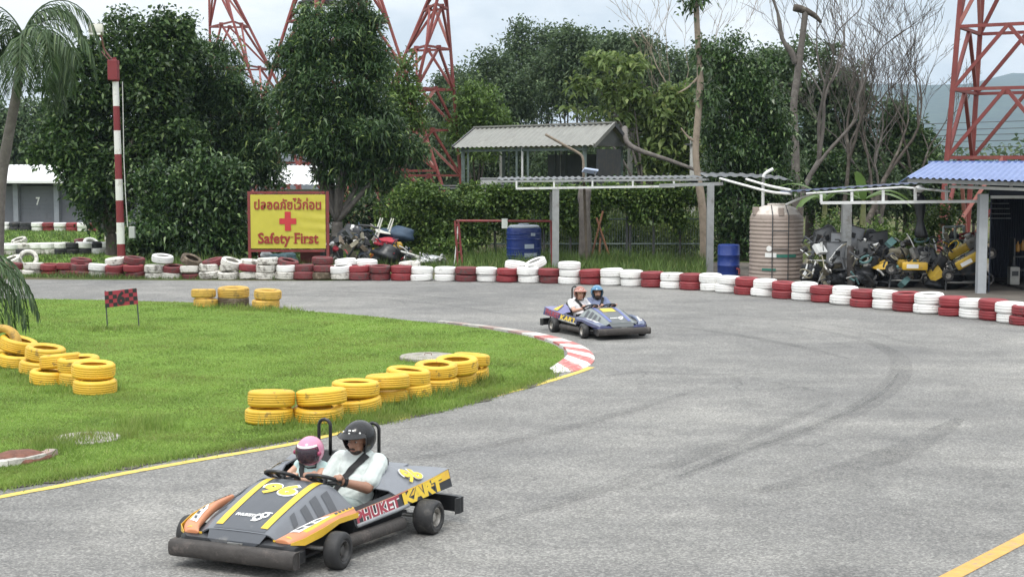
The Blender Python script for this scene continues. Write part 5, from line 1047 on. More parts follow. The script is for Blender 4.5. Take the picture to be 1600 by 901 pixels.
# lattice towers
def tower(base, hb, ht, H, levels, rz, label, w=0.16, platform=None, zs=None, top=None):
    t = empty('lattice_tower', base, rz, label, 'tower', 'red lattice towers'); cs = [(-1, -1), (1, -1), (1, 1), (-1, 1)]
    hw = lambda z: hb + (ht - hb) * min(1.0, z / H)
    for sx, sy in cs: part(t, 'leg', tower_m, lambda mb: mb.tube([(sx * hw(0), sy * hw(0), 0), (sx * hw(H), sy * hw(H), H)], [w / 2, w / 2.4], 6))
    zz = zs or [H * (1 - (1 - i / levels) ** 1.25) for i in range(levels + 1)]
    for i in range(len(zz) - 1):
        z0, z1 = zz[i], zz[i + 1]
        for k in range(4):
            (ax, ay), (bx, by) = cs[k], cs[(k + 1) % 4]; A0, B0, A1, B1 = (Vector((sx * hw(z), sy * hw(z), z)) for (sx, sy), z in (((ax, ay), z0), ((bx, by), z0), ((ax, ay), z1), ((bx, by), z1)))
            part(t, 'girt', tower_m, lambda mb: mb.beam(A1, B1, w * .55)); mid = (A1 + B1) / 2
            m_ = tower_p if (i + k) % 3 == 0 else tower_m
            part(t, 'brace', m_, lambda mb: mb.beam(A0, mid, w * .6)); part(t, 'brace', tower_m, lambda mb: mb.beam(B0, mid, w * .6))
    if platform:
        z = platform; h = hw(z) + .25; part(t, 'platform', dark_st, lambda mb: mb.box((0, 0, z), (2 * h, 2 * h, .06)))
        for zz_ in (.5, 1.0): part(t, 'guard_rail', tower_m, lambda mb: mb.tube([(h * math.cos(a), h * math.sin(a), z + zz_) for a in np.linspace(0, 6.283, 17)[:-1]], .03, 5, closed=True))
    return t
def tw(u, Y): p = P(u, 300, Y); p.z = 0; return p
def mast(base, legs, ztop, zs, label, w=.2):
    """tower from leg lines seen in the photograph: each leg ((u, v), (u, v), depth)"""
    t = empty('lattice_tower', base, 0, label, 'tower', 'red lattice towers'); q = rel(t); L = []
    for (ua, va), (ub, vb), Y in legs:
        a, b = P(ua, va, Y), P(ub, vb, Y + .4); L.append((a, (b - a) / (b.z - a.z)))
    at = lambda i, z: q(L[i % len(L)][0] + L[i % len(L)][1] * (z - L[i % len(L)][0].z))
    for i in range(len(L)): part(t, 'leg', tower_m, lambda mb: mb.tube([at(i, 0), at(i, ztop)], [w / 2, w / 2.6], 6))
    for j in range(len(zs) - 1):
        for i in range(len(L)):
            A0, B0, A1, B1 = at(i, zs[j]), at(i + 1, zs[j]), at(i, zs[j + 1]), at(i + 1, zs[j + 1])
            part(t, 'girt', tower_m, lambda mb: mb.beam(A1, B1, w * .5)); m_ = tower_p if (i + j) % 3 == 0 else tower_m; mid = (A1 + B1) / 2
            part(t, 'brace', m_, lambda mb: mb.beam(A0, mid, w * .52)); part(t, 'brace', tower_m, lambda mb: mb.beam(B0, mid, w * .52))
            part(t, 'gusset', tower_m, lambda mb: mb.box(mid, (w * 1.1, w * .6, w * 1.1)))
    return t
tower(tw(1584, 52), 2.05, .80, 26, 5, R(-30), 'red lattice tower rising behind the blue roofed workshop', .20, zs=[0, 3.3, 5.65, 7.8, 11.2, 15, 20, 26])
mast(tw(665, 66), [((606, 150), (669, 0), 67), ((636, 203), (683, 0), 64), ((721, 296), (698, 0), 66)], 11.2, [0, 2.6, 4.6, 6.4, 8.2, 10.0, 11.2], 'narrow red lattice tower right of the mango tree', .19)
wt = mast(tw(540, 72), [((430, 95), (460, 0), 72), ((475, 200), (496, 0), 69), ((646, 153), (596, 0), 72), ((580, 200), (560, 0), 75)], 13.5, [0, 2.8, 5.4, 7.8, 10.0, 13.0], 'wide red lattice tower with a round platform behind the mango tree', .20)
q = rel(wt); pc_ = q(P(505, 6, 72)); part(wt, 'platform', dark_st, lambda mb: mb.lathe([(1.2, 0), (1.2, .06), (.0001, .07)], 20, pc_))
for z in (.35, .75): part(wt, 'guard_rail', tower_m, lambda mb: mb.tube([pc_ + Vector((1.15 * math.cos(a), 1.15 * math.sin(a), z)) for a in np.linspace(0, 6.283, 21)[:-1]], .035, 5, closed=True))
for u in (478, 568): a, b = q(P(u, 110, 73)), q(P(u, -15, 73)); part(wt, 'mast_tube', mat('mast_brown', (0.13, 0.07, 0.055), 0.7, 0.2, 3), lambda mb: mb.tube([a, b], .22, 10), True, 40)
mast(tw(370, 76), [((328, 58), (327, 0), 77), ((372, 57), (353, 0), 74), ((420, 103), (368, 0), 77)], 12.4, [0, 3.2, 5.8, 8.0, 10.2, 12.4], 'red lattice tower farthest left above the broad tree', .17)

# red tubular gate frame with a blue barrel behind it
Yg = 42.6
gp = lambda u, v: P(u, v, Yg)
gb = gp(779, 415); gb.z = 0; gate = empty('gate_frame', gb, 0, 'red tubular gate frame with a leaning left leg around the blue barrel', 'gate'); q = rel(gate)
part(gate, 'top_rail', red_st, lambda mb: mb.tube([q(gp(713, 345)), q(gp(846, 345.5))], .035, 8))
for (u, u2) in ((716, 711), (723, 716), (863, 861), (846, 862)): a, b = gp(u, 414), gp(u2, 345); a.z = 0; part(gate, 'leg', red_st, lambda mb: mb.tube([q(a), q(b)], .034, 8)) if u != 846 else part(gate, 'top_rail', red_st, lambda mb: mb.tube([q(gp(846, 345.5)), q(gp(862, 345.5))], .034, 8))
for v in (352, 366, 380, 394): part(gate, 'rung', red_st, lambda mb: mb.tube([q(gp(713, v)), q(gp(719 + (v - 352) * .06, v))], .02, 6))
a, b = gp(709, 410), gp(716, 352); a.z = 0; part(gate, 'stay', white_st, lambda mb: mb.tube([q(a), q(b)], .02, 6))
part(gate, 'notice', mat('pale_notice', (0.55, 0.58, 0.55), 0.6, 0.1), lambda mb: mb.box(q(gp(788.5, 349)) + Vector((0, -.05, 0)), (.17, .02, .28)))
def drum(name, u, v, Y, r, h, m, lab, ribs=(), lidm=None, cat='barrel', open_=False):
    p = P(u, v, Y); p.z = 0; o = empty(name, p, random.random(), lab, cat)
    prof = [(r * .93, 0.0), (r * .97, h * .03), (r, h * .08)]
    for z in ribs: prof += [(r, h * (z - .02)), (r * 1.025, h * (z - .008)), (r * 1.025, h * (z + .008)), (r, h * (z + .02))]
    prof += [(r, h * .93), (r * .96, h * .985), (r * .88, h)]
    part(o, 'body', m, lambda mb: mb.lathe(prof, 36), True, 40)
    return o, p
blue_m = mat('blue_polyethylene', (0.013, 0.036, 0.19), 0.35, 0.12, 3, dirt=(0.10, 0.12, 0.20), damt=0.15, dscale=3)
o, p = drum('water_barrel', 818.5, 408, 44.2, .515, 1.17, blue_m, 'large ribbed blue water barrel behind the red gate frame', (.30, .46, .70, .84))
part(o, 'lid', mat('barrel_lid', (0.38, 0.42, 0.48), 0.5, 0.12, 4), lambda mb: mb.lathe([(.47, 1.165), (.47, 1.20), (.40, 1.235), (.16, 1.245), (.16, 1.28), (.0001, 1.285)], 30), True, 40)
o.rotation_euler = (0, 0, 0)
for (x, z, w, h) in ((.16, .62, .28, .13), (.20, .36, .38, .12), (.27, .97, .13, .09)):
    def lab_(mb, x=x, z=z, w=w, h=h):
        vs_ = []
        for i in range(7):
            xx = x - w / 2 + w * i / 6; yy_ = -math.sqrt(max(.01, .528 ** 2 - xx ** 2)) - .006; vs_ += [(xx, yy_, z - h / 2), (xx, yy_, z + h / 2)]
        mb.add(vs_, [(2 * i, 2 * i + 2, 2 * i + 3, 2 * i + 1) for i in range(6)])
    part(o, 'sticker', mat('barrel_sticker', (0.45, 0.52, 0.62), 0.5, 0.15, 20), lab_)
o, p = drum('blue_drum', 1138, 434, 40.3, .30, .86, blue_m, 'small plain blue drum standing left of the beige tank', (.33, .66))
part(o, 'valve', red_st, lambda mb: mb.tube([(.05, -.30, .2), (.05, -.40, .2), (.05, -.40, .05)], .03, 8))
# beige tank with a frame of dark straps
tank_m = mat('beige_tank', (0.33, 0.27, 0.235), 0.5, 0.10, 2, dirt=(0.22, 0.18, 0.15), damt=0.3, dscale=2)
p = P(1212, 437, 39.3); p.z = 0; tank = empty('water_tank', p, 0, 'tall beige ribbed water tank with a domed top', 'tank'); r = .70
prof = [(r * .98, 0)]
for i in range(15): z = .03 + i * .105; prof += [(r, z), (r * 1.018, z + .02), (r * 1.018, z + .055), (r, z + .075)]
prof += [(r * 1.01, 1.62), (r * .95, 1.72)]
part(tank, 'body', tank_m, lambda mb: mb.lathe(prof, 40), True, 40)
dome = part(tank, 'dome', mat('pale_tank_top', (0.55, 0.50, 0.45), 0.5, 0.08, 2, dirt=(0.4, 0.33, 0.28), damt=0.3), lambda mb: mb.lathe([(r * .95, 1.715), (r * .88, 1.79), (r * .66, 1.90), (r * .45, 1.945), (.25, 1.95), (.25, 1.995), (.22, 2.0), (.0001, 2.005)], 36), True, 40)
for a in (R(200), R(340), R(270)): part(tank, 'lug', tank_m, lambda mb: mb.bbox((r * .90 * math.cos(a), r * .90 * math.sin(a), 1.80), (.14, .14, .22), .02, (0, 0, a)))
for x in (-.23, .19): part(tank, 'strap', dark_st, lambda mb: mb.tube([(x, -math.sqrt(r * r - x * x) - .05, .0), (x, -math.sqrt(r * r - x * x) - .05, 1.70), (x * .9, -.35, 1.97)], .014, 6))
for z in (.82, 1.30): part(tank, 'rung', dark_st, lambda mb: mb.tube([(-.23, -r - .03, z), (.19, -r - .03, z)], .012, 6))
def tlabel(x, z, w, h, m):
    def f(mb):
        vs_ = []
        for i in range(9): xx = x - w / 2 + w * i / 8; yy_ = -math.sqrt(r * r * 1.05 - xx * xx) - .012; vs_ += [(xx, yy_, z - h / 2), (xx, yy_, z + h / 2)]
        mb.add(vs_, [(2 * i, 2 * i + 2, 2 * i + 3, 2 * i + 1) for i in range(8)])
    part(tank, 'label_strip', m, f)
tlabel(-.26, .66, .28, .12, white_dec); tlabel(.14, .64, .56, .08, mat('label_green', (0.03, 0.16, 0.12), 0.5)); tlabel(-.30, .28, .34, .06, MATS['label_green'])
part(tank, 'round_mark', white_dec, lambda mb: mb.lathe([(.075, 0), (.075, .012), (.0001, .013)], 16, (-.30, -.655, .83), (R(90), 0, R(-22))))

# open-sided canopy along the track
Yc = 41.8
def corr(mb, A, B, C, D, n, amp, th=0.0, m=6):
    """corrugated sheet over quad A B (near edge) C D (far edge); ridges run from near to far"""
    A, B, C, D = map(Vector, (A, B, C, D)); nrm = (B - A).cross(D - A).normalized(); nrm = nrm if nrm.z > 0 else -nrm; vs_ = []; k = n * 4
    for i in range(k + 1):
        s = i / k; h = (0, amp, amp, 0)[i % 4]
        for j in range(m + 1): t = j / m; vs_.append((A * (1 - s) + B * s) * (1 - t) + (D * (1 - s) + C * s) * t + nrm * h)
    mb.add(vs_, [(i * (m + 1) + j, (i + 1) * (m + 1) + j, (i + 1) * (m + 1) + j + 1, i * (m + 1) + j + 1) for i in range(k) for j in range(m)])
sheet_dk = mat('weathered_sheet', (0.13, 0.14, 0.15), 0.5, 0.2, 2, metal=0.2, dirt=(0.20, 0.19, 0.17), damt=0.35, dscale=2)
cb_ = P(930, 420, Yc); cb_.z = 0; can = empty('canopy', cb_, 0, 'long grey canopy on steel posts behind the tyre wall', 'canopy'); q = rel(can)
cpt = lambda u, v, Y=Yc: q(P(u, v, Y))
for u, vt_, Y in ((868, 292, 41.8), (1109, 290, 41.2), (862, 300, 44.0)): 
    a = P(u, 400, Y); a.z = 0; part(can, 'post', grey_st, lambda mb: mb.box(q(Vector((a.x, Y, P(u, vt_, Y).z / 2))), (.19 if Y < 43 else .12, .16, P(u, vt_, Y).z)))
NS = 11
for i in range(NS):     # roof sheets side by side
    ua, ub = 776 + (1106 - 776) * i / NS, 776 + (1106 - 776) * (i + 1) / NS; va, vb = 281.5 - 3.0 * i / NS, 281.5 - 3.0 * (i + 1) / NS
    A, B = cpt(ua, va), cpt(ub, vb); part(can, 'roof_sheet', sheet_dk, lambda mb: corr(mb, A, B + Vector((.004, 0, .002)), B + Vector((0, 2.4, .05)), A + Vector((0, 2.4, .05)), 3, .03))
part(can, 'fascia', grey_st, lambda mb: mb.beam(cpt(776, 283.5), cpt(1108, 280.5), .05, .06))
part(can, 'lower_rail', white_st, lambda mb: mb.beam(cpt(806, 294.5) + Vector((0, -.05, 0)), cpt(1053, 291.0) + Vector((0, -.05, 0)), .085, .06))
for u in (807, 865.5, 925.5, 988.5, 1052.5): part(can, 'hanger', white_st, lambda mb: mb.beam(cpt(u, 293.5) + Vector((0, -.05, 0)), cpt(u, 283) + Vector((0, -.05, 0)), .05, .05))
for u in (800, 900, 1000, 1090): part(can, 'rafter', dark_st, lambda mb: mb.beam(cpt(u, 284) + Vector((0, .1, -.02)), cpt(u, 284) + Vector((0, 2.4, .02)), .06, .08))
part(can, 'beam', grey_st, lambda mb: mb.beam(cpt(1030, 290, 41.5), cpt(1130, 287, 41.2), .09, .09))
# dark sheet sweeping right from the canopy end
pa = [P(1104, 277, 41.6), P(1150, 276.5, 41.2), P(1200, 279, 40.6), P(1240, 283, 40.0)]
for i in range(3): part(can, 'roof_sheet', sheet_dk, lambda mb: corr(mb, q(pa[i]), q(pa[i + 1]), q(pa[i + 1]) + Vector((0, 1.6, .10)), q(pa[i]) + Vector((0, 1.6, .10)), 3, .03))
sl = P(918, 268, 43.5); lo = empty('floodlight_post', Vector((sl.x, 43.5, 0)), 0, 'thin bent post with a small pale panel above the canopy', 'lamp post'); q = rel(lo)
part(lo, 'post', wood_m, lambda mb: mb.tube(smoothpath([(.0, .0, 0), q(P(912, 275, 43.5)), q(P(911, 250, 43.5)), q(P(905, 240, 43.5)), q(P(880, 226, 43.5)), q(P(852, 210, 43.5))], 4), .038, 8), True)
part(lo, 'solar_panel', mat('pale_panel', (0.45, 0.52, 0.66), 0.3, 0.1), lambda mb: mb.box(q(P(922, 267, 43.3)), (.42, .30, .05), (R(-20), R(8), R(10))))
part(lo, 'panel_arm', grey_st, lambda mb: mb.tube([q(P(930, 275, 43.3)), q(P(929, 268, 43.3))], .02, 6))
# white hoses sagging between the roofs
hose_m = mat('white_pvc', (0.70, 0.70, 0.68), 0.5, 0.05)
for nm, lab, pp, rr in (('drain_pipe', 'white pipe sagging from the canopy to the dark blue roof, lower one', [(1125, 279, 41.2), (1165, 290, 40), (1205, 300, 39), (1237, 303, 38.2)], .035),
                    ('drain_pipe', 'white pipe from the canopy end to the dark blue roof, upper one', [(1166, 280, 40.6), (1200, 290, 39.5), (1235, 297, 38.2)], .035),
                    ('drain_pipe', 'white pipe slanting down onto the beige tank', [(1270, 302, 38), (1245, 312, 38.6), (1224, 322, 39.3)], .035),
                    ('drain_pipe', 'white vertical pipe with a bent top behind the beige tank', [(1192, 330, 41), (1192.5, 285, 41), (1195, 272, 41), (1208, 264, 41)], .045)):
    pts = [P(*x) for x in pp]; o = MB().tube(smoothpath(pts, 5), rr, 8).build(nm, hose_m, None, True); tag(o, lab, 'pipe', 'white pipes by the tank')

# workshop: dark blue lean-to, blue roofed shed, white truss
blue_rf = mat('blue_roof_sheet', (0.15, 0.21, 0.40), 0.45, 0.12, 2, metal=0.15, dirt=(0.28, 0.34, 0.48), damt=0.2, dscale=2)
navy = mat('navy_sheet', (0.05, 0.065, 0.12), 0.5, 0.15, 2)
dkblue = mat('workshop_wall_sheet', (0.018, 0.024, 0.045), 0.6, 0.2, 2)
wb = P(1536, 456, 34.6); wb.z = 0; ws = empty('workshop', wb, 0, 'open workshop with a blue sheet roof and white steel posts', 'workshop'); q = rel(ws)
W = lambda u, v, Y: q(P(u, v, Y))
def wpost(u, v, Y, w=.16, m=white_st): a = P(u, v, Y); part(ws, 'post', m, lambda mb: mb.box(q(Vector((a.x, Y, a.z / 2))), (w, w, a.z)))
wpost(1536, 303, 34.6, .20, mat('pale_post', (0.36, 0.38, 0.40), 0.5, 0.1, 4)); wpost(1323, 316, 37.2, .22, grey_st); wpost(1720, 300, 33.0)
NS = 10
for i in range(NS):
    ua, ub = 1414 + (1720 - 1414) * i / NS, 1414 + (1720 - 1414) * (i + 1) / NS; uc, ud = 1456 + (1740 - 1456) * i / NS, 1456 + (1740 - 1456) * (i + 1) / NS
    f = lambda u: 278.5 + (u - 1414) * .030; Yf_ = lambda u: 34.4 - (u - 1414) * .004
    A, B, C, D = W(ua, f(ua), Yf_(ua)), W(ub, f(ub), Yf_(ub)), W(ud, 254.0, 37.4), W(uc, 254.0, 37.4)
    part(ws, 'roof_sheet', blue_rf, lambda mb: corr(mb, A, B + Vector((.004, 0, .003)), C, D, 3, .035))
part(ws, 'ridge_cap', blue_rf, lambda mb: mb.beam(W(1452, 253.5, 37.45), W(1745, 253.0, 37.45), .22, .06))
part(ws, 'back_roof', blue_rf, lambda mb: mb.poly([W(1456, 254.5, 37.5), W(1745, 254.5, 37.5), W(1745, 254.5, 37.5) + Vector((0, 3.2, -.55)), W(1456, 254.5, 37.5) + Vector((0, 3.2, -.55))], .03))
part(ws, 'eave_rail', grey_st, lambda mb: mb.beam(W(1418, 282, 34.5), W(1720, 291.5, 33.4), .05, .09))
part(ws, 'truss_rail', white_st, lambda mb: mb.beam(W(1483, 291.5, 34.6), W(1720, 300.5, 33.4), .07, .07))
part(ws, 'truss_rail', white_st, lambda mb: mb.beam(W(1283, 317, 37.0), W(1537, 314.5, 34.8), .085, .07))
for u, va, vb, Y in ((1283, 303.5, 317, 37), (1331, 300, 316.5, 36.6), (1380, 297, 316, 36.2), (1430, 293, 315.6, 35.8), (1479, 290, 315, 35.3), (1504, 284, 292.5, 34.6), (1526, 285, 293, 34.5), (1580, 287, 295, 34.2)): part(ws, 'hanger', white_st, lambda mb: mb.beam(W(u, va, Y), W(u, vb, Y), .06, .06))
# dark blue lean-to roof
for i in range(6):
    ua, ub = 1236 + 42 * i, 1236 + 42 * (i + 1); f = lambda u: 300.5 - (u - 1236) * .066; g_ = lambda u: 38.0 - (u - 1236) * .0105
    part(ws, 'lean_to_sheet', navy, lambda mb: corr(mb, W(ua, f(ua), g_(ua)), W(ub, f(ub), g_(ub)) + Vector((.003, 0, .003)), W(ub, f(ub), g_(ub)) + Vector((0, 1.8, -.02)), W(ua, f(ua), g_(ua)) + Vector((0, 1.8, -.02)), 3, .03))
part(ws, 'gutter', white_st, lambda mb: mb.tube([W(1260, 302.5, 37.7), W(1410, 292.5, 36.1), W(1485, 299, 35.2)], .03, 6))
# walls of the enclosed bay: sheets of cladding
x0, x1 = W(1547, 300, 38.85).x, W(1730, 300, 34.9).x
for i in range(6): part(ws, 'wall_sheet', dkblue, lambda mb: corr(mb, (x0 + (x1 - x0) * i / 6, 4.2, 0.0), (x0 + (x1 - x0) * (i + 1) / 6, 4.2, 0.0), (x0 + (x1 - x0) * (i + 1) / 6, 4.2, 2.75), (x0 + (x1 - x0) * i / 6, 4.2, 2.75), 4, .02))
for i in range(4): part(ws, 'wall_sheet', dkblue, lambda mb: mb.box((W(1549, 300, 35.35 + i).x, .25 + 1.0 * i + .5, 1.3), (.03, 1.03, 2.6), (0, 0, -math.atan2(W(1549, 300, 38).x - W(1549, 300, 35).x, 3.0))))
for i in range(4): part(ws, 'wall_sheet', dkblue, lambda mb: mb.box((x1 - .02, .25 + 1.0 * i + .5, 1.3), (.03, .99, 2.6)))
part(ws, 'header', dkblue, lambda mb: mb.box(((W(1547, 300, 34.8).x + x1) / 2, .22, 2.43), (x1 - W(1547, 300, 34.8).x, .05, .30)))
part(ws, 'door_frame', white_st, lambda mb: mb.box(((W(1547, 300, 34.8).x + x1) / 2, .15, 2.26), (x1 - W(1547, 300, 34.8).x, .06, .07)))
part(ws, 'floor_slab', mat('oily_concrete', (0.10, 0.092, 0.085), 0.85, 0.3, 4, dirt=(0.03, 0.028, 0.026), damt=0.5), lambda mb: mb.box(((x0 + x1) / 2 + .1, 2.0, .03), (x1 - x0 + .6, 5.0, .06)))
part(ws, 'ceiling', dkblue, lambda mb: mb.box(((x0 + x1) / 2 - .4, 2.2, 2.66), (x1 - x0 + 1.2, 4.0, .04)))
slit_light = mat('painted_slit_light', (0.30, 0.33, 0.36), 0.6, 0.2, 8)  # pale bars painted as slits of light in the dark louvred wall
for i, (va, n) in enumerate(((318, 4), (326, 5), (334, 5), (341, 4))): part(ws, 'louvre_light_slit', slit_light, lambda mb: mb.box(W(1560 + i, va, 38.4), (.55, .02, .025)))
# ------------------------------------------------------------------ vegetation
def nrmz(a): return a / np.maximum(1e-9, np.linalg.norm(a, axis=-1, keepdims=True))
def leaf_quads(c, d, L, W, droop=0.25, fold=0.15):
    """one four-cornered leaf per row: c base, d direction, L length, W width"""
    n = len(c); d = nrmz(d); up = nrmz(RNG.normal(0, 1, (n, 3)) * 0.6 + np.array([0, 0, 1.0])); sd = nrmz(np.cross(d, up)); L = np.broadcast_to(L, n)[:, None]; W = np.broadcast_to(W, n)[:, None]
    nn = np.cross(sd, d); mid = c + d * L * 0.5 + nn * L * fold * 0.4; tip = c + d * L - np.array([0, 0, 1.0]) * L * droop
    V = np.stack([c, mid + sd * W / 2, tip, mid - sd * W / 2], 1).reshape(-1, 3); return V
def mesh_quads(name, V): return fast_mesh(name, V, np.arange(len(V), dtype=np.int32).reshape(-1, 4))
def blob_leaves(blobs, clumps, per, L, W, droop=0.3, shell=0.55, spread=0.35, upb=0.35, size=0.3):
    """clumps of leaves spread through ellipsoids; blobs: (x, y, z, rx, ry, rz)"""
    B = np.array(blobs); vol = B[:, 3] * B[:, 5]; pick = RNG.choice(len(B), clumps, p=vol / vol.sum()); b = B[pick]
    d = nrmz(RNG.normal(0, 1, (clumps, 3))); r = shell + (1.06 - shell) * RNG.uniform(0, 1, clumps) ** 0.7
    r *= 1 + 0.16 * np.sin(d[:, 0] * 7 + pick) * np.sin(d[:, 2] * 6 + pick * 2)
    c = b[:, :3] + d * r[:, None] * b[:, 3:]
    cc = np.repeat(c, per, 0); dd = np.repeat(d, per, 0); n = len(cc)
    rd = nrmz(RNG.normal(0, 1, (n, 3)) + dd * 0.5 + np.array([0, 0, upb])); cc = cc + RNG.normal(0, size * 0.5, (n, 3))
    return leaf_quads(cc, rd, L * RNG.uniform(0.6, 1.25, n), W * RNG.uniform(0.7, 1.25, n), droop)
def pxblobs(lst, Y, base, depth=0.8):
    out = []
    for u, v, ru, rv, *dy in lst:
        Yy = Y + (dy[0] if dy else 0); p = P(u, v, Yy) - base; k = Yy / FPX; out.append((p.x, p.y, p.z, ru * k, ru * k * depth, rv * k))
    return out
bark = mat('bark_brown', (0.070, 0.058, 0.048), 0.9, 0.3, 6, 0.5, 30, dirt=(0.20, 0.18, 0.15), damt=0.3, dscale=4)
bark_g = mat('bark_grey', (0.115, 0.102, 0.092), 0.9, 0.3, 6, 0.5, 30, dirt=(0.20, 0.185, 0.165), damt=0.3, dscale=4)
bark_p = mat('bark_pale', (0.27, 0.22, 0.17), 0.9, 0.25, 6, 0.4, 30, dirt=(0.14, 0.11, 0.08), damt=0.3, dscale=3)
def limbs(mb, blobs, base_r, fork=0.35, lean=(0, 0)):
    """trunk to the crown and a limb into each blob"""
    zs = [b[2] for b in blobs]; zf = max(0.5, min(zs) * fork + 0.2); f = Vector((lean[0], lean[1], zf)); mb.tube(smoothpath([(0, 0, -.1), (lean[0] * .3, lean[1] * .3, zf * .5), f], 4), [base_r * 1.25, base_r * 1.1, base_r * 1.05, base_r, base_r, base_r * .97, base_r * .95, base_r * .93, base_r * .9], 9)
    for b in blobs:
        e = Vector(b[:3]); m_ = f.lerp(e, .5) + Vector((random.uniform(-.3, .3), random.uniform(-.3, .3), .25)); r0 = base_r * .55; p = smoothpath([f, m_, e], 4); mb.tube(p, [r0 * (1 - .8 * i / (len(p) - 1)) for i in range(len(p))], 6)
        for _ in range(3):
            t = Vector((random.gauss(0, 1), random.gauss(0, 1), random.gauss(0.4, 1))).normalized(); s = m_.lerp(e, random.random()); mb.tube([s, s + Vector((t.x * b[3], t.y * b[4], t.z * b[5])) * .8], [r0 * .35, r0 * .08], 5)
def tree(name, u, Y, lst, clumps, per, L, W, lm, label, cat='tree', group=None, tr=.16, bm=None, depth=.8, lean=(0, 0), **kw):
    b = P(u, 400, Y); b.z = 0; t = empty(name, b, 0, label, cat, group); bl_ = pxblobs(lst, Y, b, depth)
    lump = []
    for x, y, z, rx, ry, rz_ in bl_:       # uneven outline: smaller lobes round each main one
        lump.append((x, y, z, rx * .84, ry * .84, rz_ * .84))
        for _ in range(6):
            d = Vector((random.gauss(0, 1), random.gauss(0, .8), random.gauss(.25, 1))).normalized(); k = random.uniform(.14, .36); e_ = random.uniform(.9, 1.16); lump.append((x + d.x * rx * e_, y + d.y * ry * e_, z + d.z * rz_ * e_, rx * k, ry * k, rz_ * k * .8))
    me = mesh_quads('crown', blob_leaves(lump, clumps, per, L, W, **kw)); cr = link('crown', me, lm, t)
    if tr: mb = MB(); limbs(mb, bl_, tr, lean=lean); mb.build('trunk', bm or bark, t, True)
    return t
dk = leafmat('leaf_dark_glossy', (0.020, 0.048, 0.016), (0.085, 0.145, 0.046), 0.34, 0.42, (0.25, 0.34, 0.12))  # palest leaves vary the tone and paint in glossy highlights, mango too
mg = leafmat('leaf_mango', (0.021, 0.052, 0.019), (0.085, 0.150, 0.052), 0.36, 0.44, (0.26, 0.34, 0.10))
bu = leafmat('leaf_bush', (0.018, 0.046, 0.015), (0.080, 0.140, 0.044), 0.25, 0.32, (0.24, 0.33, 0.13))
vn = leafmat('leaf_vine', (0.036, 0.078, 0.016), (0.125, 0.20, 0.042), 0.34, 0.5, (0.28, 0.35, 0.10))
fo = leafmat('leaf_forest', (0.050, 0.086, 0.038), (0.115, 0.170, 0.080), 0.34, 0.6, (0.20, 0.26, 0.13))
tk = leafmat('leaf_teak', (0.070, 0.115, 0.030), (0.17, 0.235, 0.070), 0.4, 0.55, (0.27, 0.31, 0.11))
br = leafmat('leaf_bright', (0.06, 0.115, 0.022), (0.14, 0.22, 0.050), 0.35, 0.5)
pm = leafmat('leaf_palm', (0.026, 0.056, 0.020), (0.070, 0.120, 0.044), 0.28, 0.5, (0.14, 0.19, 0.08))
bn = leafmat('leaf_banana', (0.05, 0.105, 0.025), (0.14, 0.22, 0.06), 0.4, 0.4)
tree('broadleaf_tree', 175, 50, [(130, 140, 62, 58), (190, 88, 58, 55), (105, 215, 46, 55), (200, 190, 80, 75, 1), (255, 100, 55, 72), (180, 275, 66, 50), (255, 215, 50, 65), (135, 285, 42, 38), (275, 50, 30, 28), (160, 330, 40, 30)], 3900, 11, .21, .105, dk, 'broad dark green tree behind the striped lamp pole', tr=.2)
tree('mango_tree', 345, 52, [(335, 115, 52, 62), (372, 185, 46, 68), (325, 205, 56, 70), (392, 255, 36, 38), (300, 150, 38, 60), (345, 270, 50, 35), (295, 240, 40, 40), (408, 165, 28, 40), (412, 225, 32, 46), (425, 275, 26, 26)], 3100, 12, .25, .058, mg, 'drooping mango tree between the lamp pole and the sign', tr=.17, droop=.35, size=.22)
tree('mango_tree', 527, 48.5, [(520, 62, 72, 48), (475, 85, 44, 42), (568, 78, 42, 46), (520, 130, 86, 52), (462, 160, 40, 34), (575, 170, 44, 46), (515, 195, 82, 50), (475, 215, 50, 36), (560, 235, 58, 46), (605, 215, 36, 36), (590, 270, 36, 34), (525, 265, 40, 30), (640, 235, 30, 20), (548, 15, 32, 20)], 4300, 12, .25, .060, mg, 'tall mango tree behind the right end of the yellow sign', tr=.2, droop=.35, size=.22, bm=bark_g)
tree('leafy_bush', 300, 47, [(300, 312, 62, 60), (258, 345, 44, 52), (345, 322, 40, 62), (300, 375, 78, 30), (245, 295, 26, 36), (330, 270, 36, 28), (365, 370, 26, 34), (222, 380, 26, 26)], 2100, 10, .20, .10, bu, 'big glossy leaved bush left of the yellow sign', 'bush', tr=.07, droop=.45)
tree('leafy_bush', 420, 47.6, [(420, 392, 40, 20), (480, 398, 40, 16), (380, 385, 18, 20)], 350, 9, .2, .09, dk, 'dark low bush behind the foot of the yellow sign', 'bush', tr=.04)
tree('leafy_bush', 585, 53, [(560, 345, 40, 40), (610, 340, 40, 40), (585, 375, 56, 26), (540, 380, 30, 24), (500, 330, 30, 24)], 700, 10, .18, .09, dk, 'dark bush behind the scrap heap and mango trunk', 'bush', tr=.06)
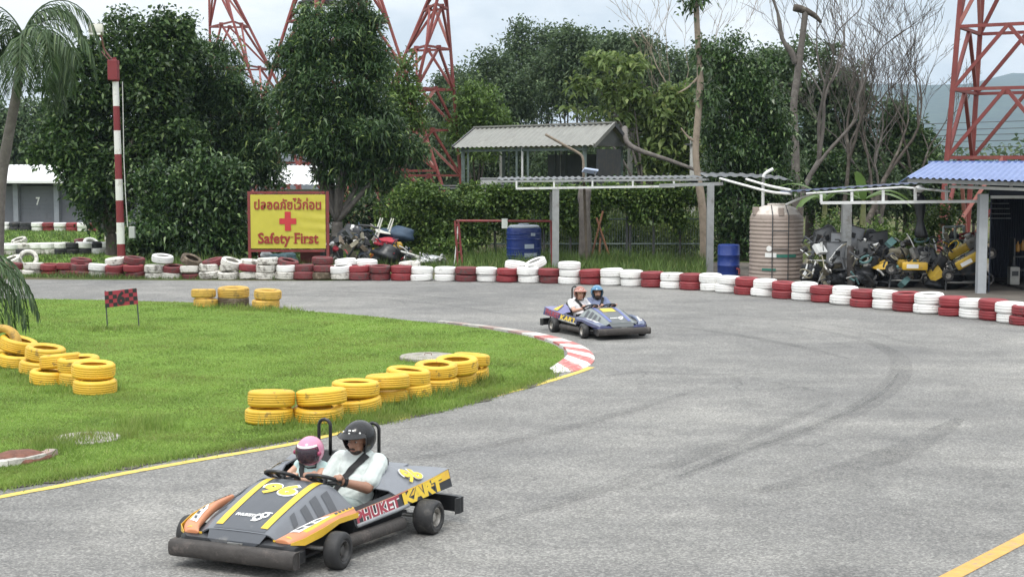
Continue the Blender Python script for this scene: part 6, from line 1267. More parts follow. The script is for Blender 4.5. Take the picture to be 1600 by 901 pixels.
# vine covered fence and thicket
tree('vine_thicket', 660, 47, [(652, 348, 44, 50), (700, 340, 34, 42), (640, 312, 32, 24), (690, 386, 60, 24), (735, 345, 34, 46), (610, 370, 26, 40), (660, 300, 24, 12)], 1900, 11, .13, .085, vn, 'mound of climbing vines left of the red gate frame', 'bush', tr=.05, size=.22)
for u0, u1, lab, n in ((735, 850, 'vine covered fence run behind the blue barrel', 900), (845, 985, 'vine fringe along the fence right of the canopy post', 950), (980, 1105, 'vine covered fence run left of the rear canopy post', 850)):
    ls = [(u0 + (u1 - u0) * k / 4, 308 + random.uniform(-4, 5), (u1 - u0) / 6, 13 + random.uniform(-2, 4)) for k in range(5)] + [(u0 + (u1 - u0) * (k + .5) / 4, 338 + random.uniform(-8, 8), (u1 - u0) / 9, 16) for k in range(3)]
    t = tree('vine_fence', (u0 + u1) / 2, 47.4, ls, n, 10, .13, .09, vn, lab, 'fence', tr=0, depth=.35, size=.2); q = rel(t)
    for k in range(4): a = P(u0 + (u1 - u0) * k / 3, 300, 47.5); part(t, 'post', dark_st, lambda mb: mb.tube([q((a.x, 47.5, 0)), q((a.x, 47.5, 2.15))], .04, 6))
    for z in (.5, 1.3, 2.0): a, b = P(u0, 300, 47.5), P(u1, 300, 47.5); part(t, 'rail', green_st, lambda mb: mb.tube([q((a.x, 47.5, z)), q((b.x, 47.5, z))], .025, 5))
    mb = MB()
    for k in range(int((u1 - u0) / 4)):
        a = P(u0 + 4 * k, 300, 47.5); mb.tube([q((a.x, 47.5, .1)), q((a.x, 47.5, 2.05))], .006, 3, cap=False)
    tag(mb.build('wire_mesh', green_st, t), kind='stuff')
for u, v, ru, rv, n, lab in ((905, 372, 42, 34, 420, 'weedy shrub behind the fence beside the canopy post'), (985, 365, 40, 40, 480, 'pale weedy shrub behind the middle of the fence'), (1060, 372, 40, 36, 440, 'weedy shrub behind the fence left of the rear canopy post'), (825, 350, 46, 40, 460, 'shrub behind the blue barrel')):
    tree('weedy_shrub', u, 49.3, [(u, v, ru, rv), (u - ru * .5, v + 14, ru * .7, rv * .7), (u + ru * .5, v + 8, ru * .6, rv * .8)], n, 9, .2, .05, tk if n != 460 else vn, lab, 'shrub', 'shrubs behind the fence', tr=.03, droop=.1, upb=1.3)
tree('vine_clad_tree', 1160, 47, [(1165, 120, 46, 52), (1140, 175, 50, 60), (1185, 190, 46, 60), (1150, 250, 56, 62), (1190, 275, 44, 56), (1155, 320, 56, 55), (1150, 375, 52, 40), (1195, 345, 36, 50), (1130, 95, 26, 30), (1205, 235, 26, 40)], 3200, 10, .15, .08, bu, 'tree clad in hanging vines behind the rear canopy post', tr=.2, droop=.55)
tree('broadleaf_tree', 1265, 60, [(1260, 110, 60, 56), (1300, 170, 56, 56), (1240, 190, 50, 60), (1290, 240, 60, 40), (1240, 260, 40, 40), (1330, 150, 30, 40)], 1300, 10, .26, .12, fo, 'dark green tree behind the bare cut trunk', tr=.2)
tree('broadleaf_tree', 1415, 60, [(1415, 215, 38, 40), (1440, 240, 30, 30), (1385, 245, 36, 30), (1425, 265, 40, 24)], 700, 10, .22, .10, dk, 'dark rounded tree left of the red tower base', tr=.14)
tree('young_tree', 745, 66, [(745, 165, 38, 32), (770, 190, 26, 26), (725, 200, 30, 30), (750, 225, 38, 26)], 650, 10, .26, .09, br, 'bright green young tree right of the narrow tower', tr=.1, droop=.35)
tree('young_tree', 625, 64, [(620, 120, 28, 30), (640, 160, 26, 34), (610, 180, 28, 30)], 400, 10, .26, .09, br, 'bright green foliage behind the mango tree right side', tr=.1, droop=.35)
tree('teak_tree', 1010, 56, [(930, 130, 40, 8), (985, 105, 36, 8), (975, 150, 30, 14), (1030, 185, 40, 30), (1060, 160, 30, 26), (905, 175, 22, 6), (960, 180, 36, 8), (1070, 215, 30, 40), (1015, 235, 26, 24), (1050, 250, 36, 26), (945, 95, 28, 6)], 560, 8, .34, .16, tk, 'open teak tree with pale green tiers above the hut', tr=.12, bm=bark_g, droop=.35, size=.3)
# wood behind: separate trees with their own crowns
WOOD = [(655, 195, 60), (700, 150, 52), (725, 112, 44), (770, 90, 60), (835, 40, 62), (895, 50, 55), (945, 62, 50), (985, 60, 52), (1050, 85, 55), (1105, 80, 52), (1195, 90, 50), (1330, 200, 45)]
WL = ['far left tree of the wood, right of the narrow tower', 'hazy tree above the young bright tree', 'rounded wood tree above the hut left gable', 'wood tree above the hut roof left half', 'tallest wood tree above the middle of the hut roof', 'tall wood tree above the hut roof right half', 'wood tree above the hut right gable', 'wood tree behind the teak tiers', 'wood tree behind the tall pale trunk, left of it', 'wood tree behind the top of the vine clad tree', 'wood tree between the vine clad tree and cut trunk', 'low wood tree behind the leaning bare stems']
for i, (u, vt_, ru) in enumerate(WOOD):
    Y = 82 + (i * 7) % 16; ls = [(u, vt_ + ru * .62, ru * .75, ru * .6), (u - ru * .55, vt_ + ru * 1.2, ru * .6, ru * .6, 1), (u + ru * .55, vt_ + ru * 1.1, ru * .6, ru * .6, -1), (u, vt_ + ru * 1.7, ru * .9, ru * .7), (u - ru * .2, vt_ + ru * .15, ru * .3, ru * .2), (u + ru * .35, vt_ + ru * .3, ru * .3, ru * .25), (u - ru * .4, 262, ru * .8, 40), (u + ru * .4, 272, ru * .8, 40)]
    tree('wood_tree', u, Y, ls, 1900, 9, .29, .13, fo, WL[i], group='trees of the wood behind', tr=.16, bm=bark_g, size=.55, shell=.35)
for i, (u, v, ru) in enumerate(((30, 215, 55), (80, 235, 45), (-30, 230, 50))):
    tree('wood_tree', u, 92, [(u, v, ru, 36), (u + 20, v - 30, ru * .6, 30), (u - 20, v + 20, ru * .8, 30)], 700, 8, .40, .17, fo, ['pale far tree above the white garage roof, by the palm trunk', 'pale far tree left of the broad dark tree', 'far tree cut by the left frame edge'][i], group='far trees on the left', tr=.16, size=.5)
# shrubs and small trees closing the view under the bare trees
for i, (u, v, ru, rv, Y, mm, lab) in enumerate(((1200, 262, 40, 44, 57, fo, 'dark shrub mass left of the cut trunk foot'), (1290, 275, 50, 40, 58, bu, 'dense shrub behind the banana plants'), (1365, 282, 46, 36, 58, fo, 'dense shrub under the leaning bare tree'), (1440, 285, 44, 34, 59, dk, 'dark shrub at the foot of the red tower, left of it'), (1520, 290, 46, 30, 60, fo, 'dark shrub behind the workshop roof'), (1600, 290, 46, 30, 60, fo, 'dark shrub at the right frame edge behind the workshop'), (1330, 225, 30, 40, 60, fo, 'leafy regrowth around the slim leafless tree'), (1400, 185, 22, 24, 61, fo, 'small leafy crown among the bare twigs'))):
    tree('thicket_shrub', u, Y, [(u, v, ru, rv), (u - ru * .6, v + 16, ru * .6, rv * .7), (u + ru * .6, v + 12, ru * .6, rv * .7), (u, v + rv, ru, rv * .8)], 520 if i < 6 else 260, 9, .24, .11, mm, lab, 'shrub', 'shrubs under the bare trees', tr=.06)
# far-off wooded band that closes the gaps low down
mb_ = []
for k in range(26):
    u = -60 + k * 68; Y = 120; p = P(u, 262, Y); h = random.uniform(5.0, 7.5) if u < 1290 else random.uniform(4.0, 5.5); mb_.append((p.x, Y + random.uniform(-4, 4), h * .5, 3.2, 2.0, h * .55))
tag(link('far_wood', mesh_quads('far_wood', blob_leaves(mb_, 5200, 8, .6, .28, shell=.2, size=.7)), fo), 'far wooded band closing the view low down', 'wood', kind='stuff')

# bare trees
def bare(name, u, v0, Y, label, seeds, hgt, r, m, spread=.5, lean=0.0, levels=5, seed=1, first=.35, group='bare trees on the right'):
    rn = random.Random(seed); b = P(u, v0, Y); b.z = 0; t = empty(name, b, 0, label, 'tree', group); mb = MB(); tw_ = MB()
    def grow_(p, d, L, r_, lv, tgt):
        pts = [p]; n = 5
        for i in range(n):
            d = (d + Vector((rn.gauss(0, .13), rn.gauss(0, .13), rn.gauss(.03, .08)))).normalized(); pts.append(pts[-1] + d * L / n)
        (mb if lv >= levels - 2 else tw_).tube(pts, [r_ * (1 - .45 * i / n) for i in range(n + 1)], 6 if lv > 2 else 4, cap=False)
        if lv <= 0: return
        k = rn.choice((2, 3, 3)) if lv < levels else seeds
        for j in range(k):
            a = rn.uniform(0, 6.28); s = spread * rn.uniform(.6, 1.25); nd_ = (d + Vector((math.cos(a) * s, math.sin(a) * s * .8, rn.uniform(-.05, .35)))).normalized(); at_ = pts[-1] if j < 2 else pts[rn.randint(2, n - 1)]
            grow_(at_, nd_, L * rn.uniform(.62, .86), max(.008, r_ * .55 * rn.uniform(.75, 1.05)), lv - 1, 0)
    grow_(Vector((0, 0, -.1)), Vector((lean, 0, 1)).normalized(), hgt, r, levels, 0)
    mb.build('trunk', m, t, True); tag(tw_.build('twigs', m, t, True), kind='stuff'); return t
bare('bare_tree', 1238, 300, 54, 'bare forked tree beside the cut trunk', 3, 3.6, .16, bark_g, .55, .02, 5, 3)
bare('bare_tree', 1345, 300, 55, 'dark leafless tree leaning right, middle of the bare group', 3, 3.0, .17, bark, .5, .28, 6, 8)
bare('bare_tree', 1385, 300, 57, 'leafless tree with many upright stems left of the red tower', 4, 2.6, .15, bark_g, .42, .05, 6, 12)
bare('bare_tree', 1312, 300, 56, 'slim leafless tree just right of the dark green tree', 3, 3.4, .12, bark, .42, .10, 5, 21)
bare('bare_tree', 1432, 300, 58, 'leafless tree whose twigs reach behind the red tower', 3, 2.8, .13, bark, .55, .16, 6, 30)
bare('bare_tree', 1050, 300, 66, 'pale leafless tree above the teak tiers', 3, 4.0, .11, bark_p, .5, .06, 5, 41)
bare('bare_tree', 985, 300, 58, 'low grey leafless tree behind the hut right gable', 4, 2.2, .07, bark_g, .75, .15, 5, 51)
b = P(1250, 300, 53); b.z = 0; st = empty('cut_trunk', b, 0, 'thick pale cut trunk with a broken top', 'tree'); q = rel(st)
part(st, 'trunk', bark_g, lambda mb: mb.tube(smoothpath([(-.1, 0, -.1), q(P(1243, 250, 53)), q(P(1240, 170, 53)), q(P(1247, 110, 53)), q(P(1256, 40, 53)), q(P(1258, 18, 53))], 4), [.15] * 8 + [.13] * 6 + [.11] * 7, 10), True)
part(st, 'broken_limb', bark, lambda mb: mb.tube(smoothpath([q(P(1240, 12, 53)), q(P(1256, 16, 53)), q(P(1272, 24, 53)), q(P(1284, 36, 53))], 3), [.13, .14, .14, .13, .12, .1, .1, .08, .06, .03], 8), True)
part(st, 'limb', bark_g, lambda mb: mb.tube(smoothpath([q(P(1243, 100, 53)), q(P(1236, 82, 53)), q(P(1222, 60, 53)), q(P(1215, 20, 53)), q(P(1200, -20, 53))], 3), [.11] * 5 + [.08] * 4 + [.05] * 4, 7), True)
b = P(1090, 405, 45.5); b.z = 0; tt = empty('tall_slim_tree', b, 0, 'very tall slim tree with a pale mottled trunk by the canopy', 'tree'); q = rel(tt)
part(tt, 'trunk', bark_p, lambda mb: mb.tube(smoothpath([(0.2, 0, -.1), q(P(1098, 330, 45.5)), q(P(1087, 240, 45.5)), q(P(1094, 140, 45.5)), q(P(1090, 60, 45.5)), q(P(1086, -30, 45.5))], 5), [.125] * 8 + [.105] * 9 + [.09] * 9, 10), True)
link('crown', mesh_quads('crown', blob_leaves([tuple(q(P(1086, -2, 45.5))) + (.35, .35, .3), tuple(q(P(1110, 150, 45.5))) + (.3, .3, .35), tuple(q(P(1100, 85, 45.5))) + (.25, .25, .4)], 110, 8, .22, .09, droop=.5)), bu, tt)
for (u, v, u2, v2) in ((1094, 118, 1060, 145), (1088, 222, 1064, 200)): part(tt, 'limb', bark_p, lambda mb: mb.tube(smoothpath([q(P(u, v, 45.5)), q(P((u + u2) / 2, (v + v2) / 2 + 4, 45.5)), q(P(u2, v2, 45.5))], 3), [.05, .05, .045, .04, .03, .025, .02], 6), True)
o = MB().tube(smoothpath([P(905, 92 + 100, 52) + Vector((1.6, 0, -.2)), P(985, 228, 50), P(1050, 252, 49), P(1105, 272, 48)], 5), [.11 - .004 * i for i in range(16)], 8).build('fallen_branch', bark_g, None, True); tag(o, 'long grey branch fallen across the hut gable', 'branch')

# palms
def frond(t, org, az, el, L, droop, nl=34, ll=.55, w=.045, hang=.55, m=pm, roll=0.0):
    d = Vector((math.cos(az) * math.cos(el), math.sin(az) * math.cos(el), math.sin(el))); pts = [Vector(org)]; n = 14; dirs = []
    for i in range(n):
        d = (d + Vector((0, 0, -droop / n * (1 + i * .12)))).normalized(); dirs.append(d.copy()); pts.append(pts[-1] + d * L / n)
    dirs.append(d.copy()); mb = MB(); mb.tube(pts, [.022 * (1 - .85 * i / n) + .003 for i in range(n + 1)], 5); C, D, LL = [], [], []
    for i in range(nl):
        s = .10 + .90 * i / (nl - 1); k = min(n - 1, int(s * n)); f = s * n - k; p = pts[k].lerp(pts[k + 1], min(1, f)); dd = dirs[k]; sd = dd.cross(Vector((0, 0, 1))); sd = sd.normalized() if sd.length > 1e-3 else Vector((1, 0, 0))
        for g in (-1, 1):
            v_ = (sd * g * 1.0 + dd * .75 + Vector((0, 0, -hang + random.uniform(-.1, .25)))).normalized(); C.append(p); D.append(v_); LL.append(ll * (math.sin(math.pi * (.12 + .80 * s)) * .9 + .15) * random.uniform(.8, 1.15))
    Q = leaf_quads(np.array(C), np.array(D), np.array(LL), w, .35, .05); b0 = len(mb.v); mb.add([tuple(x) for x in Q], [(4 * i, 4 * i + 1, 4 * i + 2, 4 * i + 3) for i in range(len(Q) // 4)])
    return mb.build('frond', m, t, False, None, False)
Yp_ = 36.0; b = P(-6, 420, Yp_); b.z = 0; palm = empty('palm_tree', b, 0, 'tall palm with drooping fronds at the left frame edge', 'palm'); q = rel(palm); top = q(P(36, 55, Yp_))
part(palm, 'trunk', bark_g, lambda mb: mb.tube(smoothpath([(0, 0, -.1), q(P(0, 300, Yp_)), q(P(12, 220, Yp_)), q(P(25, 150, Yp_)), q(P(36, 75, Yp_))], 6), [.15 - .002 * i for i in range(25)], 10), True)
part(palm, 'crownshaft', mat('palm_crownshaft', (0.16, 0.17, 0.08), 0.6, 0.2, 6), lambda mb: mb.tube([q(P(30, 120, Yp_)), q(P(36, 70, Yp_)), top], [.11, .12, .06], 10), True)
rn = random.Random(5)
for i in range(17):
    az = i * 2.39996 + rn.uniform(-.2, .2); el = (1.15, .75, .45, .1)[i % 4] + rn.uniform(-.12, .12); frond(palm, top + Vector((0, 0, -.1 * (i % 4))), az, el, rn.uniform(1.6, 2.4), rn.uniform(1.3, 2.4), 40, .58, .034, .75)
for az, el, L, dr in ((0.15, .9, 2.6, 2.2), (-.3, .55, 2.3, 2.3), (-.8, .7, 2.2, 2.0), (.5, .3, 2.0, 2.0), (-.1, .2, 1.9, 2.2), (-1.2, .3, 1.9, 2.2), (.3, 1.25, 3.0, 2.6), (2.6, .5, 2.0, 2.0)): frond(palm, top, az, el, L, dr, 42, .58, .034, .8)
Yn = 24.0; b = P(-58, 560, Yn); b.z = 0; pal2 = empty('young_palm', b, 0, 'low young palm whose fronds reach in from the left edge', 'palm'); q = rel(pal2); top = Vector((0, 0, 1.35))
part(pal2, 'trunk', bark_g, lambda mb: mb.tube([(0, 0, -.1), (0, 0, .7), (0, 0, 1.4)], [.14, .12, .09], 10), True)
for az, el, L, dr in ((-.05, .75, 1.9, 2.6), (-.15, .35, 1.6, 2.2), (.1, .45, 1.75, 1.6), (-.45, .5, 1.5, 2.5), (.35, .8, 1.7, 2.2), (-1.0, .6, 1.5, 2.4), (.9, .6, 1.6, 2.0), (1.9, .6, 1.6, 2.0), (2.9, .6, 1.6, 2.2), (-2.2, .6, 1.6, 2.2), (.02, .15, 1.55, 1.5)): frond(pal2, top, az, el, L, dr, 34, .36, .026, .45)
# banana plants behind the lean-to
def banana(u, v, Y, lab, fronds, s=1.0):
    b = P(u, v, Y); b.z = 0; t = empty('banana_plant', b, 0, lab, 'banana plant', 'banana plants by the workshop'); part(t, 'stem', mat('banana_stem', (0.16, 0.17, 0.06), 0.6, 0.25, 6), lambda mb: mb.tube([(0, 0, -.1), (.03, 0, 1.0 * s), (.05, 0, 2.0 * s)], [.13, .11, .06], 10), True)
    for az, el, L, dr in fronds:
        d = Vector((math.cos(az) * math.cos(el), math.sin(az) * math.cos(el), math.sin(el))); p = Vector((.05, 0, 1.95 * s)); rows = []; n = 12
        for i in range(n + 1):
            sd = d.cross(Vector((0, 0, 1))).normalized(); wd = .15 * s * math.sin(math.pi * (.06 + .92 * i / n)) ** .6 * (1 if i % 3 else .9); rows.append([p - sd * wd + Vector((0, 0, -.10 * wd)), p + Vector((0, 0, .02)), p + sd * wd + Vector((0, 0, -.10 * wd))]); d = (d + Vector((0, 0, -dr / n))).normalized(); p = p + d * L * s / n
        mb = MB(); mb.loft(rows, False, False); mb.build('leaf', bn, t, True, None, False)
banana(1285, 400, 43, 'banana plant with arching leaves behind the lean-to, left one', [(2.8, 1.0, 1.7, 1.7), (.4, .9, 1.8, 1.6), (1.6, .8, 1.6, 1.6), (-1.0, 1.0, 1.5, 1.8), (-2.4, .7, 1.6, 1.8)], 1.0)
banana(1345, 400, 42.5, 'banana plant behind the lean-to, right one', [(2.9, .7, 1.5, 1.5), (.3, .8, 1.7, 1.7), (-.7, .7, 1.6, 1.6), (1.5, .8, 1.5, 1.6), (-2.0, 1.1, 1.4, 1.2)], 1.02)
tree('weedy_shrub', 1430, 40.5, [(1410, 390, 36, 26), (1370, 385, 40, 30), (1450, 360, 20, 24), (1320, 395, 36, 24), (1480, 345, 16, 20), (1300, 370, 24, 30)], 1000, 9, .16, .06, vn, 'overgrown greenery behind the workshop clutter', 'shrub', tr=.03, upb=.8)
# wooded hills far off on the right
def hill():
    rg = []; xs = np.linspace(-4200, 7800, 110); ys = np.linspace(0, 2400, 16); V = []
    for j, y in enumerate(ys):
        for i, x in enumerate(xs):
            t = j / 15; x_ = x / 3.0; prof = 2.45 * (58 * np.exp(-((x_ - 250) / 190) ** 2) + 62 * np.exp(-((x_ - 480) / 160) ** 2) + 50 * np.exp(-((x_ - 900) / 380) ** 2) + 26 * np.exp(-((x_ + 300) / 400) ** 2) + 10)
            z = prof * math.sin(math.pi / 2 * min(1, t * 1.4)) * (1 + .06 * math.sin(x * .016 + t * 6) + .04 * math.sin(x * .043 + j)) - 2; V.append((x, 2600 + y, z))
    n = len(xs); return fast_mesh('hills', V, [(j * n + i, j * n + i + 1, (j + 1) * n + i + 1, (j + 1) * n + i) for j in range(15) for i in range(n - 1)])
hm_ = hill(); hm_.polygons.foreach_set('use_smooth', [True] * len(hm_.polygons))
def f_hill(nt, nd, lk, b):
    tc = nd.new('ShaderNodeTexCoord'); co = tc.outputs['Object']; c = ramp(nd, lk, noise(nd, lk, co, .022, 9, .75), [(.35, (.022, .040, .020)), (.65, (.065, .095, .045))]); lk.new(c, b.inputs['Base Color']); b.inputs['Roughness'].default_value = 1.0; b.inputs['Specular IOR Level'].default_value = 0.0
    bumpn(nd, lk, b, noise(nd, lk, co, .035, 7, .75), 1.0, 20.0)
tag(link('hills', hm_, surfmat('wooded_hill', f_hill)), kind='structure')
# ------------------------------------------------------------------ hut, sheds, scrap, clutter, wires
roof_g = mat('grey_roof_sheet', (0.20, 0.20, 0.18), 0.55, 0.15, 1.5, metal=0.1, dirt=(0.17, 0.165, 0.15), damt=0.35, dscale=1.2)
hb_ = Vector((.6, 52.5, 0)); hut = empty('hut', hb_, 0, 'raised open hut with a grey ribbed gable roof behind the vines', 'hut'); q = rel(hut)
FL, FR, RL, RR_, BR, BL = (q(p) for p in ((-2.18, 53.9, 3.66), (2.67, 48, 3.66), (-1.385, 55.9, 4.42), (3.46, 50, 4.42), (4.25, 52, 3.68), (-.6, 57.9, 3.68)))
N = 14
for i in range(N):
    a, b = i / N, (i + 1) / N; part(hut, 'roof_sheet', roof_g, lambda mb: corr(mb, FL.lerp(FR, a), FL.lerp(FR, b) + Vector((0, 0, .003)), RL.lerp(RR_, b), RL.lerp(RR_, a), 2, .035))
    part(hut, 'roof_sheet', roof_g, lambda mb: corr(mb, RL.lerp(RR_, a), RL.lerp(RR_, b) + Vector((0, 0, .003)), BL.lerp(BR, b), BL.lerp(BR, a), 2, .03, m=2))
part(hut, 'ridge_cap', roof_g, lambda mb: mb.beam(RL + Vector((0, 0, .05)), RR_ + Vector((0, 0, .05)), .20, .06))
part(hut, 'barge_board', roof_g, lambda mb: mb.beam(FR, RR_, .06, .14)); part(hut, 'barge_board', dark_st, lambda mb: mb.beam(RR_, BR, .06, .14)); part(hut, 'barge_board', dark_st, lambda mb: mb.beam(FL, RL, .06, .14))
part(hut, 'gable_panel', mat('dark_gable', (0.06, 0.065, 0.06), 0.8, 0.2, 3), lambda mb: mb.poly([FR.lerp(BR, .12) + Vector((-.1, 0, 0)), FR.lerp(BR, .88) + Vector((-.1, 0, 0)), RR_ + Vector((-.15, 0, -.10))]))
for s_ in (.07, .11, .47, .51, .55, .93):
    for back in (0, 1):
        p = (FL.lerp(FR, s_) if not back else BL.lerp(BR, s_)) + (Vector((.06, .25, 0)) if not back else Vector((-.06, -.25, 0)))
        part(hut, 'post', green_st if s_ != .51 else white_st, lambda mb: mb.box((p.x, p.y, 1.86), (.13 if s_ in (.07, .93) else .07, .13, 3.72)))
part(hut, 'floor_beam', dark_st, lambda mb: mb.beam((FL.lerp(FR, .05).x, FL.lerp(FR, .05).y + .3, 2.22), (FL.lerp(FR, .95).x, FL.lerp(FR, .95).y + .3, 2.22), .16, .16))
part(hut, 'eave_beam', green_st, lambda mb: mb.beam(FL.lerp(FR, .05) + Vector((.05, .25, -.10)), FL.lerp(FR, .95) + Vector((.05, .25, -.10)), .09, .09))
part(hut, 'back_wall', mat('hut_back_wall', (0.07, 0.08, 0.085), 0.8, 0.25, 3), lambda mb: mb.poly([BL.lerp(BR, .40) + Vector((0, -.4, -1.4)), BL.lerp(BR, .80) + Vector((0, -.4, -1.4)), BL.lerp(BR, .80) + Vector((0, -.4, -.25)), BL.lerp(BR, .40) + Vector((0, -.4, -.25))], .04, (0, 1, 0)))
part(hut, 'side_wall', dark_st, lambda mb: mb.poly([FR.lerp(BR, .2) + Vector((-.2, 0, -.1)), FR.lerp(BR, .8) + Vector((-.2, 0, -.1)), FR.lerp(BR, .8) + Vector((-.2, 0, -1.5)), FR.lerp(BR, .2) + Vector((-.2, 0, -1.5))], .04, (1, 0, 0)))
for u, v, s_, lab in ((765, 291, .62, 'white box under the left of the hut roof'), (880, 293, .7, 'pale box under the middle of the hut roof')):
    p = P(u, v, 51.5); o = MB().bbox((0, 0, 0), (s_, .5, s_ * .8), .03).build('storage_box', mat('pale_box', (0.42, 0.43, 0.42), 0.6, 0.12, 4), None, True, 40); o.location = p; tag(o, lab, 'box', 'boxes in the hut'); part(o, 'lid', grey_st, lambda mb: mb.bbox((0, 0, s_ * .4 + .02), (s_ * 1.05, .54, .05), .01))
# long garages on the far left
g0, g1 = P(-160, 300, 79), P(352, 300, 75); gb2 = Vector(((g0.x + g1.x) / 2, 77, 0)); gar = empty('garage_row', gb2, math.atan2(g1.y - g0.y, g1.x - g0.x), 'long low grey garage row with a white roof on the far left', 'building'); GL = math.hypot(g1.x - g0.x, g1.y - g0.y)
gw = mat('garage_grey', (0.135, 0.145, 0.165), 0.7, 0.12, 1.5, dirt=(0.10, 0.10, 0.11), damt=0.3); gwl = mat('garage_pillar', (0.24, 0.26, 0.29), 0.7, 0.1)
nb = 8; hw_ = 2.12
for i in range(nb):
    x = -GL / 2 + GL * (i + .5) / nb; d = part(gar, 'shutter_door', gw, lambda mb: [mb.box((x, .12, .10 + .20 * k), (GL / nb - .30, .04, .192)) for k in range(10)])
    part(gar, 'pillar', gwl, lambda mb: mb.box((-GL / 2 + GL * i / nb, .02, hw_ / 2), (.28, .30, hw_)))
    part(gar, 'number', white_dec, lambda mb: place_text(mb, str((4 + i) % 10), (x, .095, 1.2), (1, 0, 0), (0, 0, 1), .24, .42, .03, .003))
part(gar, 'back_wall', gw, lambda mb: mb.box((0, 4.0, hw_ / 2), (GL, .12, hw_))); part(gar, 'lintel', gwl, lambda mb: mb.box((0, .05, hw_ + .06), (GL, .25, .14)))
wroof = mat('white_roof_sheet', (0.74, 0.75, 0.75), 0.5, 0.06, 1, dirt=(0.5, 0.5, 0.48), damt=0.2, dscale=.6)
for i in range(12): part(gar, 'roof_sheet', wroof, lambda mb: corr(mb, (-GL / 2 + GL * i / 12, -.8, hw_ + .12), (-GL / 2 + GL * (i + 1) / 12, -.8, hw_ + .123), (-GL / 2 + GL * (i + 1) / 12, 7.5, hw_ + .98), (-GL / 2 + GL * i / 12, 7.5, hw_ + .98), 5, .03))
part(gar, 'fascia', wroof, lambda mb: mb.box((0, -.82, hw_ + .10), (GL, .05, .14)))
# white roofed shed behind the sign
p = P(452, 300, 58); p.z = 0; wsd = empty('white_shed', p, 0, 'white roofed shed glimpsed behind the sign and mango tree', 'building'); q = rel(wsd)
A, B, C, D = q(P(372, 286, 57)), q(P(528, 290, 57)), q(P(516, 259, 62)), q(P(396, 259, 62))
for i in range(6): part(wsd, 'roof_sheet', wroof, lambda mb: corr(mb, A.lerp(B, i / 6), A.lerp(B, (i + 1) / 6) + Vector((0, 0, .003)), D.lerp(C, (i + 1) / 6), D.lerp(C, i / 6), 3, .03))
part(wsd, 'wall', mat('shed_wall', (0.52, 0.54, 0.55), 0.7, 0.1), lambda mb: mb.box(((A.x + B.x) / 2 + .2, .2, 1.05), (2.9, .12, 2.1))); part(wsd, 'door', dark_st, lambda mb: mb.box(((A.x + B.x) / 2 - .6, .12, .95), (.9, .05, 1.9)))
for s_ in (.05, .95): p = A.lerp(B, s_); part(wsd, 'post', grey_st, lambda mb: mb.box((p.x, p.y + .3, p.z / 2), (.1, .1, p.z)))
# grey block beyond it
p = P(420, 300, 84); p.z = 0; gbk = empty('grey_block', p, 0, 'grey building block seen through the mango leaves', 'building'); part(gbk, 'wall', mat('block_wall', (0.25, 0.28, 0.32), 0.8, 0.12), lambda mb: mb.box((0, 2, 1.85), (6.5, 4, 3.7)))
for i in range(4): w_ = part(gbk, 'window', dark_st, lambda mb: mb.box((-2.4 + 1.6 * i, -.02, 2.9), (1.0, .08, .8))); part(w_, 'frame', grey_st, lambda mb: mb.box((-2.4 + 1.6 * i, -.07, 2.9), (.05, .04, .8)))

# scrap heap of kart parts right of the sign
RS = random.Random(4)
def blobby(name, u, v, Y, size, m, lab, cat, rot=0.0, seed=1, sub=3, group='scrap heap by the sign', squash=.75):
    rr = random.Random(seed); bm = bmesh.new(); bmesh.ops.create_icosphere(bm, subdivisions=sub, radius=1.0); ph = [rr.uniform(0, 6) for _ in range(6)]
    for w_ in bm.verts:
        c = w_.co; k = 1 + .16 * math.sin(3 * c.x + ph[0]) * math.sin(3 * c.y + ph[1]) + .12 * math.sin(6 * c.z + ph[2] + 4 * c.x) + .06 * math.sin(13 * c.x + ph[3]) * math.sin(11 * c.y + 9 * c.z); w_.co = Vector((c.x * k * size[0], c.y * k * size[1], max(-.75, c.z * k) * size[2]))
    me = bpy.data.meshes.new(name); bm.to_mesh(me); bm.free(); o = link(name, me, m, None, True); o.location = P(u, v, Y); o.rotation_euler = (0, 0, rot); return tag(o, lab, cat, group)
sack = mat('black_sack', (0.014, 0.015, 0.017), 0.35, 0.2, 8, 0.3, 20)
cov = mat('dark_blue_cover', (0.025, 0.05, 0.085), 0.6, 0.2, 6, 0.3, 15)
SG = 'scrap heap by the sign'
blobby('black_sack', 605, 399, 43.6, (.46, .36, .30), sack, 'large shiny black sack in the scrap heap', 'sack', 0.2, 3)
blobby('black_sack', 575, 400, 44.0, (.30, .3, .26), sack, 'small black sack left of the large one in the scrap', 'sack', 0.8, 5)
blobby('dark_cover', 618, 368, 44.8, (.55, .4, .28), cov, 'dark blue cover bundled on top of the scrap heap', 'cover', 0.1, 8)
blobby('rag_bundle', 604, 378, 44.3, (.38, .3, .14), mat('red_rag', (0.36, 0.03, 0.05), 0.8, 0.25, 9, 0.3, 20), 'red cloth bundle in the middle of the scrap heap', 'cloth', 0.3, 9)
blobby('rag_bundle', 622, 386, 44.0, (.17, .2, .17), mat('ochre_cloth', (0.36, 0.22, 0.03), 0.8, 0.25, 9, 0.3, 20), 'ochre yellow cloth bundle at the right of the scrap', 'cloth', 0.6, 11)
blobby('dark_cover', 555, 372, 44.8, (.45, .4, .42), mat('dark_grey_cover', (0.03, 0.032, 0.036), 0.6, 0.25, 6, 0.3, 15), 'dark grey covered engine at the left of the scrap heap', 'cover', 0.4, 14)
blobby('rag_bundle', 440, 405, 44.6, (.5, .3, .2), mat('teal_tarp', (0.06, 0.12, 0.14), 0.6, 0.25, 6, 0.3, 15), 'teal tarpaulin bundle on the ground under the sign', 'cloth', 0.1, 17)
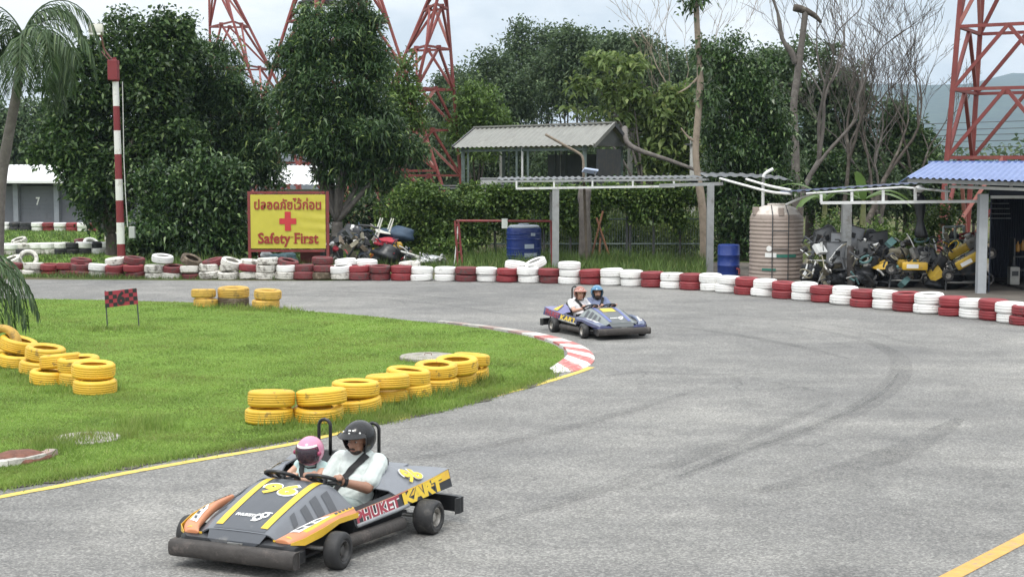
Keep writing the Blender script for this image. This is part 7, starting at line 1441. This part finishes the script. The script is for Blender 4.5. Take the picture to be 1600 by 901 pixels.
blobby('rag_bundle', 415, 402, 44.8, (.25, .3, .2), mat('grey_tarp', (0.25, 0.27, 0.28), 0.7, 0.25, 6, 0.3, 15), 'grey bundle on the ground under the sign left part', 'cloth', 0.1, 19)
def panel(u, v, Y, w, h, m, rot, lab, name='body_panel', cat='panel', curve=.25, group=SG):
    mb = MB(); n = 6; rows = []
    for i in range(n + 1): t = i / n - .5; rows.append([(w * t, curve * w * (t * t) * 4 * .3, -h / 2 * (1 - .3 * t)), (w * t, curve * w * t * t * 1.2 - .05, h / 2 * (1 + .2 * t))])
    mb.loft(rows, False, False); o = solid(mb, name, m, None, .012); o.location = P(u, v, Y); o.rotation_euler = rot
    part(o, 'stiffener', dark_st, lambda mb: mb.tube([(-w * .4, .04, 0), (w * .4, .04, 0)], .012, 6)); return tag(o, lab, cat, group)
pk_ = mat('scrap_khaki', (0.24, 0.22, 0.16), 0.7, 0.25, 8, dirt=(0.1, 0.09, 0.07), damt=0.3)
panel(545, 392, 43.9, .50, .22, pk_, (.3, .9, .5), 'khaki scrap panel leaning left in the scrap heap'); panel(536, 384, 43.9, .2, .18, white_dec, (.1, .6, .3), 'small white panel at the left of the scrap heap'); panel(548, 368, 44.2, .28, .22, pk_, (.2, .3, .2), 'pale rounded panel on the left of the scrap')
panel(584, 394, 43.6, .18, .22, yel_dec, (.1, .4, .3), 'yellow panel among the black sacks'); panel(583, 400, 43.55, .16, .14, gloss('scrap_orange', (0.5, 0.16, 0.05)), (.2, .2, .1), 'orange panel below the yellow one in the scrap'); panel(568, 376, 44.1, .26, .12, white_dec, (.3, -.7, .2), 'white scrap shard across the heap'); panel(587, 369, 44.3, .34, .14, white_st, (.3, -1.0, .2), 'bent white scrap plate under the upturned chair')
panel(564, 384, 44.0, .22, .14, steel, (.2, .3, .8), 'grey metal plate in the left of the scrap heap'); panel(572, 391, 43.8, .4, .12, wood_m, (.1, .75, .1), 'brown board slanting across the scrap heap'); panel(485, 402, 44.3, .6, .42, mat('dark_red_board', (0.14, 0.03, 0.03), 0.7, 0.2, 5), (0, 0, 0), 'dark red board behind the sign right post', curve=0.0)
panel(518, 398, 44.6, .7, .6, dark_st, (0, .05, .1), 'dark flat board at the left end of the scrap heap', curve=0.0); panel(528, 378, 44.8, .6, .35, dark_st, (0, .1, .2), 'dark plate propped by the tree trunk', curve=.1)
blobby('white_bundle', 552, 357, 44.6, (.10, .1, .12), white_dec, 'small white round object on top of the scrap heap', 'bundle', 0, 23, 2)
# upturned white plastic chair
p = P(598, 362, 44.4); ch = empty('plastic_chair', p, .3, 'white plastic chair lying upturned on the scrap heap', 'chair', SG); wpl = mat('white_plastic', (0.62, 0.62, 0.56), 0.5, 0.08, 6, dirt=(0.3, 0.28, 0.22), damt=0.3)
part(ch, 'seat', wpl, lambda mb: mb.bbox((0, 0, 0), (.42, .40, .03), .012, (.2, .15, 0)))
for x, y, l in ((-.17, -.15, .42), (.17, -.15, .40), (-.17, .15, .42), (.17, .15, .40)): part(ch, 'leg', wpl, lambda mb: mb.tube([(x, y, 0), (x + .14, y, l)], [.03, .018], 6))
part(ch, 'backrest', wpl, lambda mb: mb.bbox((-.2, 0, -.18), (.04, .40, .36), .015, (0, .3, 0)))
for i, (a, b, lab) in enumerate((((622, 392), (678, 411), 'long grey pole sloping right out of the scrap heap'), ((630, 394), (668, 412), 'grey pole beside the long sloping one'), ((560, 352), (590, 356), 'dark tube across the top of the scrap heap'), ((545, 400), (566, 372), 'dark bent tube at the left of the scrap'))):
    o = MB().tube(smoothpath([P(*a, 43.6 + .1 * i), P((a[0] + b[0]) / 2, (a[1] + b[1]) / 2 - 1.5, 43.5), P(*b, 43.3)], 4), .045 if i < 2 else .03, 8).build('scrap_tube', steel if i < 2 else dark_st, None, True); tag(o, lab, 'pipe', SG)
blobby('silver_bundle', 672, 406, 43.3, (.38, .2, .13), mat('silver_sheet', (0.38, 0.39, 0.40), 0.35, 0.25, 9, 0.4, 18, metal=.4), 'crumpled silver sheet at the right foot of the scrap', 'sheet', -.2, 31); blobby('white_bundle', 655, 409, 43.0, (.2, .15, .08), white_dec, 'crumpled white sheet on the ground before the gate leg', 'sheet', 0, 33, 2)

# stripped karts and gear under the lean-to
def sprint(name, loc, rot, label, m1, stand=True):
    k = empty(name, loc, 0, label, 'kart', 'stored karts'); k.rotation_euler = rot
    for s_ in (-1, 1): part(k, 'side_rail', dark_st, lambda mb: mb.tube(smoothpath([(-.7, s_ * .30, 0), (-.2, s_ * .33, 0), (.3, s_ * .28, .0), (.75, s_ * .22, .02)], 4), .018, 6))
    for x in (-.6, -.2, .25, .6): part(k, 'cross_tube', dark_st, lambda mb: mb.tube([(x, -.30, 0), (x, .30, 0)], .016, 6))
    for x, y in ((.55, .5), (.55, -.5), (-.55, .55), (-.55, -.55)):
        w = empty('wheel', (x, y, .03)); w.parent = k; part(w, 'tyre', rubber, lambda mb: mb.lathe([(.07, -.06), (.09, -.07), (.125, -.07), (.135, -.05), (.135, .05), (.125, .07), (.09, .07), (.07, .06)], 20, rot=(R(90), 0, 0), closed=True), True, 40); part(w, 'rim', rim_m, lambda mb: mb.lathe([(.07, -.05), (.07, .05), (.03, .02), (.0001, .02)], 14, rot=(R(90), 0, 0)), True, 40)
    for x in (.55, -.55): part(k, 'axle', steel, lambda mb: mb.tube([(x, -.5, .03), (x, .5, .03)], .014, 6))
    for s_ in (-1, 1): pd = part(k, 'side_pod', m1, lambda mb: mb.bbox((-.02, s_ * .46, .10), (.62, .16, .20), .05), True, 40); part(pd, 'pod_panel', white_dec, lambda mb: mb.box((.04, s_ * .545, .10), (.28, .006, .10)))
    part(k, 'front_fairing', m1, lambda mb: mb.loft([[(.62, -.40, .02), (.62, .40, .02), (.62, .36, .20), (.62, -.36, .20)], [(.86, -.36, .0), (.86, .36, .0), (.84, .30, .10), (.84, -.30, .10)], [(.95, -.2, .02), (.95, .2, .02), (.94, .18, .05), (.94, -.18, .05)]]), True, 40)
    part(k, 'nose_cone', black_p, lambda mb: mb.bbox((.50, 0, .26), (.26, .30, .22), .05, (0, .5, 0)), True, 40); part(k, 'seat', mat('grey_seat', (0.11, 0.114, 0.12), 0.5, 0.15, 6), lambda mb: mb.loft([[(-.05, -.16, .05), (-.05, .16, .05)], [(-.30, -.18, .06), (-.30, .18, .06)], [(-.45, -.17, .30), (-.45, .17, .30)], [(-.52, -.12, .48), (-.52, .12, .48)]], False, False))
    part(k, 'engine', steel, lambda mb: (mb.bbox((-.35, -.38, .18), (.26, .2, .26), .03), mb.bbox((-.35, -.38, .36), (.16, .14, .10), .02)), True, 40); part(k, 'steering_wheel', black_m, lambda mb: mb.tube([(.22 + .05 * math.sin(a), .13 * math.cos(a), .42 + .10 * math.sin(a)) for a in np.linspace(0, 6.283, 15)[:-1]], .013, 6, closed=True)); part(k, 'steering_column', dark_st, lambda mb: mb.tube([(.22, 0, .42), (.5, 0, .08)], .013, 6))
    return k
gy = gloss('kart_gold', (0.60, 0.38, 0.04))
pk = P(1424, 420, 36.4); sprint('stored_kart', pk, (0, 0, R(172)), 'yellow kart with a white side panel parked on a stand', gy)
pk = P(1508, 405, 35.6); sprint('stored_kart', pk, (R(-14), R(30), R(168)), 'black and yellow kart tilted nose up by the workshop post', gloss('kart_gold_black', (0.42, 0.28, 0.035)))
def stand(u, v, Y, w, lab):
    z = P(u, v, Y).z; b = P(u, v, Y); b.z = 0; s_ = empty('kart_stand', b, 0, lab, 'stand', 'kart stands')
    for x in (-w / 2, w / 2): part(s_, 'leg', dark_st, lambda mb: mb.tube([(x * 1.1, -.25, 0), (x, -.2, z - .05)], .025, 6)); part(s_, 'leg', dark_st, lambda mb: mb.tube([(x * 1.1, .25, 0), (x, .2, z - .05)], .025, 6))
    for y in (-.2, .2): part(s_, 'rail', dark_st, lambda mb: mb.tube([(-w / 2, y, z - .05), (w / 2, y, z - .05)], .025, 6)); part(s_, 'shelf_rail', steel, lambda mb: mb.tube([(-w / 2 * 1.1, y, .18), (w / 2 * 1.1, y, .18)], .025, 6))
stand(1424, 421, 36.4, 1.1, 'steel stand under the yellow parked kart'); stand(1505, 424, 35.7, .9, 'steel stand under the tilted kart')
# heap of grey seat shells
CG = 'clutter beside the workshop'
def shell(u, v, Y, s_, rot, lab, m=None):
    mb = MB(); rows = [[(s_ * .30 * math.cos(a) * (.9 + .1 * t), -s_ * .16 * math.sin(a) * (1.2 - t), s_ * (-.30 + .65 * t)) for a in np.linspace(0, math.pi, 9)] for t in np.linspace(0, 1, 6)]; mb.loft(rows, False, False)
    mb.loft([[(s_ * .30 * math.cos(a), -s_ * .19 * math.sin(a) - k * s_ * .14, -s_ * (.30 + .04 * k)) for a in np.linspace(0, math.pi, 9)] for k in (0, 1, 2)], False, False)
    o = solid(mb, 'seat_shell', m or MATS['grey_seat'], None, .012); o.location = P(u, v, Y); o.rotation_euler = rot; part(o, 'slot', black_p, lambda mb: mb.bbox((0, -s_ * .16, .05 * s_), (s_ * .14, .03, s_ * .16), .01)); part(o, 'rim', black_m, lambda mb: mb.tube([(s_ * .30 * math.cos(a), -s_ * .035 * math.sin(a), s_ * .35) for a in np.linspace(0, math.pi, 9)], .012, 6)); return tag(o, lab, 'seat', CG)
lg = mat('light_grey_seat', (0.21, 0.22, 0.235), 0.5, 0.15, 6, dirt=(0.12, 0.11, 0.1), damt=.3)
shell(1306, 396, 37.0, .86, (.2, 0, .1), 'front grey seat shell of the heap', lg); shell(1313, 381, 37.4, .82, (.1, .05, -.1), 'second grey seat shell leaning behind the front one', lg); shell(1334, 370, 37.7, .78, (-.1, .25, -.4), 'topmost grey seat shell tipped to the right', lg); shell(1300, 417, 36.8, .8, (1.1, 0, .1), 'khaki seat shell lying on its back under the heap', pk_); shell(1322, 362, 38.0, .6, (.3, 0, .3), 'small pale seat shell at the top of the heap', white_dec)
shell(1290, 372, 37.9, .8, (.1, -.3, .2), 'grey seat shell leaning left behind the heap', MATS['grey_seat']); shell(1352, 392, 37.2, .8, (.15, .1, -.2), 'dark grey seat shell right of the tall roller', MATS['grey_seat']); shell(1374, 380, 37.8, .85, (0, -.15, .1), 'grey seat shell hung before the rail', MATS['grey_seat'])
for u, v0, v1, Y, r_, m, lab in ((1330, 446, 386, 36.5, .095, foam, 'tall black foam roller standing before the grey seats'), (1341, 444, 392, 36.7, .06, black_m, 'thin black tube standing beside the tall roller')):
    a = P(u, v0, Y); a.z = 0; o = MB().tube([(0, 0, 0), (-.03, .05, (P(u, v1, Y).z))], [r_, r_ * .95], 14).build('foam_roller', m, None, True, 40); o.location = a; part(o, 'end_cap', dark_st, lambda mb: mb.lathe([(r_ * .7, 0), (r_ * .7, .03), (.0001, .035)], 12, (-.03, .05, P(u, v1, Y).z))); tag(o, lab, 'roller', CG)
def rack(pts, r_, m, lab, name='tube_frame', cat='frame', Y=36.8):
    a = P(*pts[0][0], Y); b = Vector((a.x, Y, 0)); t = empty(name, b, 0, lab, cat, CG)
    for p_, q_ in pts: part(t, 'tube', m, lambda mb: mb.tube([P(*p_, Y) - b, P(*q_, Y + .25) - b], r_, 6))
rack([((1256, 434), (1263, 407)), ((1263, 407), (1288, 407)), ((1268, 432), (1275, 407)), ((1254, 434), (1278, 433)), ((1288, 407), (1300, 410))], .022, white_st, 'white tube frame leaning beside the beige tank', Y=37.0)
rack([((1476, 395), (1474, 355)), ((1474, 355), (1506, 353)), ((1506, 353), (1507, 394)), ((1475, 375), (1507, 374)), ((1492, 354), (1493, 390))], .035, mat('pale_frame', (0.42, 0.48, 0.46), 0.6, 0.1), 'pale window frame rack behind the tilted kart', Y=37.2)
rack([((1250, 394), (1440, 393.5)), ((1262, 380), (1290, 376))], .03, mat('pale_rail', (0.5, 0.52, 0.48), 0.6, 0.1), 'pale horizontal rail across the back of the lean-to', Y=39.3)
rack([((1500, 366), (1537, 364)), ((1500, 372), (1537, 371)), ((1516, 390), (1537, 389))], .04, tower_m, 'red cross rails behind the workshop post', Y=36.4)
rack([((1258, 440), (1275, 370)), ((1268, 400), (1290, 362)), ((1345, 440), (1352, 380)), ((1362, 440), (1356, 404)), ((1378, 446), (1380, 405)), ((1352, 440), (1375, 445))], .03, dark_st, 'dark steel racking behind the grey seats', Y=37.6)
blobby('engine_block', 1365, 412, 37.2, (.30, .3, .34), mat('oily_metal', (0.03, 0.032, 0.036), 0.4, 0.4, 12, 0.6, 14, metal=.5), 'oily engine block on the racking right of the seats', 'engine', .3, 41, group=CG); blobby('engine_block', 1385, 400, 37.6, (.26, .25, .28), MATS['oily_metal'], 'second oily engine under the rail', 'engine', .7, 43, group=CG)
blobby('dark_cover', 1290, 378, 38.2, (.35, .3, .42), MATS['dark_grey_cover'], 'dark cover hanging behind the seat shells', 'cover', .2, 45, group=CG); blobby('dark_cover', 1360, 385, 38.0, (.34, .3, .4), MATS['dark_grey_cover'], 'dark covered gear right of the topmost seat', 'cover', .5, 47, group=CG); blobby('engine_block', 1318, 434, 36.9, (.42, .3, .24), MATS['oily_metal'], 'dark gear heap on the ground under the seats', 'engine', .1, 49, group=CG)
blobby('engine_block', 1350, 432, 36.7, (.40, .3, .26), MATS['oily_metal'], 'dark gear heap right of the tall roller', 'engine', .4, 57, group=CG); blobby('engine_block', 1270, 428, 37.4, (.34, .3, .3), MATS['oily_metal'], 'dark gear behind the white tube frame', 'engine', .9, 59, group=CG); blobby('dark_cover', 1445, 402, 37.6, (.4, .3, .3), MATS['dark_grey_cover'], 'dark cover between the two stored karts', 'cover', .3, 61, group=CG); blobby('dark_cover', 1520, 425, 36.2, (.32, .3, .38), MATS['dark_grey_cover'], 'dark cover at the foot of the workshop post', 'cover', .3, 63, group=CG)
blobby('engine_block', 1480, 440, 36.0, (.5, .3, .22), MATS['oily_metal'], 'dark gear on the ground under the tilted kart', 'engine', .1, 51, group=CG); blobby('engine_block', 1400, 442, 36.6, (.6, .3, .2), MATS['oily_metal'], 'dark gear on the ground below the yellow parked kart', 'engine', .1, 53, group=CG); blobby('rag_bundle', 1405, 396, 37.2, (.28, .2, .16), pk_, 'khaki covered engine on the yellow parked kart', 'cover', .1, 55, group=CG)
panel(1352, 372, 38.0, .55, .3, mat('brown_board', (0.25, 0.17, 0.09), 0.8, 0.2), (.2, .3, -.2), 'brown board propped behind the seat heap', group=CG); panel(1350, 437, 36.6, .4, .26, steel, (.9, .1, .2), 'grey plate lying at the foot of the racking', group=CG); panel(1352, 415, 36.8, .1, .4, white_dec, (0, .1, 0), 'white strip standing in the racking', group=CG, curve=0)
for i, (u, v, Y, t_, lab) in enumerate(((1388, 416, 36.2, (R(85), 0), 'bare black kart tyre left of the yellow parked kart'), (1465, 418, 35.9, (R(85), .3), 'bare black kart tyre between the stored karts'), (1549 - 6, 436, 35.2, (R(80), .9), 'black tyre leaning on the workshop post'))): o = tyre(P(u, v, Y), 'K', lab, CG, .52, t_, False, 1.2)
# small loose parts too many and too small to tell apart
def litter(name, n, box, Y0, Y1, pal, lab, smin, smax, seed, ztop=None):
    rr = random.Random(seed); mb = MB()
    for _ in range(n):
        u = rr.uniform(box[0], box[1]); t = (u - box[0]) / (box[1] - box[0]); h = 1.0 if ztop is None else ztop(t); v = box[3] - (box[3] - box[2]) * h * rr.random() ** 1.3; p = P(u, v, rr.uniform(Y0, Y1)); p.z = max(p.z, .03); mb.mi = rr.choice(range(len(pal))); s_ = rr.uniform(smin, smax); e = (rr.uniform(-1.2, 1.2), rr.uniform(-1.2, 1.2), rr.uniform(0, 3)); k = rr.random()
        if k < .4: mb.box(p, (s_, s_ * rr.uniform(.3, .9), s_ * rr.uniform(.08, .5)), e)
        elif k < .75: d = Euler(e).to_matrix() @ Vector((s_ * 1.4, 0, 0)); mb.tube([p - d / 2, p + Vector((0, 0, s_ * .1)), p + d / 2], rr.uniform(.010, .024), 6)
        elif k < .9: mb.tube([p + Euler(e).to_matrix() @ Vector((math.cos(a) * s_ * .5, math.sin(a) * s_ * .5, 0)) for a in np.linspace(0, 6.283, 11)[:-1]], rr.uniform(.012, .03), 6, closed=True)
        else: mb.lathe([(s_ * .3, -s_ * .2), (s_ * .34, 0), (s_ * .3, s_ * .2), (.001, s_ * .22)], 10, p, e)
    o = mb.build(name, pal, None, False); return tag(o, lab, 'scrap', kind='stuff')
litter('loose_scrap', 130, (512, 640, 350, 412), 43.3, 44.9, [dark_st, black_p, pk_, white_dec, steel, dark_st, black_p, MATS['dark_grey_cover'], cov, wood_m, MATS['oily_metal'], MATS['red_rag']], 'jumble of small broken parts filling the scrap heap', .08, .34, 71, lambda t: .45 + .55 * math.sin(math.pi * min(1, t * 1.1)))
litter('loose_scrap', 40, (630, 700, 400, 414), 42.9, 43.8, [steel, MATS['silver_sheet'], white_dec, dark_st], 'thin scatter of metal scrap at the right foot of the heap', .08, .30, 72)
litter('loose_parts', 330, (1256, 1532, 372, 447), 35.9, 38.2, [dark_st, black_p, MATS['oily_metal'], steel, dark_st, black_p, white_st, rubber, pk_, mat('faded_teal', (0.08, 0.16, 0.16), 0.7), yel_dec], 'jumble of small kart parts filling the workshop lean-to', .07, .36, 73)
# black hanging glove bag and pale box
p = P(1437, 300, 36.0); hb = empty('hanging_bag', p, 0, 'black boot shaped bag hanging from the lean-to truss', 'bag'); part(hb, 'bag', sack, lambda mb: mb.loft([[(math.cos(a) * w_ + x, math.sin(a) * w_ * .6, z) for a in np.linspace(0, 6.283, 13)[:-1]] for x, z, w_ in ((0, -.02, .05), (0, -.12, .13), (.02, -.40, .14), (.03, -.70, .08), (.04, -.90, .13), (.06, -1.05, .17), (.08, -1.12, .14))]), True); part(hb, 'cap', white_dec, lambda mb: mb.ball((0, 0, .08), (.12, .1, .1), 12, 8), True); part(hb, 'cord', black_m, lambda mb: mb.tube([(0, 0, .15), (0, 0, .35)], .01, 5))
p = P(1583, 450, 36.5); p.z = .06; bx = empty('pump_box', p, 0, 'small pale machine box inside the dark workshop bay', 'box'); part(bx, 'case', mat('pale_case', (0.34, 0.34, 0.32), 0.6, 0.15), lambda mb: mb.bbox((0, 0, .22), (.24, .24, .44), .02)); part(bx, 'panel', dark_st, lambda mb: mb.box((0, -.125, .28), (.16, .01, .12))); part(bx, 'nozzle', dark_st, lambda mb: mb.tube([(0, 0, .44), (0, 0, .70)], [.05, .03], 8))
for i, (u, v, lab) in enumerate(((1590, 393, 'orange bottle on the workshop shelf, left one'), (1598, 391, 'amber bottle on the workshop shelf, right one'))): o = MB().lathe([(.05, 0), (.055, .02), (.055, .16), (.02, .21), (.02, .25), (.0001, .26)], 14).build('bottle', mat('amber_plastic', (0.40, 0.2, 0.04), 0.4), None, True, 40); o.location = P(u, v, 36.6); part(o, 'cap', dark_st, lambda mb: mb.lathe([(.024, .25), (.024, .28), (.0001, .285)], 10)); tag(o, lab, 'bottle', 'bottles in the workshop')
o = empty('shelf', Vector((P(1595, 398, 36.6).x, 36.6, 0)), 0, 'dark shelf rack inside the workshop bay', 'shelf'); zs_ = P(1595, 400, 36.6).z
for z in (.4, zs_ - .02): part(o, 'board', dark_st, lambda mb: mb.box((.25, .1, z), (.9, .35, .03)))
for x in (-.18, .68): part(o, 'upright', dark_st, lambda mb: mb.box((x, .1, .6), (.04, .35, 1.2)))
# leaning rusty bars by the fence, stump
for a, b, lab in (((922, 400), (942, 330), 'rusty bar leaning on the fence, tilting right'), ((955, 395), (932, 340), 'rusty bar crossing behind the leaning one'), ((936, 400), (938, 372), 'short rusty stake by the leaning bars')):
    p_, q_ = P(*a, 46.3), P(*b, 46.7); p_.z = max(0, p_.z) * 0; o = MB().tube([p_, q_], .035, 6).build('rusty_bar', MATS['rusty_steel'], None); tag(o, lab, 'bar', 'bars by the fence')
p = P(913, 405, 46.0); p.z = 0; stp = empty('dead_stump', p, 0, 'grey dead tree stump behind the canopy posts', 'stump'); part(stp, 'trunk', bark_g, lambda mb: mb.tube(smoothpath([(0, 0, -.1), (.03, 0, .8), (.0, 0, 1.6), (.06, 0, 2.3)], 5), [.22 - .004 * i for i in range(16)], 10), True); part(stp, 'limb', bark_g, lambda mb: mb.tube([(0, 0, 1.4), (-.15, .1, 2.0), (-.12, .1, 2.4)], [.09, .07, .05], 7), True)
# concrete posts and overhead wires
cp_ = mat('concrete_post_pale', (0.40, 0.40, 0.38), 0.8, 0.15, 5)
for u, v, Y, h, lab in ((985, 188, 58, .2, 'pale concrete post right of the hut gable'), (1082, 213, 55, .2, 'pale concrete post beside the tall slim trunk'), (783, 170, 68, .16, 'thin pale pole above the hut ridge')):
    t_ = P(u, v, Y); o = empty('utility_post', (t_.x, Y, 0), 0, lab, 'post', 'utility posts'); part(o, 'post', cp_, lambda mb: mb.box((0, 0, t_.z / 2), (h, h, t_.z), taper=.85)); part(o, 'cross_arm', dark_st, lambda mb: mb.box((0, -.12, t_.z - .3), (.6, .06, .06)))
for i, (v0, v1) in enumerate(((196, 188), (205, 199), (213, 208), (222, 218), (231, 228))):
    pts = [P(1150, v0 + 8, 150), P(1380, (v0 + v1) / 2 + 4, 150), P(1640, v1, 150), P(1900, v1 - 6, 150)]; o = MB().tube(smoothpath(pts, 6), .035, 4).build('overhead_wire', dark_st, None); tag(o, f'{ORD[i]} overhead wire from the top, before the hills', 'wire', 'overhead wires')
for i, (a, m_, b) in enumerate((((560, 284), (700, 291), (810, 288)), ((560, 290), (690, 295), (800, 293)))): o = MB().tube(smoothpath([P(*a, 50), P(*m_, 49), P(*b, 48)], 6), .045, 5).build('overhead_wire', dark_st, None); tag(o, ['upper', 'lower'][i] + ' dark cable bundle left of the hut', 'wire', 'overhead wires')

# ------------------------------------------------------------------ the damp air of the valley
def haze():
    m = bpy.data.materials.new('valley_haze'); m.use_nodes = True; nd, lk = m.node_tree.nodes, m.node_tree.links; nd.clear(); out = nd.new('ShaderNodeOutputMaterial'); v = nd.new('ShaderNodeVolumePrincipled')
    v.inputs['Color'].default_value = (0.62, 0.78, 0.95, 1); v.inputs['Density'].default_value = 0.00017; v.inputs['Anisotropy'].default_value = 0.0; lk.new(v.outputs[0], out.inputs['Volume'])
    o = MB().box((1800, 2560, 138), (12400, 5200, 284)).build('haze', m); tag(o, 'thin bluish haze over the far hills', 'haze', kind='stuff'); return o
haze()
